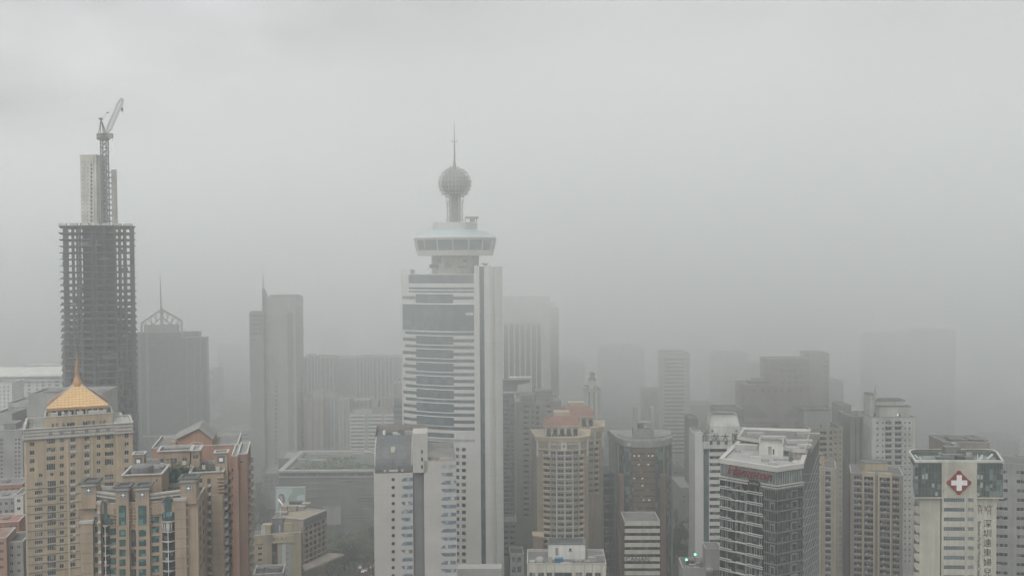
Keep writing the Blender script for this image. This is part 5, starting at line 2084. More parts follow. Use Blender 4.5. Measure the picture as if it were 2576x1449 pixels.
def teal_extra(b, f, P, zt):
    mb = MB()
    zz = lambda py: f.z(1300, py)
    f.box(mb, f.u(1283, 960), f.u(1336, 960), zz(955), zz(949), .8, 6)
    pts = [(1302, 968), (1336, 961), (1336, 983), (1300, 986)]
    mb.poly([f.p(*f.hit(x, y), 1.0) for x, y in reversed(pts)])
    f.box(mb, f.u(1262, 980), f.u(1336, 980), zz(989), zz(984), .5, -.003)
    b.part('roof_screen', mb, 'white')
    mb = MB()
    f.box(mb, f.u(1266, 960), f.u(1334, 960), zt - .5, zz(957), -3, 9)
    b.part('roof_house', mb, 'grey_dark')


tower('office_block', 'dark teal glass office block with white roof screens right of the ball tower', 'office block', 1250, 1294, 988, 620, 2, 30, 'grey_mid', roof='roof_grey', wins=[([(1260, 1281), (1283, 1292.5)], 993, 11.3, 9.2, 40, ('glass_green', 'frame', 4, 1))], extra=teal_extra)
tower('apartment_tower', 'grey apartment tower with broad blank walls and small windows behind the arched cream tower', 'apartment tower', 1298, 1412, 1010, 582, 2, 26, 'grey',
      wins=[([(1317, 1331), (1373, 1387)], 1019, 13.6, 6.5, 21, SG), ([(1337.5, 1343.5)], 1019, 13.6, 6, 21, SG), ([(1348, 1357)], 1019, 13.6, 10, 21, SG)], crown=((1348, 1390, 984, 1010, 'grey', 8), (1310, 1346, 996, 1010, 'grey_mid', 6)))
tower('low_building', 'dark low building with shop-like openings at the foot of the white ball tower', 'building', 1262, 1300, 1312, 560, 2, 16, 'grey', wins=[(span(1265, 1297, 2, .7), 1320, 14, 8, 6, SG)])
tower('low_building', 'small pale house with one dark window low at the foot of the white ball tower', 'building', 1283, 1318, 1392, 505, 4, 12, 'grey', wins=[([(1287, 1297), (1301, 1311)], 1400, 24, 16, 2, SG)], roof='roof_dark')


def arched_tower(name_label, dx, dy, Y, lower):
    X = lambda x: x + dx
    yy = lambda y: y + dy
    A = [at(X(1350), yy(1110), Y + 4).to_2d(), at(X(1384), yy(1110), Y + .6).to_2d(), at(X(1400), yy(1110), Y - .2).to_2d(), at(X(1420), yy(1110), Y - .6).to_2d(), at(X(1440), yy(1110), Y - .2).to_2d(), at(X(1456), yy(1110), Y + .6).to_2d(), at(X(1479), yy(1110), Y + 4).to_2d()]
    P = A + [A[-1] + Vector((2, 20)), A[0] + Vector((-2, 20))]
    b = Bd('apartment_tower', name_label, 'apartment tower', mid(P), None)
    f = Face(at(X(1350), yy(1110), Y).to_2d(), at(X(1479), yy(1110), Y).to_2d())
    zz = lambda py: f.z(X(1415), yy(py))
    zt = zz(1100)
    mb = MB()
    mb.prism(P, 0, zt, 0)
    b.part('wall', mb, 'tan')
    # cornice
    mb = MB()
    for y0, y1, o in ((1103, 1099, 1.0), (1111, 1104, .6)):
        Q = inset(P, -o)
        mb.loft([Vector((p.x, p.y, zz(y0 if o > .8 else y0))) for p in Q], [Vector((p.x, p.y, zz(y1))) for p in Q], 0)
        mb.poly([(p.x, p.y, zz(y1)) for p in Q], 0)
        mb.poly([(p.x, p.y, zz(y0)) for p in reversed(Q)], 0)
    b.part('cornice', mb, 'cream_pale')
    # arcade house
    R = rect(X(1372), X(1456), yy(1090), Y + 3, 0, 14)
    r = Face(R[0], R[1])
    zr0, zr1 = zt, zz(1076)
    b.wall(R, zr0, zr1, 'cream_pale', [], name='arcade_wall', top=False)
    for k in range(5):
        u = r.L * (k + .5) / 5
        mb = MB()
        w2 = r.L / 5 * .3
        zt2 = zr1 - 1.6
        pts = [(u - w2, zr0 + .3), (u + w2, zr0 + .3)] + [(u + w2 * math.cos(pi * q / 8), zt2 + w2 * math.sin(pi * q / 8) - .4) for q in range(9)]
        mb.poly([r.p(a, z, .03) for a, z in pts])
        b.part('arch_window', mb, 'glass_dark')
    for k in range(6):
        u = min(r.L - .3, max(.3, r.L * k / 5))
        mb = MB()
        r.box(mb, u - .3, u + .3, zr0, zr1, .3, -.003)
        b.part('column', mb, 'white')
    E = inset(R, -1.1)
    c = mid(R)
    ze = zr1 + .9
    zp = zz(1051)
    mb = MB()
    mb.prism(E, zr1, ze, 1, bot=True)
    levels = [(1.0, ze + .003), (.86, ze + (zp - ze) * .42), (.66, ze + (zp - ze) * .78), (.42, zp)]
    rings = [[Vector((c.x + (p.x - c.x) * s, c.y + (p.y - c.y) * s, z)) for p in E] for s, z in levels]
    for a, d in zip(rings, rings[1:]):
        mb.loft(a, d, 0)
    mb.poly(rings[-1], 0)
    b.part('tiled_roof', mb, ['red_tile', 'cream_pale'])
    mb = MB()
    mb.prism([p.to_2d() for p in [Vector((c.x + (q.x - c.x) * .42, c.y + (q.y - c.y) * .42)).to_3d() for q in E]], zp - .5, zz(1041), 0)
    b.part('roof_cap', mb, 'cream_pale')
    # floors: window bay, piers, balconies either side
    nfl = lower
    fl = 14.9
    fm = [Face(A[i], A[i + 1]) for i in range(6)]
    for k in range(nfl):
        y = 1135 + fl * k
        za, zb = zz(y + 8), zz(y)
        for i, f_ in ((1, fm[1]), (2, fm[2]), (3, fm[3]), (4, fm[4])):
            b.wins.append((9 - .01 * k, f_.L * .78, zb - za, ('glass', 'frame', 2, 1), f_.p(f_.L / 2, (za + zb) / 2, .24), f_.ang))
        for f_ in (fm[0], fm[5]):
            lo = f_ is fm[0]
            u0, u1 = (f_.L * .5, f_.L * .98) if lo else (f_.L * .02, f_.L * .45)
            mb = MB()
            f_.box(mb, u0, u1, zz(y + 14), zz(y + 8), 1.1, -.003, 0)
            f_.box(mb, u0 + .15, u1 - .15, zz(y + 8), zz(y + 1), .05, -.004, 1)
            b.part('balcony', mb, ['cream_pale', 'glass_dark'])
    for k in range(nfl):
        y = 1135 + fl * k
        for f_ in fm[2:4]:
            mb = MB()
            f_.box(mb, .02, f_.L - .02, zz(y + 11), zz(y + 9.3), .35, -.003)
            b.part('sill', mb, 'white')
    for f_, u in ((fm[1], fm[1].L * .97), (fm[3], .05), (fm[4], fm[4].L * .05)):
        mb = MB()
        f_.box(mb, u - .22, u + .22, 2, zz(1131), .45, -.003)
        b.part('rib', mb, 'white')
    for f_, u0, u1 in ((fm[0], 0.1, .9), (fm[0], fm[0].L - .8, fm[0].L), (fm[5], 0.0, .8), (fm[5], fm[5].L - .9, fm[5].L - .1)):
        mb = MB()
        f_.box(mb, u0, u1, zz(1150), zz(1112), .5, -.003)
        b.part('pilaster', mb, 'white')
    mb = MB()
    for f_ in fm:
        f_.box(mb, 0, f_.L, zz(1133), zz(1130.5), .7, -.003)
        if f_ not in (fm[0], fm[5]):
            f_.box(mb, 0, f_.L, zz(1119), zz(1113.5), .6, -.003)
    b.part('string_course', mb, 'cream_pale')
    mb = MB()
    g_ = fm[2]
    u = g_.L
    f_ = fm[2]
    f_.box(mb, u - 1.8, u + 1.4, zz(1131), zz(1112), .8, -.003, 0)
    uc = u - .2
    for q in ((0, 1.5, .35), (0, .9, .8), (0, .2, .25)):
        pass
    mb.poly([f_.p(uc - .9, zz(1122), .85), f_.p(uc, zz(1126), .85), f_.p(uc + .9, zz(1122), .85), f_.p(uc, zz(1117), .85)], 1)
    f_.box(mb, uc - .12, uc + .12, zz(1129), zz(1125), .85, -.81, 1)
    b.part('crest_panel', mb, ['white', 'grey_mid'])
    mb = MB()
    for k in range(10):
        q = Vector((f.p(f.L * (.2 + .06 * k), zt)))
        mb.lathe((q.x, q.y + 1.6, zt), [(.4, 0), (.55, .9), (.05, 1.8)], 6, 0, k)
    b.part('roof_planting', mb, 'leaf_roof')
    if lower > 15:
        mb = MB()
        S_ = [at(1341, 1330, Y - 3).to_2d(), at(1366, 1330, Y - 6).to_2d(), at(1366, 1330, Y + 3).to_2d(), at(1341, 1330, Y + 3).to_2d()]
        mb.prism(S_, 0, zz(1344), 0)
        Q = inset(S_, -.5)
        mb.prism(Q, zz(1344), zz(1340), 1, bot=True)
        b.part('side_pavilion', mb, ['brown_pale', 'cream_pale'])
    b.done()


arched_tower('cream apartment tower with red tiled roof over an arcade, the nearer of two alike', 0, 0, 520, 16)
arched_tower('cream apartment tower with a faded red roof, half hidden behind its nearer twin', 38, -24, 570, 9)


# ---------------------------------------------------------------- middle right in the fog
tower('apartment_tower', 'hazy white ribbed flats between the red roofed towers and the dark ghost tower', 'apartment tower', 1474, 1512, 980, 690, 2, 24, 'white', slabs=[(1481, 1485, 985, 1300, 'grey_mid', .05), (1493, 1497, 985, 1300, 'grey_mid', .05), (1506, 1508, 985, 1300, 'grey_mid', .05)], crown=((1484, 1500, 955, 980, 'white', 8), (1488, 1496, 940, 956, 'trim_grey', 10)))
tower('office_tower', 'dark ghost tower with a pale top band fading into the cloud', 'office tower', 1512, 1622, 873, 1000, 0, 34, 'grey_dark', slabs=[(1512, 1621, 873, 890, 'grey', .4), (1513, 1518, 890, 1110, 'grey', .3), (1556, 1559, 890, 1110, 'grey_mid', .3)], roof='roof_grey')
tower('office_tower', 'hazy grey slab with a pale square frame right of the dark ghost tower', 'office tower', 1622, 1668, 984, 860, 0, 26, 'grey_mid', slabs=[(1622, 1667, 979, 988, 'trim', .5), (1660, 1666, 988, 1130, 'trim_grey', .4)], roof='roof_grey')
tower('office_tower', 'hazy white tower with ribbon windows left of the misty gap', 'office tower', 1669, 1735, 889, 800, 0, 28, 'white', wins=[([(1671, 1722)], 900 + 2, 9.75, 4.4, 25, SB)], slabs=[(1724, 1734, 889, 1150, 'white', .3)])
tower('office_block', 'blank pale grey block in the mist between two ribbon-windowed towers', 'office block', 1736, 1802, 1020, 840, 0, 26, 'grey', roof='roof_grey')
tower('office_block', 'low dark grey block below the blank pale one in the misty gap', 'office block', 1734, 1756, 1052, 700, 0, 20, 'grey_mid', roof='roof_grey')
tower('office_tower', 'hazy white tower with ribbon windows right of the misty gap', 'office tower', 1801, 1882, 890, 900, 0, 28, 'white', wins=[([(1811, 1874)], 899, 9.7, 4.2, 8, SB), ([(1811, 1836)], 976, 9.7, 4.6, 8, SB)], slabs=[(1838, 1846, 962, 1040, 'grey_dark', .1)])
tower('office_block', 'pale grey block with a boxy parapet left of the stepped brown building', 'office block', 1802, 1868, 1030, 650, 0, 20, 'grey', slabs=[(1802, 1867, 1047, 1052, 'grey_mid', .1)], roof='roof_grey')


def stepped_extra(b, f, P, zt):
    zz = lambda py: f.z(1950, py)

    def panel(pts, mt, nm='wall_panel'):
        mb = MB()
        mb.poly([f.p(*f.hit(x, y), .06) for x, y in reversed(pts)])
        b.part(nm, mb, mt)
    panel([(1871.5, 1019.5), (1908.5, 1019.5), (1908.5, 1030), (1920, 1030), (1920, 1040), (1930, 1040), (1930, 1049.5), (1871.5, 1049.5)], 'grey_dark')
    panel([(2034, 1020), (1995, 1020), (1995, 1031), (1983.5, 1031), (1983.5, 1040.5), (1974, 1040.5), (1974, 1050), (2034, 1050)], 'grey_dark')
    for y0, y1, m, o in ((1057, 1060, 'grey', .5), (1061, 1066, 'grey_mid', .1), (990, 992, 'grey_mid', .3)):
        mb = MB()
        f.box(mb, f.u(1871, y0) if y0 > 1000 else f.u(1900, y0), f.u(2034, y0) if y0 > 1000 else f.u(2016, y0), zz(y1), zz(y0), o, -.003)
        b.part('ledge', mb, m)
    Q = rect(1929, 2034, 905, 726, 0, 20)
    q = Face(Q[0], Q[1])
    b.wall(Q, zt - 3, q.z(1980, 903), 'mauve', [(0, grid(q, [(1963, 1973), (1980, 1990), (1996, 2006), (2011, 2020)], 914, 15, 7, 5, 1990), SG)], name='upper_wall', roof='roof_grey')
    mb = MB()
    f.box(mb, f.u(1886, 960), f.u(1936, 960), zz(966), zz(959), -2, 8)
    b.part('roof_plant', mb, 'grey_dark')
    mb = MB()
    f.box(mb, f.u(1896, 955), f.u(1924, 955), zz(959), zz(951), -3, 7)
    b.part('roof_house', mb, 'cream_pale')
    # glazed ground storeys behind the near roofs
    mb = MB()
    f.box(mb, f.u(1941, 1070), f.u(1961, 1070), zz(1078), zz(1068), .08, -.003)
    b.part('window', mb, 'glass_far')


tower('office_block', 'mauve brown building with stepped dark recesses behind the curved roof block', 'office block', 1871, 2034, 968, 720, 0, 28, 'mauve', wins=[([(1893, 1901), (1914, 1924), (1931, 1940), (1947, 1957), (1963, 1973), (1980, 1990), (1996, 2006), (2011, 2020)], 979, 12, 7.5, 1, SG)], extra=stepped_extra, roof='roof_grey')
tower('office_block', 'hazy grey tower rising right behind the mauve stepped building', 'office block', 2036, 2086, 889, 745, 0, 24, 'mauve', wins=[([(2074, 2083)], 905, 14, 7, 9, SF)], roof='roof_grey')
tower('apartment_tower', 'hazy grey flats with pale balcony stripes right of the mauve building', 'apartment tower', 2086, 2122, 960, 800, 0, 24, 'grey_mid', bands=[(2088, 2115, 966, 11, 4, 10, 'grey', .7)], roof='roof_grey')
tower('apartment_tower', 'beige apartment tower under a boxy white parapet behind the dark curtain-walled hotel', 'apartment tower', 2036, 2120, 1076, 560, 2, 24, 'beige', wins=[([(2062, 2080), (2086, 2094)], 1084, 14.2, 9, 25, SG), ([(2099, 2105), (2112, 2116)], 1084, 14.2, 6, 25, SG)], slabs=[(2040, 2058, 1090, 1400, 'taupe', .3)], crown=((2022, 2088, 1031, 1076, 'trim_grey', 6),), roof='roof_grey')


# ---------------------------------------------------------------- brown hotel tower and the banded block in front
def brown_hotel():
    A = [at(x, 1120, y).to_2d() for x, y in ((1555, 572), (1572, 564), (1600, 560), (1640, 560), (1668, 563), (1690, 572))]
    P = A + [A[-1] + Vector((3, 26)), A[0] + Vector((-3, 26))]
    b = Bd('hotel', 'dark curved hotel tower with brown glass, a pale sign band and an open roof frame', 'hotel', mid(P))
    f = Face(at(1555, 1120, 560).to_2d(), at(1690, 1120, 560).to_2d())
    zz = lambda py: f.z(1620, py)
    zt = zz(1101)
    mb = MB()
    mb.prism(P, 0, zt - 4, 0)
    b.part('wall', mb, 'glass_green')
    mb = MB()
    Q = inset(P, -.4)
    mb.prism(Q, zz(1125), zz(1110), 0, bot=True)
    for p, q in zip(A, A[1:]):
        mb.tube((p.x, p.y, zt), (q.x, q.y, zt), .4, 0, 5)
        for t in (0, .33, .66):
            m_ = p.lerp(q, t)
            mb.tube((m_.x, m_.y, zz(1110)), (m_.x, m_.y, zt), .16, 0, 4)
    band = b.part('sign_band', mb, 'grey')
    fc = Face(A[1], A[4])
    lettering('MILLEAVEU', 3.0, fc, 1614, 1117, 'white_paint', band, out=2.4, depth=.1, space=1.1)
    fm = [Face(p, q) for p, q in zip(A, A[1:])]
    for k in range(21):
        z0, z1 = zz(1128 + 15.2 * k + 11), zz(1128 + 15.2 * k)
        for i in (1, 2, 3):
            f_ = fm[i]
            mb = MB()
            f_.box(mb, .1 if i != 1 else f_.L * .7, f_.L - .1 if i != 3 else f_.L * .3, z0, z1, .08, -.003)
            b.part('brown_panel', mb, 'brown_band')
    for f_, u in ((fm[0], .5), (fm[4], fm[4].L - .5), (fm[4], .4)):
        mb = MB()
        f_.box(mb, u - .5, u + .5, 0, zz(1128), .4, -.003)
        b.part('corner_rib', mb, 'taupe')
    for x0, x1 in ((1558, 1570), (1661, 1674)):
        mb = MB()
        f.box(mb, f.u(x0, 1300), f.u(x1, 1300), 0, zz(1195), 1.5, 6)
        b.part('corner_pier', mb, 'brown_band')
    # lamps glowing behind the glass
    for x, y in ((1596, 1146), (1607, 1146), (1631, 1146), (1641, 1146), (1607, 1168), (1631, 1168), (1596, 1203), (1616, 1203), (1616, 1221), (1619, 1257), (1633, 1257), (1607, 1292), (1619, 1292)):
        f_ = fm[2] if 1600 < x < 1640 else fm[3] if x >= 1640 else fm[1]
        mb = MB()
        u, z = f_.hit(x, y)
        f_.box(mb, u - .4, u + .4, z - .1, z + .12, .16, -.09)
        b.part('ceiling_lamp', mb, 'lamp_warm')
    # open frame on the roof
    G = rect(1595, 1645, 1090, 568, 0, 10)
    g = Face(G[0], G[1])
    gz = lambda py: g.z(1620, py)
    mb = MB()
    mb.prism(G, zt - 4, gz(1079), 0)
    b.part('roof_house', mb, 'grey')
    mb = MB()
    w = g.L
    for u in (0, w - 2.0):
        g.box(mb, u, u + 2.0, gz(1079), gz(1024), 0, 3)
    g.box(mb, 2.0, w - 2.0, gz(1064), gz(1060), -.1, 2.5)
    b.part('roof_frame', mb, 'trim')
    mb = MB()
    g.box(mb, 2.2, w * .5, gz(1079), gz(1066), -1.0, 2.5)
    b.part('opening', mb, 'grey_dark')
    b.done()


brown_hotel()
tower('office_block', 'dark glass block with thin pale floor lines left of the brown hotel tower', 'office block', 1512, 1560, 1190, 600, 2, 22, 'glass_green', bands=[(1513, 1558, 1204, 20, 4, 13, 'grey_mid', .3)], slabs=[(1513, 1534, 1140 + 60, 1150 + 55, 'grey', .3)], roof='roof_dark')


def banded_extra(b, f, P, zt):
    mb = MB()
    lettering('CANAN', 3.1, f, 1604, 1405.5, 'black', b.o, out=.5, depth=.1, space=1.05)


tower('office_block', 'office block of bold pale and dark stripes with dark rooftop-style letters on one stripe', 'office block', 1571, 1660, 1311, 470, -1, 18, 'glass_dark', bands=[(1571.3, 1659.7, 1311.5, 17.75, 9.8, 9, 'offwhite', .4)], extra=banded_extra, roof='roof_grey')


# ---------------------------------------------------------------- white roof in the middle foreground
def white_roof():
    P = rect(1326, 1525, 1417, 400, -1.5, 20)
    f = Face(P[0], P[1])
    b = Bd('office_block', 'off-white block at the bottom edge with a blue tank and dome on its roof', 'office block', mid(P))
    zt = f.z(1420, 1417)
    b.wall(P, 0, zt, 'offwhite', [(0, grid(f, [(1332, 1347), (1353, 1369), (1374, 1390), (1394, 1440), (1447, 1465), (1473, 1490), (1496, 1513)], 1439, 24, 15, 2, 1420), ('glass', 'frame', 2, 1))], parapet=1.0, roof='roof_grey', cop_w=.35)
    mb = MB()
    for x in (1330.5, 1353, 1374.5, 1394, 1444, 1470, 1490, 1512):
        u = f.u(x, 1430)
        f.box(mb, u - .14, u + .14, zt - 8, zt - .25, .05, -.003)
    b.part('joint', mb, 'grey')
    Q = rect(1379, 1472.5, 1400, 409, -1.5, 9)
    q = Face(Q[0], Q[1])
    zq = q.z(1425, 1368)
    b.wall(Q, zt - 1, zq, 'white', [], name='roof_house', parapet=.7, roof='roof_dark', coping='grey_dark', cop_w=.6)
    for x0, x1, y0, y1, m in ((1432, 1437, 1378.5, 1383.5, 'black'), (1430, 1440, 1384.5, 1386, 'grey_dark'), (1397, 1404, 1377, 1396, 'taupe')):
        mb = MB()
        q.pbox(mb, x0, x1, y0, y1, .12, -.003)
        b.part('vent', mb, m)
    z = zt - 1
    for x, Y, w, h, m, nm in ((1406, 403.5, 3.4, 2.0, 'blue_paint', 'water_tank'), (1385, 404, 1.4, 2.6, 'beige', 'roof_plant'), (1440, 403.5, 2.0, 1.0, 'grey_dark', 'roof_plant'), (1455, 403, 2.8, 1.4, 'grey', 'roof_plant'), (1490, 406, 3.2, 1.6, 'trim_grey', 'roof_plant'), (1508, 407, 3.8, 2.0, 'grey', 'roof_plant'), (1338, 404, 2.2, .8, 'trim', 'roof_plant'), (1425, 402, 5, .5, 'trim', 'roof_plant'), (1478, 403, 2, .9, 'taupe', 'roof_plant')):
        p = at(x, 1410, Y)
        mb = MB()
        mb.abox(p.x - w / 2, p.x + w / 2, p.y - 1, p.y + 1, z, z + h)
        mb.abox(p.x - w / 2 - .12, p.x + w / 2 + .12, p.y - 1.1, p.y + 1.1, z + h, z + h + .12)
        if nm == 'water_tank':
            for t in range(4):
                mb.abox(p.x - w / 2 + w * t / 3 - .06, p.x - w / 2 + w * t / 3 + .06, p.y - 1.06, p.y - 1, z, z + h)
        b.part(nm, mb, m)
    p = at(1358, 1408, 404)
    mb = MB()
    mb.lathe((p.x, p.y, z), [(1.9, 0), (1.9, 1.3), (1.6, 2.0), (.9, 2.5), (.1, 2.6)], 18)
    b.part('extractor_dome', mb, 'trim_grey')
    mb = MB()
    for k in range(9):
        t = k / 8
        x = 1474 + 50 * t
        p = at(x, 1400, 409)
        mb.tube((p.x, p.y, z), (p.x, p.y, z + 2.4), .05, 0, 4)
    a, c = at(1474, 1400, 409), at(1524, 1400, 409)
    for h in (.8, 1.6, 2.4):
        mb.tube((a.x, a.y, z + h), (c.x, c.y, z + h), .04, 0, 4)
    b.part('railing', mb, 'trim')
    b.done()


white_roof()


# ---------------------------------------------------------------- low things in the street gap
tower('low_building', 'low pale roofed building in the gap between the curved hotel and the sign tower', 'building', 1712, 1752, 1226, 690, 2, 40, 'grey', roof='trim', wins=[(span(1716, 1750, 3, .6), 1246, 12, 6, 2, SG)])
tower('low_building', 'dark low block with thin bright slats in the gap beside the white sign tower', 'building', 1736, 1756, 1338, 620, 2, 20, 'grey_dark', roof='roof_dark', fins=([1738, 1740.5, 1743, 1745.5, 1748], 1341, 1356, .35, .3))
tower('low_building', 'hazy grey building deep in the gap right of the brown hotel tower', 'building', 1690, 1722, 1178, 760, 0, 26, 'grey_mid', roof='roof_grey', wins=[(span(1692, 1720, 2, .6), 1186, 11, 5, 5, SF)])
tower('low_building', 'narrow dim brown slab right beside the brown hotel tower', 'building', 1676, 1692, 1205, 640, 0, 16, 'brown_band', roof='roof_dark', wins=[([(1678, 1681), (1685, 1688)], 1215, 12, 6, 12, SD)])
tower('low_building', 'small yellow roofed building deep in the haze left of the advertising board', 'building', 640, 668, 1232, 800, 2, 24, 'taupe', roof='roof_grey', wins=[(span(642, 666, 3, .6), 1238, 9, 5, 2, SF)])
# ================================================================ white sign tower with Chinese characters
def sign_tower():
    P = rect(1748, 1868, 1100, 510, -2, 22)
    f = Face(P[0], P[1])
    b = Bd('office_tower', 'white office tower with four dark Chinese characters on its parapet and a tapered roof house', 'office tower', mid(P))
    zz = lambda py: f.z(1800, py)
    zt = zz(1094)
    st = ('glass', 'frame', 4, 1)
    b.wall(P, 0, zt, 'white_tile', [(0, grid(f, [(1785, 1858)], 1129, 17.5, 8.2, 16, 1800), st), (0, [(f.u(1770, 1300), f.u(1783.5, 1300), 3, zz(1130))], ('glass_blue', 'frame_dark', 2, 20))], parapet=1.0)
    mb = MB()
    f.box(mb, 0, f.u(1768.5, 1200), 0, zz(1086), .8, -.003)
    b.part('pier', mb, 'white_tile')
    mb = MB()
    f.box(mb, f.u(1768.6, 1110), f.u(1868, 1110), zz(1127), zz(1093), 1.3, -.003)
    sp = b.part('sign_panel', mb, 'white')
    lettering('金龙大厦', 4.3, f, 1811, 1100, 'ink', sp, out=1.32, depth=.15, space=1.34)
    for k, x in enumerate((1787, 1805.5, 1825, 1844)):
        mb = MB()
        f.box(mb, f.u(x - 3, 1112), f.u(x + 4.5, 1112), zz(1117), zz(1108), 1.36, -1.302)
        b.part('panel_window', mb, 'glass_blue')
    mb = MB()
    f.box(mb, f.u(1785, 1105), f.u(1849, 1105), zz(1107.6), zz(1106), 1.7, -1.302)
    b.part('ledge', mb, 'grey')
    G = rect(1786, 1861, 1090, 516, -2, 12)
    c = mid(G)
    z0, z1 = zt - 1, f.z(1820, 1050)
    lo = [Vector((p.x, p.y, z0)) for p in G]
    mm = [Vector((p.x, p.y, z0 + (z1 - z0) * .45)) for p in G]
    hi = [Vector((c.x + (p.x - c.x) * .86, c.y + (p.y - c.y) * .7, z1)) for p in G]
    mb = MB()
    mb.loft(lo, mm)
    mb.loft(mm, hi)
    b.part('tapered_house', mb, 'white')
    mb = MB()
    mb.poly([p - Vector((0, 0, .4)) for p in hi], 0)
    for i in range(4):
        mb.tube(hi[i], hi[(i + 1) % 4], .35, 1, 5)
    b.part('house_roof', mb, ['roof_dark', 'trim'])
    g = Face(G[0], G[1])
    for x in (1789.5, 1850):
        mb = MB()
        g.pbox(mb, x, x + 5, 1081, 1087, .1, -.003)
        b.part('vent', mb, 'grey_dark')
    for x0, x1, ya, yb, m in ((1755, 1768, 1077, 1090, 'white'), (1802, 1820, 1084, 1092, 'trim_grey'), (1862, 1894, 1070, 1090, 'white')):
        b.roofbox('roof_house', x0, x1, ya, yb, 520, 5, m, -2, zt - 1)
    b.done()


sign_tower()


# ================================================================ dark curtain-walled hotel with a red script sign
def script_hotel():
    a, m_, c = at(1811, 1165, 358), at(1953, 1185, 342), at(2019, 1180, 348)
    P = [p.to_2d() for p in (a, m_, c)] + [at(2040, 1150, 392).to_2d(), at(1880, 1150, 412).to_2d()]
    f, g = Face(P[0], P[1]), Face(P[1], P[2])
    b = Bd('hotel', 'dark glass hotel with a red script sign under its white roof edge and pale ledges', 'hotel', mid(P))
    zr = f.z(1953, 1176)
    zg0 = f.z(1953, 1223)
    mb = MB()
    mb.prism(P, 0, zg0, 0, top=False)
    mb.prism(inset(P, .15), zg0, zr - 1.4, 1, top=False)
    b.part('wall', mb, ['glass_dark', 'glass_green'])
    # curtain fins of the top storey
    for ff, n in ((f, 40), (g, 15)):
        for k in range(n):
            u = ff.L * (k + .5) / n
            mb = MB()
            ff.box(mb, u - .07, u + .07, zg0 + .4, zr - 1.4, .12, .15)
            b.part('fin', mb, 'pale_green')
    # white roof edge, terrace deck
    o = inset(P, -.35)
    i_ = inset(P, 1.2)
    mb = MB()
    mb.loft([Vector((p.x, p.y, zr - 1.5)) for p in o], [Vector((p.x, p.y, zr + .2)) for p in o])
    mb.loft([Vector((p.x, p.y, zr + .2)) for p in o], [Vector((p.x, p.y, zr + .2)) for p in i_])
    mb.loft([Vector((p.x, p.y, zr + .2)) for p in i_], [Vector((p.x, p.y, zr - .8)) for p in i_])
    mb.poly([(p.x, p.y, zr - 1.5) for p in reversed(o)])
    b.part('roof_edge', mb, 'warm_white')
    mb = MB()
    mb.poly([(p.x, p.y, zr - .7) for p in i_])
    b.part('roof_deck', mb, 'trim_grey')
    # double string course below the curtain
    mb = MB()
    for ff in (f, g):
        ff.box(mb, -.2, ff.L + .2, zg0 - .1, zg0 + .35, .55, -.003, 0)
        ff.box(mb, -.2, ff.L + .2, zg0 - 1.0, zg0 - .5, .45, -.003, 0)
    b.part('string_course', mb, 'trim')
    # red script lettering and its dark plaque
    lettering('Hampton', 5.0, f, 1885, 1189, 'red_letter', b.o, out=.5, depth=.2, shear=.35, space=.94)
    mb = MB()
    u0, u1 = f.u(1884, 1207), f.u(1915, 1207)
    zc = (f.z(1899, 1209) + f.z(1899, 1221)) / 2
    hh = 1.05
    pts = [(u0 + .5, -hh), (u1 - .5, -hh), (u1, -hh * .5), (u1, hh * .3), (u1 - 1, hh), (u0 + 1, hh), (u0, hh * .3), (u0, -hh * .5)]
    A = [f.p(u, zc + z, .75) for u, z in pts]
    B = [f.p(u, zc + z, .2) for u, z in pts]
    mb.poly(A)
    mb.loft(B, A)
    pl = b.part('plaque', mb, 'black')
    lettering('by Hilton', .95, f, 1899.5, 1215.3, 'cream_pale', pl, out=.77, depth=.03)
    # floors: pale ledges that jog down halfway, glass panels between
    fl = 3.72
    uM = f.u(1920, 1300)
    for k in range(11):
        z = zg0 - 3.6 - fl * k
        mb = MB()
        u1, u2, u3 = uM * .27, uM * .38, uM * .64
        for q0, q1, dz in ((.05, u1, 0), (u3, uM, .0)):
            f.box(mb, q0, q1, z + .15, z + .4, .6, -.003)
            f.box(mb, q0, q1, z - .5, z - .25, .6, -.003)
        f.box(mb, u2, u3, z - .35, z + .1, .6, -.003)
        A = [f.p(u1, z + .4, .6), f.p(u1, z - .5, .6), f.p(u2, z - .35, .6), f.p(u2, z + .1, .6)]
        mb.poly(A)
        b.part('floor_ledge', mb, 'trim')
        for t in range(9):
            if RN.random() < .75:
                u = uM * (t + .5) / 9
                w = uM / 9 * RN.choice([.3, .45])
                mb = MB()
                f.box(mb, u - w / 2, u + w / 2, z + .45, z + fl - .55, .05, -.003)
                b.wins.append((w * 2.6, w, fl - 1.0, ('glass_green', 'frame', 1, 1), f.p(u, z + fl / 2, .27), f.ang))
    # dark louvred half with projecting frames
    mb = MB()
    for ff, ua, ub in ((f, uM + .2, f.L), (g, 0, g.L)):
        n = int((ub - ua) / .75)
        for k in range(n):
            u = ua + (ub - ua) * (k + .5) / n
            ff.box(mb, u - .06, u + .06, 20, zg0 - 1.0, .18, -.003)
        for k in range(14):
            z = zg0 - 1.2 - fl * k
            ff.box(mb, ua, ub, z - .45, z, .24, -.003)
    b.part('louvres', mb, 'grey_dark')
    for k in range(11):
        z = zg0 - 2.2 - fl * k
        for ff, ua, ub in ((g, .55, .78),) + (((f, .9, .98),) if k % 2 else ()):
            mb = MB()
            ff.box(mb, ff.L * ua, ff.L * ub, z - .3, z, .5, -.003)
            ff.box(mb, ff.L * ua, ff.L * ua + .25, z - 2.4, z - .3, .4, -.003)
            ff.box(mb, ff.L * ub - .25, ff.L * ub, z - 2.4, z - .3, .4, -.003)
            b.part('window_frame', mb, 'grey_mid')
    # penthouse: bowed white roof slab with glass below, and lift house
    zp = zr - .7
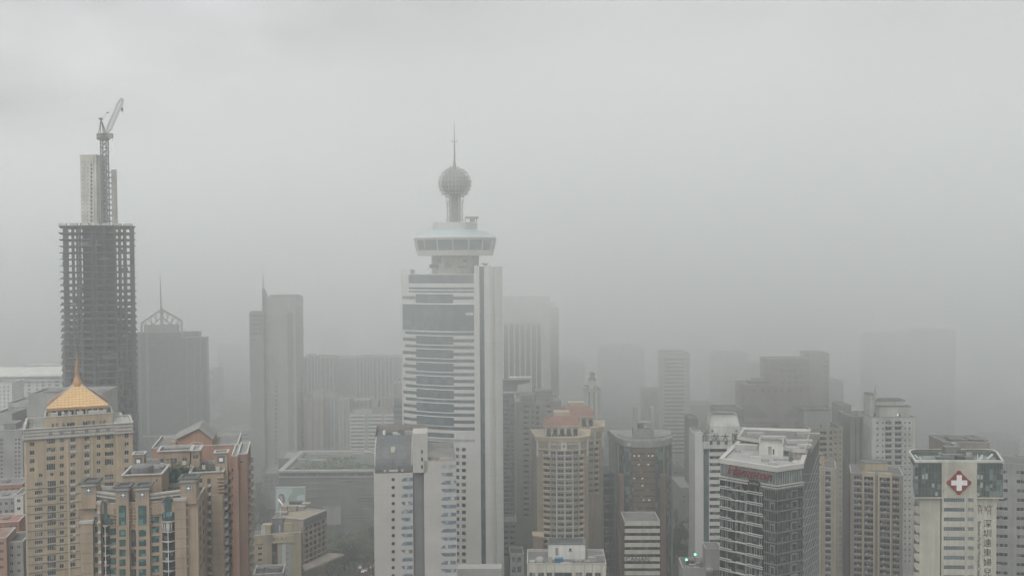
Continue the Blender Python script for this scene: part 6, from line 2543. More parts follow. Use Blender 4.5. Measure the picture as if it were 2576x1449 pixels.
    A2 = [at(1854, 1130, 392).to_2d(), at(1895, 1130, 386).to_2d(), at(1940, 1125, 380).to_2d(), at(1973, 1125, 374).to_2d(), at(1974, 1130, 366).to_2d(), at(2028, 1130, 363).to_2d(), at(2040, 1090, 405).to_2d(), at(1868, 1100, 412).to_2d()]
    zs = zat(1101, 390, 1870)
    mb = MB()
    mb.prism(inset(A2, .6), zp, zs - 1.0, 0, top=False)
    b.part('penthouse_glass', mb, 'glass_green')
    mb = MB()
    lo = [Vector((p.x, p.y, zs - 1.0)) for p in A2]
    hi = [Vector((p.x, p.y, zs + .35 + .0 * i)) for i, p in enumerate(A2)]
    for i in (5, 6, 4):
        hi[i].z += .4
    mb.loft(lo, hi, 0)
    mb.poly(list(reversed(lo)), 0)
    inn = [Vector((p.x, p.y, zs - .3)) for p in inset(A2, .9)]
    mb.loft(hi, inn, 0)
    mb.poly(inn, 1)
    b.part('roof_slab', mb, ['warm_white', 'roof_grey'])
    h0, h1 = Face(A2[0], A2[1]), Face(A2[4], A2[5])
    mb = MB()
    for k in range(14):
        for ff in (h0, Face(A2[1], A2[2])):
            u = ff.L * (k + .5) / 14
            ff.box(mb, u - .06, u + .06, zp, zs - 1.0, -.4, .6)
    b.part('mullion', mb, 'grey')
    mb = MB()
    for t in (0, .22, .42, .62, .8, 1):
        h1.box(mb, h1.L * t - .12, h1.L * t + .12, zp, zs - 1, -.2, .6)
    for z in (.25, .5, .75):
        zz = zp + (zs - 1 - zp) * z
        h1.box(mb, .3, h1.L - .3, zz - .08, zz + .08, -.25, .6)
    b.part('frame', mb, 'trim')
    Q = [at(1910, 1140, 368).to_2d(), at(1971, 1140, 364).to_2d(), at(1971, 1140, 374).to_2d(), at(1910, 1140, 376).to_2d()]
    q = Face(Q[0], Q[1])
    b.wall(Q, zp, q.z(1940, 1112), 'white', [(0, [(q.u(1944, 1130), q.u(1947.5, 1130), zp + .6, zp + 2.6)], ('glass_dark', None, 1, 1)), (0, [(q.u(1932, 1130), q.u(1941, 1130), zp + .3, zp + 3.4)], ('trim_grey', None, 1, 1))], name='lift_house', parapet=.4, roof='roof_grey')
    mb = MB()
    p = at(1862, 1132, 378)
    mb.prism(rect(1848, 1906, 1138, 379, -18, 3), zp, zp + 1.9, 0)
    b.part('roof_bench', mb, 'trim')
    for x, Y, w, h, m in ((2000, 349, 2.2, 1.3, 'white'), (1990, 356, 1.2, 1.5, 'frame_dark'), (1945, 350, 3.2, .7, 'trim'), (1925, 356, 2.6, .8, 'trim_grey'), (1880, 366, 2.4, .9, 'frame'), (1900, 362, 4.5, .5, 'frame'), (1965, 358, 5, .5, 'trim_grey'), (2005, 360, 3, .7, 'taupe'), (1835, 377, 2, .9, 'frame'), (1856, 374, 2, .6, 'trim_grey')):
        p = at(x, 1165, Y)
        mb = MB()
        mb.abox(p.x - w / 2, p.x + w / 2, p.y - .8, p.y + .8, zp, zp + h)
        mb.abox(p.x - w / 2 + .2, p.x + w / 2 - .2, p.y - .6, p.y + .6, zp + h, zp + h + .2)
        b.part('roof_plant', mb, m)
    for x, Y in ((1985, 366), (2024, 372), (2032, 395), (1900, 398), (1945, 388), (2010, 380)):
        p = at(x, 1105, Y)
        mb = MB()
        w = RN.uniform(2, 5)
        mb.abox(p.x - w, p.x + w, p.y - 1.2, p.y + 1.2, zs - .3, zs + RN.uniform(.4, 1.0))
        b.part('roof_plant', mb, RN.choice(['trim', 'grey', 'pale_green', 'trim_grey']))
    # diagrid side wall sloping at the right
    s = Face(P[2], P[3])
    mb = MB()
    q0, q1 = s.p(.2, 0, .2), s.p(s.L, 0, 3.2)
    top0, top1 = zr - 1, zs - .5
    mb.poly([(q0.x, q0.y, 0), (q1.x, q1.y, 0), (q1.x, q1.y, top1), (q0.x, q0.y, top0)], 0)
    for k in range(46):
        z = 6 + 3.1 * k
        for d in (-1, 1):
            za, zb = (z, z + 9) if d > 0 else (z + 9, z)
            if max(za, zb) < top0:
                nudge = Vector((.06, -.03, 0))
                mb.tube(Vector((q0.x, q0.y, za)) + nudge, Vector((q1.x, q1.y, zb)) + nudge, .16, 1, 4)
    b.part('lattice_wall', mb, ['grey_dark', 'trim_grey'])
    b.done()


script_hotel()


# ---------------------------------------------------------------- small grey roofs with green lamps in front of the sign tower
def lamp_roof():
    P = rect(1717, 1822, 1428, 400, -3, 14)
    f = Face(P[0], P[1])
    b = Bd('office_block', 'small grey block at the bottom edge with junk on its walled roof', 'office block', mid(P))
    zt = f.z(1765, 1428)
    b.wall(P, 0, zt, 'grey', [(0, [(f.u(1778, 1440), f.u(1781.5, 1440), 40, zt - 1)], ('glass_dark', None, 1, 6))], parapet=2.0, roof='roof_grey', coping='trim_grey', cop_w=.3)
    Q = rect(1775, 1814, 1424, 398, -3, 9)
    q = Face(Q[0], Q[1])
    b.wall(Q, zt - 4, q.z(1794, 1379), 'grey', [], name='stair_house', parapet=2.4, roof='roof_dark', coping='trim_grey', cop_w=.3)
    mb = MB()
    q.box(mb, .2, q.L * .42, zt - .4, zt + .6, 2.2, -.003)
    q.box(mb, q.L * .46, q.L * .9, zt - 2.5, zt - .2, .1, -.004, 1)
    b.part('porch', mb, ['trim_grey', 'grey_dark'])
    for x, Y, w, h, m in ((1728, 404, 1.4, 1.4, 'trim_grey'), (1742, 405, 2.6, 1.8, 'taupe'), (1752, 403, 1.6, 1.2, 'trim_grey'), (1736, 409, 3, 2.2, 'roof_dark'), (1765, 406, 1.5, 2.6, 'grey_dark'), (1758, 409, 2.6, 1.2, 'taupe')):
        p = at(x, 1420, Y)
        mb = MB()
        mb.abox(p.x - w / 2, p.x + w / 2, p.y - .8, p.y + .8, zt - 2, zt - 2 + h)
        mb.abox(p.x - w / 2 - .1, p.x + w / 2 + .1, p.y - .9, p.y + .9, zt - 2 + h, zt - 1.9 + h)
        b.part('roof_clutter', mb, m)
    b.done()
    for px, py, Y, lab in ((1726.7, 1407, 402, 'round green lamp on the back corner of the cluttered grey roof'), (1748.7, 1394, 412, 'round green lamp higher up against the white pier of the sign tower')):
        p = at(px, py, Y)
        e = empty('signal_lamp', (p.x, p.y, zt), lab, 'lamp', 'green lamps by the cluttered grey roof')
        mb = MB()
        mb.tube((p.x, p.y + .2, zt - 1.9), (p.x, p.y + .2, p.z - .4), .1, 0, 6)
        mb.tube((p.x, p.y + .5, p.z), (p.x, p.y + .05, p.z), .5, 0, 12)
        mb.build('pole', M['steel_dark'], e)
        mb = MB()
        for k in range(7):
            pass
        mb.lathe((p.x, p.y, p.z), [(.1, -.42), (.34, -.28), (.44, 0), (.34, .28), (.1, .42)], 12)
        mb.build('lens', M['lamp_green'], e)


lamp_roof()


# ================================================================ hospital tower with the red and white cross
def hospital():
    B = rect(2313, 2507, 1300, 400, -2.5, 26)
    f = Face(B[0], B[1])
    B[2], B[3] = B[2] + f.e * 8.6, B[3] + f.e * 8.6
    b = Bd('hospital', 'cream hospital tower with a red and white cross sign and Chinese lettering', 'hospital', mid(B))
    n = f.n
    SH = .33
    zz = lambda py: f.z(2410, py)
    zg0, zg1, zt = zz(1249), zz(1165), zz(1161)
    uc0, uc1 = f.u(2366, 1300), f.u(2454, 1300)

    def sub(u0, u1, dn, dep):
        return [f.a + f.e * u0 + n * dn, f.a + f.e * u1 + n * dn, f.a + f.e * (u1 + SH * dep) - n * dep, f.a + f.e * (u0 + SH * dep) - n * dep]
    # body either side of the centre bay; the top flares out to carry the glass box
    uL, uR = f.u(2299, 1250), f.u(2519.5, 1250)
    for u0, u1, sgn in ((0, uc0, -1), (uc1, f.L, 1)):
        mb = MB()
        mb.prism(sub(u0, u1, 0, 24), 0, zg0 - 4.3, 0, top=False)
        edge0 = uL if sgn < 0 else uR
        prev = None
        for k in range(9):
            t = k / 8
            ease = 1 - math.sqrt(max(0, 1 - t * t))
            z = zg0 - 4.3 + 4.3 * t
            a, c = (u0 + (edge0 - u0) * ease, u1) if sgn < 0 else (u0, u1 + (edge0 - u1) * ease)
            ring = [Vector((p.x, p.y, z)) for p in sub(a, c, .9 * ease, 24)]
            if prev:
                mb.loft(prev, ring, 0)
            prev = ring
        b.part('side_wall', mb, 'offwhite')
    C = sub(uc0, uc1, 1.1, 20)
    g = Face(C[0], C[1])
    b.wall(C, 0, zt, 'offwhite', [(0, grid(g, [(2374, 2427), (2434.5, 2449.5)], 1252.5, 24.1, 10.6, 9, 2410), ('glass_blue', 'frame', 9, 1))], name='centre_wall', top=False)
    # curtain walled box
    for (u0, u1) in ((uL, uc0 - .01), (uc1 + .01, uR)):
        mb = MB()
        mb.prism(sub(u0, u1, .9, 22), zg0, zg1, 0, bot=True)
        gb = b.part('glass_box', mb, 'glass_green')
        gf = Face(*sub(u0, u1, .9, 22)[:2])
        mb = MB()
        nn = 8
        for k in range(nn + 1):
            u = gf.L * k / nn
            gf.box(mb, u - .06, u + .06, zg0, zg1, .09, -.003)
        for k in range(5):
            z = zg0 + (zg1 - zg0) * k / 4
            gf.box(mb, 0, gf.L, z - .06, z + .06, .07, -.003)
        mb.build('mullion', M['frame_dark'], gb)
        for q in range(7):
            if RN.random() < .9:
                k, r = RN.randrange(nn), RN.randrange(3)
                mb = MB()
                gf.box(mb, gf.L * (k + .15) / nn, gf.L * (k + .85) / nn, zg0 + (zg1 - zg0) * (r * .25 + .04), zg0 + (zg1 - zg0) * (r * .25 + RN.uniform(.12, .22)), .05, -.02)
                mb.build('blind', M['pale_green'], gb)
        mb = MB()
        gf.box(mb, -.1, gf.L + .1, zg0 - .5, zg0, .3, -.003)
        b.part('string_course', mb, 'offwhite')
    # the rim of the open roof, rounded at its ends
    def oval(o, z):
        pts = []
        x0, x1, d0, d1 = uL - o, uR + o, .9 + o, -24 - o
        pts.append((uL - o + .2, d0))
        pts.append((uR + o, d0))
        for k in range(1, 7):
            a = pi / 2 * k / 6
            pts.append((uR + o - 5 * (1 - math.cos(a)) , d0 - 17 - 7 * math.sin(a) - 2 * o))
        for k in range(0, 7):
            a = pi / 2 * k / 6
            pts.append((uL - o - 1.5 + 3 * (1 - math.cos(pi / 2 - a)), d0 - 24 - 2 * o + 6 * (k / 6) ** 1.5))
        return [Vector((*(f.a + f.e * (u - SH * min(0, d)) + n * d), z)) for u, d in pts]
    mb = MB()
    O0, O1 = oval(.35, zt - .2), oval(.35, zt + .75)
    I0, I1 = oval(-.45, zt - 3), oval(-.45, zt + .75)
    mb.loft(O0, O1, 0)
    mb.loft(O1, I1, 0)
    mb.loft(I1, I0, 1)
    b.part('roof_rim', mb, ['white', 'roof_grey'])
    mb = MB()
    mb.poly(oval(-.44, zt - 2.4), 0)
    b.part('roof_deck', mb, 'roof_grey')
    for x, w, h, dp, m in ((2398, 8, 3.4, 10, 'grey'), (2375, 5, 2.6, 9, 'grey_mid'), (2398, 6.5, 6.2, 12, 'grey_mid'), (2420, 4, 4.6, 12, 'grey_dark'), (2385, 3, 5.4, 13, 'grey'), (2432, 5, 2.8, 8, 'grey_mid'), (2418, 3, 3.2, 7, 'roof_dark'), (2360, 4, 1.4, 8, 'trim_grey'), (2405, 1.6, 7.2, 14, 'trim_grey')):
        u = f.u(x, 1160)
        mb = MB()
        p = f.a + f.e * (u + SH * dp) - n * dp
        mb.abox(p.x - w / 2, p.x + w / 2, p.y - 1.4, p.y + 1.4, zt - 2.4, zt - 2.4 + h)
        mb.abox(p.x - w / 2 - .15, p.x + w / 2 + .15, p.y - 1.5, p.y + 1.5, zt - 2.4 + h, zt - 2.25 + h)
        b.part('roof_plant', mb, m)
    for x, dp, h, lean in ((2308, 10, 3, 1.6), (2318, 7, 2.6, .4), (2326, 5, 1.8, .2), (2470, 6, 2.6, -.4), (2476, 9, 3.2, -1.0), (2498, 9, 3.4, -3.0)):
        u = f.u(x, 1160)
        p = f.a + f.e * (u + SH * dp) - n * dp
        mb = MB()
        mb.tube((p.x + lean, p.y, zt - 2.4), (p.x - lean * .4, p.y + 1, zt - 2.4 + h), .5, 0, 8)
        b.part('duct', mb, 'white')
    mb = MB()
    u = f.u(2462, 1160)
    p = f.a + f.e * u - n * 1
    mb.tube((p.x, p.y, zt - 2.4), (p.x, p.y, zt + 3), .12, 0, 6)
    b.part('roof_pole', mb, 'white_paint')
    # cross emblem
    um, zm = g.hit(2411.8, 1213.4)
    em = MB()
    R0 = 4.9
    lob = []
    for k in range(4):
        a = pi / 2 * k
        for d, r in ((-.30, .80), (-.13, .97), (0, 1.0), (.13, .97), (.30, .80)):
            lob.append((r * R0 * math.cos(a + d), r * R0 * math.sin(a + d)))
        lob.append((.72 * R0 * math.cos(a + pi / 4), .72 * R0 * math.sin(a + pi / 4)))
    A = [g.p(um + x, zm + z, .5) for x, z in lob]
    Bk = [g.p(um + x, zm + z, .02) for x, z in lob]
    ctr = g.p(um, zm, .5)
    for i in range(len(A)):
        j = (i + 1) % len(A)
        em.poly([ctr, A[i], A[j]], 0)
        em.poly([Bk[i], Bk[j], A[j], A[i]], 0)
    sg = b.part('emblem', em, 'red_paint')
    cr = MB()
    L_, w_ = 3.15, 1.02
    g.box(cr, um - L_, um + L_, zm - w_, zm + w_, .58, -.502)
    g.box(cr, um - w_, um + w_, zm + w_, zm + L_, .58, -.502)
    g.box(cr, um - w_, um + w_, zm - L_, zm - w_, .58, -.502)
    cr.build('cross', M['white_paint'], sg)
    # writing
    for k, ch in enumerate('深圳遠東婦兒'):
        lettering(ch, 3.5, f, 2484, 1318 + 24.3 * k, 'ink', b.o, out=.04, depth=.05)
    lettering('Shenzhen Far East Women&Children', 1.75, f, 2463, 1310, 'ink', b.o, out=.04, depth=.04, rot=-pi / 2, align='LEFT', space=.92)
    mb = MB()
    def stroke(pts):
        for p, q in zip(pts, pts[1:]):
            a = f.p(*f.hit(2455.6 + .119 * p[0] * 1.0, 1262 + .1265 * p[1]), .06)
            c = f.p(*f.hit(2455.6 + .119 * q[0] * 1.0, 1262 + .1265 * q[1]), .06)
            mb.tube(a, c, .09, 0, 5)
    S0 = lambda L: [(x * .955 - 90, y) for x, y in L]
    for L in (((165, 55), (155, 65), (170, 75), (175, 60), (165, 55)), ((170, 80), (135, 170), (225, 165), (180, 85), (240, 90)), ((165, 85), (110, 65)), ((160, 175), (150, 245)), ((205, 170), (220, 235)), ((295, 85), (285, 95), (300, 100), (295, 85)), ((290, 100), (290, 200)), ((300, 110), (325, 160)), ((390, 70), (380, 82), (400, 85), (390, 70)),
              ((340, 90), (320, 170), (420, 175), (410, 100), (470, 75)), ((345, 90), (400, 95)), ((360, 180), (345, 245)), ((400, 180), (420, 255))):
        stroke(S0(L))
    b.part('pictogram', mb, 'ink')
    # curved balconies up the left flank
    sf = Face(B[3], B[0])
    for k in range(14):
        z = zg0 - 7.2 - 3.86 * k
        mb = MB()
        pr = []
        for q in range(9):
            a = pi * .5 * q / 8
            pr.append((1.9 * math.sin(a) + .1, 3.2 * (1 - math.cos(a))))
        for (o0, h0), (o1, h1) in zip(pr, pr[1:]):
            mb.poly([sf.p(sf.L - 12, z + h0, o0), sf.p(sf.L - .3, z + h0, o0), sf.p(sf.L - .3, z + h1, o1), sf.p(sf.L - 12, z + h1, o1)])
        mb.poly([sf.p(sf.L - .3, z, 0)] + [sf.p(sf.L - .3, z + h, o) for o, h in pr] + [sf.p(sf.L - .3, z + 3.2, 0)])
        b.part('curved_balcony', mb, 'offwhite')
    # weather stains
    mb = MB()
    for x, y, l, w in ((2319, 1284, 10, .12), (2313, 1310, 20, .08), (2345, 1272, 12, .1), (2372, 1232, 9, .3), (2378, 1228, 7, .2), (2390, 1267, 3, .3)):
        ff = g if x > 2366 else f
        u, z = ff.hit(x, y)
        mb.poly([ff.p(u, z - l * .12, .015), ff.p(u + w, z - l * .12, .015), ff.p(u + w * 1.6, z, .015), ff.p(u - w * .4, z, .015)])
    b.part('stain', mb, 'taupe')
    b.done()


hospital()

tower('office_block', 'plain beige-grey block with a raised parapet right behind the hospital roof', 'office block', 2376, 2490, 1112, 470, -3, 20, 'taupe', crown=((2395, 2436, 1106, 1113, 'grey', 4), (2442, 2486, 1106, 1113, 'grey_mid', 6)), roof='roof_grey')
tower('office_block', 'grey office block with paired dark strip windows at the right edge behind the hospital', 'office block', 2440, 2640, 1166, 455, -11, 20, 'grey', wins=[([(2490, 2535.5), (2557, 2600)], 1183, 23.1, 9.5, 14, ('glass', 'frame', 4, 1))], roof='roof_grey', ref=2550)


# ---------------------------------------------------------------- residential strips right of the dark hotel
def strips(label, x0, x1, yt, Y, cols, pitch, n, y0, house, wall='beige', th=0, frames=()):
    P = rect(x0, x1, yt, Y, th, 20)
    f = Face(P[0], P[1])
    b = Bd('apartment_tower', label, 'apartment tower', mid(P))
    pr = (x0 + x1) / 2
    b.wall(P, 0, f.z(pr, yt), wall, [(0, grid(f, cols, y0, pitch, pitch * .62, n, pr), ('glass', 'frame', 3, 1))], roof='roof_grey', parapet=.8)
    for k in range(n):
        y = y0 + pitch * k
        for c in cols:
            mb = MB()
            f.box(mb, f.u(c[0], y) + .1, f.u(c[1], y) - .1, f.z(pr, y + pitch * .95), f.z(pr, y + pitch * .68), .8, -.003)
            if RN.random() < .5:
                uu = f.u(c[0], y) + RN.uniform(.3, 2.2)
                f.box(mb, uu, uu + RN.uniform(.5, 1.0), f.z(pr, y + pitch * .68), f.z(pr, y + pitch * .68) + RN.uniform(.4, 1.0), .6, -.2, 1)
            b.part('balcony', mb, ['grey_mid' if RN.random() < .6 else wall, 'frame'])
    for x0_, x1_ in frames:
        mb = MB()
        za, zb = f.z(pr, yt + 3), f.z(pr, yt - 5)
        for x in (x0_, x1_):
            u = f.u(x, yt + 40)
            f.box(mb, u - .32, u + .32, 0, zb, 1.3, -.003)
        f.box(mb, f.u(x0_, yt) + .33, f.u(x1_, yt) - .33, zb - 2.2, zb, 1.3, -.003)
        b.part('frame', mb, 'cream_pale')
    for h in house:
        b.roofbox('roof_house', *h)
    b.done()


strips('cream residential tower with framed window strips right beside the dark hotel', 2036, 2104, 1176, 480, [(2044, 2061), (2076, 2090)], 15.2, 18, 1184, [(2040, 2074, 1144, 1176, 485, 8, 'cream_pale'), (2060, 2080, 1150, 1172, 492, 5, 'cream')], 'beige', -16, ((2042, 2063),))
strips('taller hazy residential tower of framed strips left of the hospital', 2140, 2272, 1192, 480, [(2148, 2168), (2174, 2197), (2213, 2239), (2245, 2263)], 15.5, 17, 1199, [(2175, 2234, 1164, 1194, 488, 8, 'cream_pale')], 'taupe', -17, ((2171.5, 2199), (2210.5, 2241)))


def white_flats_extra(b, f, P, zt):
    zz = lambda py: f.z(2240, py)
    mb = MB()
    p = f.p(f.u(2211, 1000), zz(1010), -6)
    mb.tube(p, (p.x, p.y, zz(970)), 1.1, 0, 4, .1)
    b.part('spire', mb, 'white')
    Q = rect(2139, 2192, 1048, 574, 0, 20)
    q = Face(Q[0], Q[1])
    b.wall(Q, 0, q.z(2165, 1047), 'grey', [], name='rear_wing', roof='roof_grey')
    mb = MB()
    for x0, x1 in ((2150, 2154), (2163, 2167), (2184, 2191)):
        q.box(mb, q.u(x0, 1100), q.u(x1, 1100), 5, q.z(2165, 1050), .06, -.003)
    b.part('recess', mb, 'grey_dark')
    q = f.p(f.u(2257.5, 1043), zz(1043), .6)
    mb = MB()
    mb.lathe((q.x, q.y, q.z), [(.1, -.3), (.28, 0), (.1, .3)], 8)
    b.part('roof_lamp', mb, 'lamp_white')


tower('apartment_tower', 'pale residential tower with a stepped crown and small spire behind the framed-strip tower', 'apartment tower', 2193, 2302, 1049, 560, 0, 22, 'white',
      wins=[([(2205, 2210), (2219, 2223), (2275, 2279), (2286, 2290.5)], 1061, 14.5, 5, 25, SG), ([(2227, 2243), (2251, 2268)], 1059, 14.5, 8.5, 25, ('glass_far', 'frame', 2, 1))],
      bands=[(2226, 2245, 1069, 14.5, 4, 25, 'trim', .8), (2250, 2270, 1069, 14.5, 4, 25, 'trim_grey', .8)], crown=((2204, 2277, 1007, 1048, 'white', 8), (2212, 2291, 1022, 1049, 'white', 4), (2188, 2204, 992, 1048, 'white', 9)), extra=white_flats_extra, roof='roof_grey')
tower('office_tower', 'faint dark ribbed tower dissolving into cloud behind the pale residential crown', 'office tower', 2194, 2292, 842, 900, 0, 30, 'grey_dark', fins=([2199, 2212, 2232, 2245, 2262, 2280, 2289], 843, 1130, 1.4, .8), fin_mat='grey_mid', roof='roof_grey')
tower('office_tower', 'faint dark ribbed tower dissolving into cloud above the hospital', 'office tower', 2312, 2404, 832, 850, 0, 30, 'grey_dark', fins=([2316, 2326, 2342, 2368, 2385, 2400], 833, 1150, 1.4, .8), fin_mat='grey_mid', roof='roof_grey')
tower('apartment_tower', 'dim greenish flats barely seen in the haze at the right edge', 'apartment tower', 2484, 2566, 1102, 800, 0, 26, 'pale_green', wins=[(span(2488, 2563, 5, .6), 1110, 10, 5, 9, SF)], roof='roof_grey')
tower('apartment_tower', 'dark hazy slab in the right edge mist behind the dim greenish flats', 'apartment tower', 2410, 2640, 1050, 1250, 0, 30, 'grey_dark', roof='roof_grey')

tower('office_tower', 'thin ghostly tower just right of the dark ribbed pair in the fog', 'office tower', 2412, 2462, 985, 940, 0, 26, 'grey_mid', fins=([2418, 2430, 2442, 2455], 986, 1130, 1.2, .6), fin_mat='grey', roof='roof_grey')
tower('office_tower', 'ghostly banded tower deep in the fog above the right edge office block', 'office tower', 2474, 2530, 960, 1010, 0, 26, 'grey_mid', wins=[([(2478, 2526)], 970, 9.5, 4, 14, SF)], roof='roof_grey')
tower('apartment_tower', 'narrow foggy flats against the very right edge of the view', 'apartment tower', 2538, 2600, 1010, 900, 0, 26, 'taupe', wins=[(span(2542, 2596, 5, .5), 1018, 9, 4.5, 10, SF)], roof='roof_grey')
tower('apartment_tower', 'narrow dim flats between the boxy parapet tower and the pale residential crown', 'apartment tower', 2118, 2142, 1020, 690, 0, 22, 'grey_mid', wins=[([(2122, 2127), (2133, 2138)], 1028, 11, 5.5, 20, SF)], roof='roof_grey')
tower('office_tower', 'faint grey tower in the fog behind the mauve stepped building', 'office tower', 1884, 1936, 915, 880, 0, 24, 'grey_mid', wins=[([(1888, 1932)], 922, 10, 4.5, 6, SF)], roof='roof_grey')


def far_lamp():
    p = at(2554, 1148, 500)
    e = empty('floodlight', (p.x, p.y, 0), 'bright white floodlight on a mast in the haze at the right edge', 'lamp')
    mb = MB()
    mb.tube((p.x, p.y + .5, 0), (p.x, p.y + .5, p.z), .25, 0, 8)
    mb.build('mast', M['steel'], e)
    mb = MB()
    mb.abox(p.x - 1.2, p.x + 1.2, p.y - .1, p.y + .6, p.z - .7, p.z + .7)
    mb.build('housing', M['steel_dark'], e)
    mb = MB()
    mb.abox(p.x - 1.05, p.x + 1.05, p.y - .16, p.y - .11, p.z - .5, p.z + .5)
    mb.build('lens', M['lamp_white'], e)


far_lamp()

# street lamps in the gap
for px, py, Y, lab in ((1743, 1359, 590, 'street lamp with a pale head beside the white pier of the sign tower'), (1732, 1357, 598, 'leaning street lamp post left of the pale-headed one in the gap')):
    p = at(px, py, Y)
    e = empty('street_lamp', (p.x, p.y, 0), lab, 'street lamp')
    mb = MB()
    mb.tube((p.x, p.y, 0), (p.x, p.y, p.z), .14, 0, 6)
    mb.build('post', M['steel_pale'], e)
    mb = MB()
    mb.abox(p.x - .9, p.x + .5, p.y - .3, p.y + .3, p.z, p.z + .4)
    mb.build('lamp_head', M['trim'], e)
# ---------------------------------------------------------------- ground, streets
g = MB()
g.abox(-9000, 9000, -800, 9000, -1.5, 0)
g.build('ground', M['pavement'], None, kind='structure')
r = MB()
for x0, x1, y0, y1 in ((-205, -178, 420, 1600), (-420, 420, 742, 772), (-95, -72, 520, 742), (120, 146, 420, 1600), (330, 356, 350, 1400)):
    r.abox(x0, x1, y0, y1, -.3, .012)
r.build('road', M['asphalt'], None, kind='structure')
r = MB()
for x, y0, y1 in ((-191.5, 420, 1500), (-83.5, 520, 735), (133, 420, 1500), (343, 350, 1300)):
    y = y0
    while y < y1:
        r.poly([(x - .08, y, .02), (x + .08, y, .02), (x + .08, y + 4, .02), (x - .08, y + 4, .02)])
        y += 10
r.build('road_markings', M['white_paint'], None, kind='structure')


# ---------------------------------------------------------------- trees
def leaf_mat():
    m, nt, b = base_mat('leaf')
    oi = nt.nodes.new('ShaderNodeObjectInfo')
    n = nt.nodes.new('ShaderNodeTexNoise')
    n.inputs['Scale'].default_value = .35
    n.inputs['Detail'].default_value = 4
    tc = nt.nodes.new('ShaderNodeTexCoord')
    nt.links.new(tc.outputs['Object'], n.inputs['Vector'])
    cr = nt.nodes.new('ShaderNodeValToRGB')
    cr.color_ramp.elements[0].color = (.022, .034, .016, 1)
    cr.color_ramp.elements[0].position = .3
    cr.color_ramp.elements[1].color = (.075, .10, .045, 1)
    cr.color_ramp.elements[1].position = .75
    nt.links.new(n.outputs[0], cr.inputs[0])
    nt.links.new(cr.outputs[0], b.inputs['Base Color'])
    b.inputs['Roughness'].default_value = .7
    return m


M['leaf'] = leaf_mat()
M['bark'] = wall_mat('bark', (.09, .07, .05))


def tree_meshes(seed):
    R = random.Random(seed)
    t = MB()
    top = 6.0
    t.tube((0, 0, 0), (0.1, .1, top), .45, 0, 8, .28)
    c = MB()
    for k in range(9):
        a = R.random() * 2 * pi
        rr = R.uniform(.5, 3.6)
        cz = R.uniform(6.5, 11.5)
        cx, cy = rr * math.cos(a), rr * math.sin(a)
        t.tube((0.1, .1, top - R.uniform(0, 1.5)), (cx * .8, cy * .8, cz - .5), .2, 0, 5, .07)
        rad = R.uniform(1.8, 3.0)
        for q in range(150):
            v = Vector((R.gauss(0, 1), R.gauss(0, 1), R.gauss(0, .8))).normalized() * rad * R.uniform(.45, 1.08)
            p = Vector((cx, cy, cz)) + v
            u = Vector((R.gauss(0, 1), R.gauss(0, 1), R.gauss(0, 1))).normalized()
            w = u.orthogonal().normalized()
            l = R.uniform(.3, .6)
            c.poly([p - u * l, p + w * l * .5, p + u * l, p - w * l * .5])
    return t, c


TM = []
for sd in (3, 8, 21):
    t, c = tree_meshes(sd)
    ms = []
    for nm, mb, mt in (('trunk', t, 'bark'), ('crown', c, 'leaf')):
        me = bpy.data.meshes.new(nm)
        me.from_pydata(mb.v, [], mb.f)
        me.materials.append(M[mt])
        ms.append(me)
    TM.append(ms)


def tree(x, y, s, label, group, kind):
    ms = TM[kind]
    e = empty('tree', (x, y, 0), label, 'tree', group)
    e.rotation_euler = (0, 0, RN.random() * 6.28)
    e.scale = (s, s, s * RN.uniform(.9, 1.15))
    for nm, me in zip(('trunk', 'crown'), ms):
        put(bpy.data.objects.new(nm, me), e)


PARK = 'broad dark green tree in the park below the stone clad civic building'
for i, (px, py, Y) in enumerate(((815, 1330, 640), (838, 1318, 638), (862, 1312, 640), (888, 1308, 640), (912, 1310, 638), (934, 1316, 638), (850, 1352, 622), (876, 1348, 622), (903, 1346, 620), (927, 1350, 622),
                                 (840, 1392, 606), (866, 1386, 606), (893, 1384, 604), (918, 1388, 606), (936, 1394, 604), (826, 1424, 598), (852, 1424, 594), (878, 1420, 592), (800, 1438, 590), (830, 1446, 584), (935, 1436, 596))):
    p = at(px, py, Y)
    tree(p.x, p.y, 1.15 + .25 * RN.random(), PARK, 'trees in the park below the civic building', i % 3)
STREET = 'dark street tree in the hazy gap behind the salmon apartment tower'
for i, (px, Y) in enumerate(((642, 690), (652, 720), (660, 755), (668, 800), (676, 830), (650, 790), (640, 840), (686, 870), (664, 700), (672, 740))):
    p = at(px, 1250, Y)
    tree(p.x, p.y, .95 + .3 * RN.random(), STREET, 'street trees behind the salmon apartment tower', i % 3)
GAP = 'dark tree in the street gap between the brown hotel tower and the white office tower'
for i, (px, Y) in enumerate(((1700, 640), (1712, 655), (1726, 668), (1740, 700), (1702, 700), (1718, 720), (1738, 640), (1696, 615), (1716, 610), (1732, 612), (1744, 665))):
    p = at(px, 1300, Y)
    tree(p.x, p.y, 1.0 + .35 * RN.random(), GAP, 'trees in the street gap beside the brown hotel tower', i % 3)


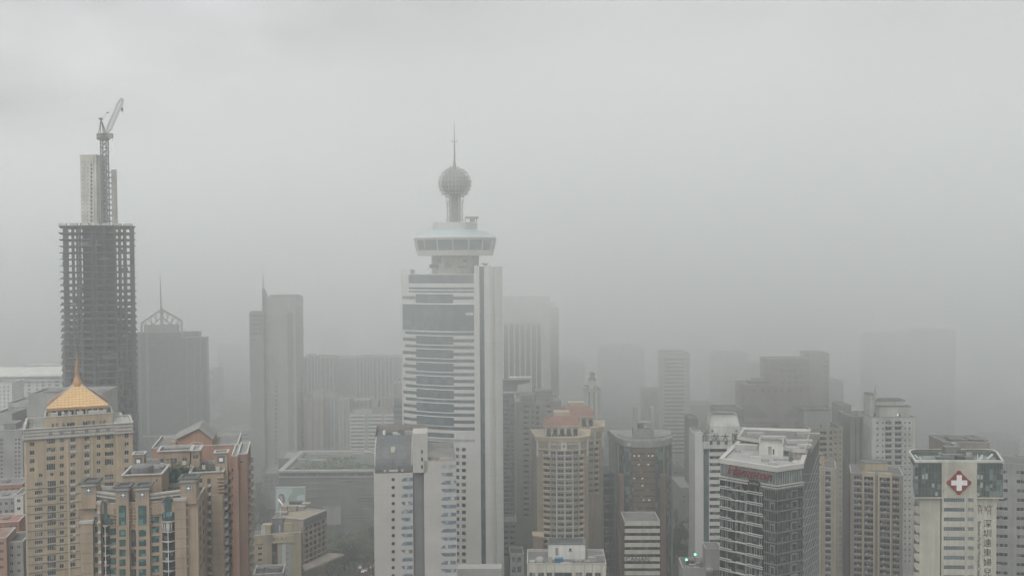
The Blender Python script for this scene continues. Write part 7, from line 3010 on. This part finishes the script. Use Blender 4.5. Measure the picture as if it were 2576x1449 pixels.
# ---------------------------------------------------------------- cars on the street beside the park
def car(x, y, ang, label, lights):
    e = empty('parked_car' if False else 'car', (x, y, 0), label, 'car')
    b = MB()
    prof = [(-2.2, .35), (-2.2, .8), (-1.5, .95), (-.9, 1.45), (.7, 1.48), (1.3, .98), (2.15, .82), (2.2, .35)]
    L = [Vector((u, -.88, z)) for u, z in prof]
    Rr = [Vector((u, .88, z)) for u, z in prof]
    b.loft(L, Rr)
    b.poly(list(reversed(L)))
    b.poly(Rr)
    R = Matrix.Rotation(ang, 3, 'Z')

    def fin(mb, nm, mt):
        mb.v = [tuple(R @ Vector(v) + e.location) for v in mb.v]
        return mb.build(nm, M[mt], e)
    fin(b, 'body', 'white_paint')
    for sx in (-1.35, 1.35):
        for sy in (-.8, .8):
            w = MB()
            w.tube((sx, sy - .1, .33), (sx, sy + .1, .33), .33, 0, 12)
            fin(w, 'wheel', 'black')
    for sy in (-.6, .6):
        w = MB()
        u = 2.2 if lights == 'lamp_white' else -2.2
        w.abox(u - .04, u + .06, sy - .22, sy + .22, .58, .84)
        fin(w, 'headlight' if lights == 'lamp_white' else 'tail_light', lights)


for (px, py, Y, a, lab, li) in ((906, 1441, 612, -1.45, 'pale car with white headlights on, nearest the park trees', 'lamp_white'),
                                (913, 1447, 604, -1.5, 'pale car with white headlights on, at the bottom edge beside the red-lit cars', 'lamp_white'),
                                (921, 1447, 606, 1.5, 'car showing orange tail lights beside the park trees', 'lamp_red'),
                                (937, 1443, 612, 1.45, 'car showing red tail lights against the circle-windowed tower', 'lamp_red')):
    p = at(px, py, Y)
    car(p.x, p.y, a, lab, li)

# ---------------------------------------------------------------- air: even haze in one box, and the fog banks that swallow the far tower tops
def air(name, mb, dens, col, g):
    m = bpy.data.materials.new(name)
    m.use_nodes = True
    n = m.node_tree
    n.nodes.clear()
    o = n.nodes.new('ShaderNodeOutputMaterial')
    p = n.nodes.new('ShaderNodeVolumePrincipled')
    n.links.new(p.outputs[0], o.inputs['Volume'])
    p.inputs['Color'].default_value = (*col, 1)
    p.inputs['Density'].default_value = dens
    p.inputs['Anisotropy'].default_value = g
    return mb.build(name, m, None, kind='stuff')


hz = MB()
hz.abox(-9200, 9200, -900, 9200, -2.5, 312)
air('haze', hz, HAZE, HCOL, HG)


def fog_bank():
    """low cloud that sinks with distance and towards the right, ragged underneath"""
    mb = MB()
    mb.abox(-1700, 1700, 240, 2700, -2.2, 311)
    o = air('fog_bank', mb, 0, BCOL, HG)
    m = o.data.materials[0]
    n = m.node_tree
    N, L = n.nodes.new, n.links.new
    p = next(x for x in n.nodes if x.type == 'PRINCIPLED_VOLUME')
    tc = N('ShaderNodeTexCoord')
    sx = N('ShaderNodeSeparateXYZ')
    L(tc.outputs['Object'], sx.inputs[0])

    def mth(op, a, b=None, c=None):
        q = N('ShaderNodeMath')
        q.operation = op
        for i, v in enumerate((a, b, c)):
            if v is None:
                continue
            if isinstance(v, (int, float)):
                q.inputs[i].default_value = v
            else:
                L(v, q.inputs[i])
        return q.outputs[0]
    z = mth('ADD', sx.outputs['Z'], 2.2)
    z = sx.outputs['Z']
    h = mth('MULTIPLY_ADD', sx.outputs['Y'], -FOG['ky'], 500 * FOG['ky'] - FOG['z0'])
    h = mth('ADD', h, z)
    h = mth('MULTIPLY_ADD', sx.outputs['X'], -FOG['kx'], h)
    # a clear pocket around the unfinished tower
    dx = mth('POWER', mth('MULTIPLY_ADD', sx.outputs['X'], 1 / 190, 260 / 190), 2)
    dy = mth('POWER', mth('MULTIPLY_ADD', sx.outputs['Y'], 1 / 330, -420 / 330), 2)
    g_ = mth('EXPONENT', mth('MULTIPLY', mth('ADD', dx, dy), -1))
    h = mth('MULTIPLY_ADD', g_, -FOG['clear'], h)
    def step(axis, a, b_):
        q = N('ShaderNodeMapRange')
        q.interpolation_type = 'SMOOTHSTEP'
        q.inputs[1].default_value = a
        q.inputs[2].default_value = b_
        L(sx.outputs[axis], q.inputs[0])
        return q.outputs[0]
    h = mth('MULTIPLY_ADD', mth('MULTIPLY', step('Y', 570, 800), step('X', -60, 140)), FOG['sink'], h)
    nz = N('ShaderNodeTexNoise')
    nz.inputs['Scale'].default_value = .0052
    nz.inputs['Detail'].default_value = 3
    nz.inputs['Roughness'].default_value = .55
    L(tc.outputs['Object'], nz.inputs['Vector'])
    nn = mth('MULTIPLY', mth('SUBTRACT', nz.outputs[0], .5), 2 * FOG['amp'])
    h = mth('ADD', h, nn)
    r = N('ShaderNodeMapRange')
    r.interpolation_type = 'SMOOTHSTEP'
    r.inputs[1].default_value = 0
    r.inputs[2].default_value = FOG['ramp']
    lo = N('ShaderNodeMapRange')
    lo.interpolation_type = 'SMOOTHSTEP'
    lo.inputs[1].default_value = 340
    lo.inputs[2].default_value = 640
    lo.inputs[3].default_value = 0
    lo.inputs[4].default_value = FOG['low']
    L(sx.outputs['Y'], lo.inputs[0])
    L(lo.outputs[0], r.inputs[3])
    r.inputs[4].default_value = FOG['dens']
    L(h, r.inputs[0])
    # a wisp drifting across the front of the ball tower
    def bell(axis, c, w):
        return mth('POWER', mth('MULTIPLY_ADD', sx.outputs[axis], 1 / w, -c / w), 2)
    e_ = mth('ADD', mth('ADD', bell('X', -22, 75), bell('Y', 425, 60)), bell('Z', 184, 58))
    wisp = mth('MULTIPLY', mth('EXPONENT', mth('MULTIPLY', e_, -1)), FOG['wisp'])
    n2 = N('ShaderNodeTexNoise')
    n2.inputs['Scale'].default_value = .022
    n2.inputs['Detail'].default_value = 3
    L(tc.outputs['Object'], n2.inputs['Vector'])
    wisp = mth('MULTIPLY', wisp, mth('MULTIPLY', n2.outputs[0], 2))
    L(mth('ADD', r.outputs[0], wisp), p.inputs['Density'])


fog_bank()

# ---------------------------------------------------------------- overcast light
W = bpy.data.worlds.new('World')
S.world = W
W.use_nodes = True
nt = W.node_tree
bg = nt.nodes['Background']
sky = nt.nodes.new('ShaderNodeTexSky')
sky.sky_type = 'NISHITA'
sky.sun_disc = False
sky.sun_elevation = math.radians(58)
sky.sun_rotation = math.radians(200)
sky.dust_density = 6
sky.air_density = 2
hs = nt.nodes.new('ShaderNodeHueSaturation')
hs.inputs['Saturation'].default_value = .08
nt.links.new(sky.outputs[0], hs.inputs['Color'])
# cloud mottling of the overcast
tc = nt.nodes.new('ShaderNodeTexCoord')
nz = nt.nodes.new('ShaderNodeTexNoise')
nz.inputs['Scale'].default_value = 2.2
nz.inputs['Detail'].default_value = 5
nz.inputs['Roughness'].default_value = .5
mp = nt.nodes.new('ShaderNodeMapping')
mp.inputs['Scale'].default_value = (1, 1, 2.4)
mp.inputs['Location'].default_value = (3.3, 1.2, .4)
nt.links.new(tc.outputs['Generated'], mp.inputs['Vector'])
nt.links.new(mp.outputs[0], nz.inputs['Vector'])
mr = nt.nodes.new('ShaderNodeMapRange')
mr.inputs[1].default_value = .3
mr.inputs[2].default_value = .7
mr.inputs[3].default_value = .6
mr.inputs[4].default_value = 1.4
nt.links.new(nz.outputs[0], mr.inputs[0])
vm = nt.nodes.new('ShaderNodeVectorMath')
vm.operation = 'SCALE'
nt.links.new(hs.outputs[0], vm.inputs[0])
nt.links.new(mr.outputs[0], vm.inputs['Scale'])
tint = nt.nodes.new('ShaderNodeVectorMath')
tint.operation = 'MULTIPLY'
tint.inputs[1].default_value = TINT
nt.links.new(vm.outputs[0], tint.inputs[0])
nt.links.new(tint.outputs[0], bg.inputs[0])
bg.inputs[1].default_value = SKY
sun = bpy.data.lights.new('sun', 'SUN')
sun.energy = SUN
sun.angle = math.radians(20)
sun.color = (1, .97, .93)
so = bpy.data.objects.new('sun', sun)
so.rotation_euler = (math.radians(32), 0, math.radians(-20))
COL.objects.link(so)

S.cycles.volume_bounces = 6
S.cycles.volume_step_rate = .35
S.cycles.max_bounces = 10
S.cycles.use_denoising = True
S.view_settings.view_transform = 'Standard'
S.view_settings.look = 'None'
S.view_settings.gamma = 1
S.view_settings.exposure = EXPO
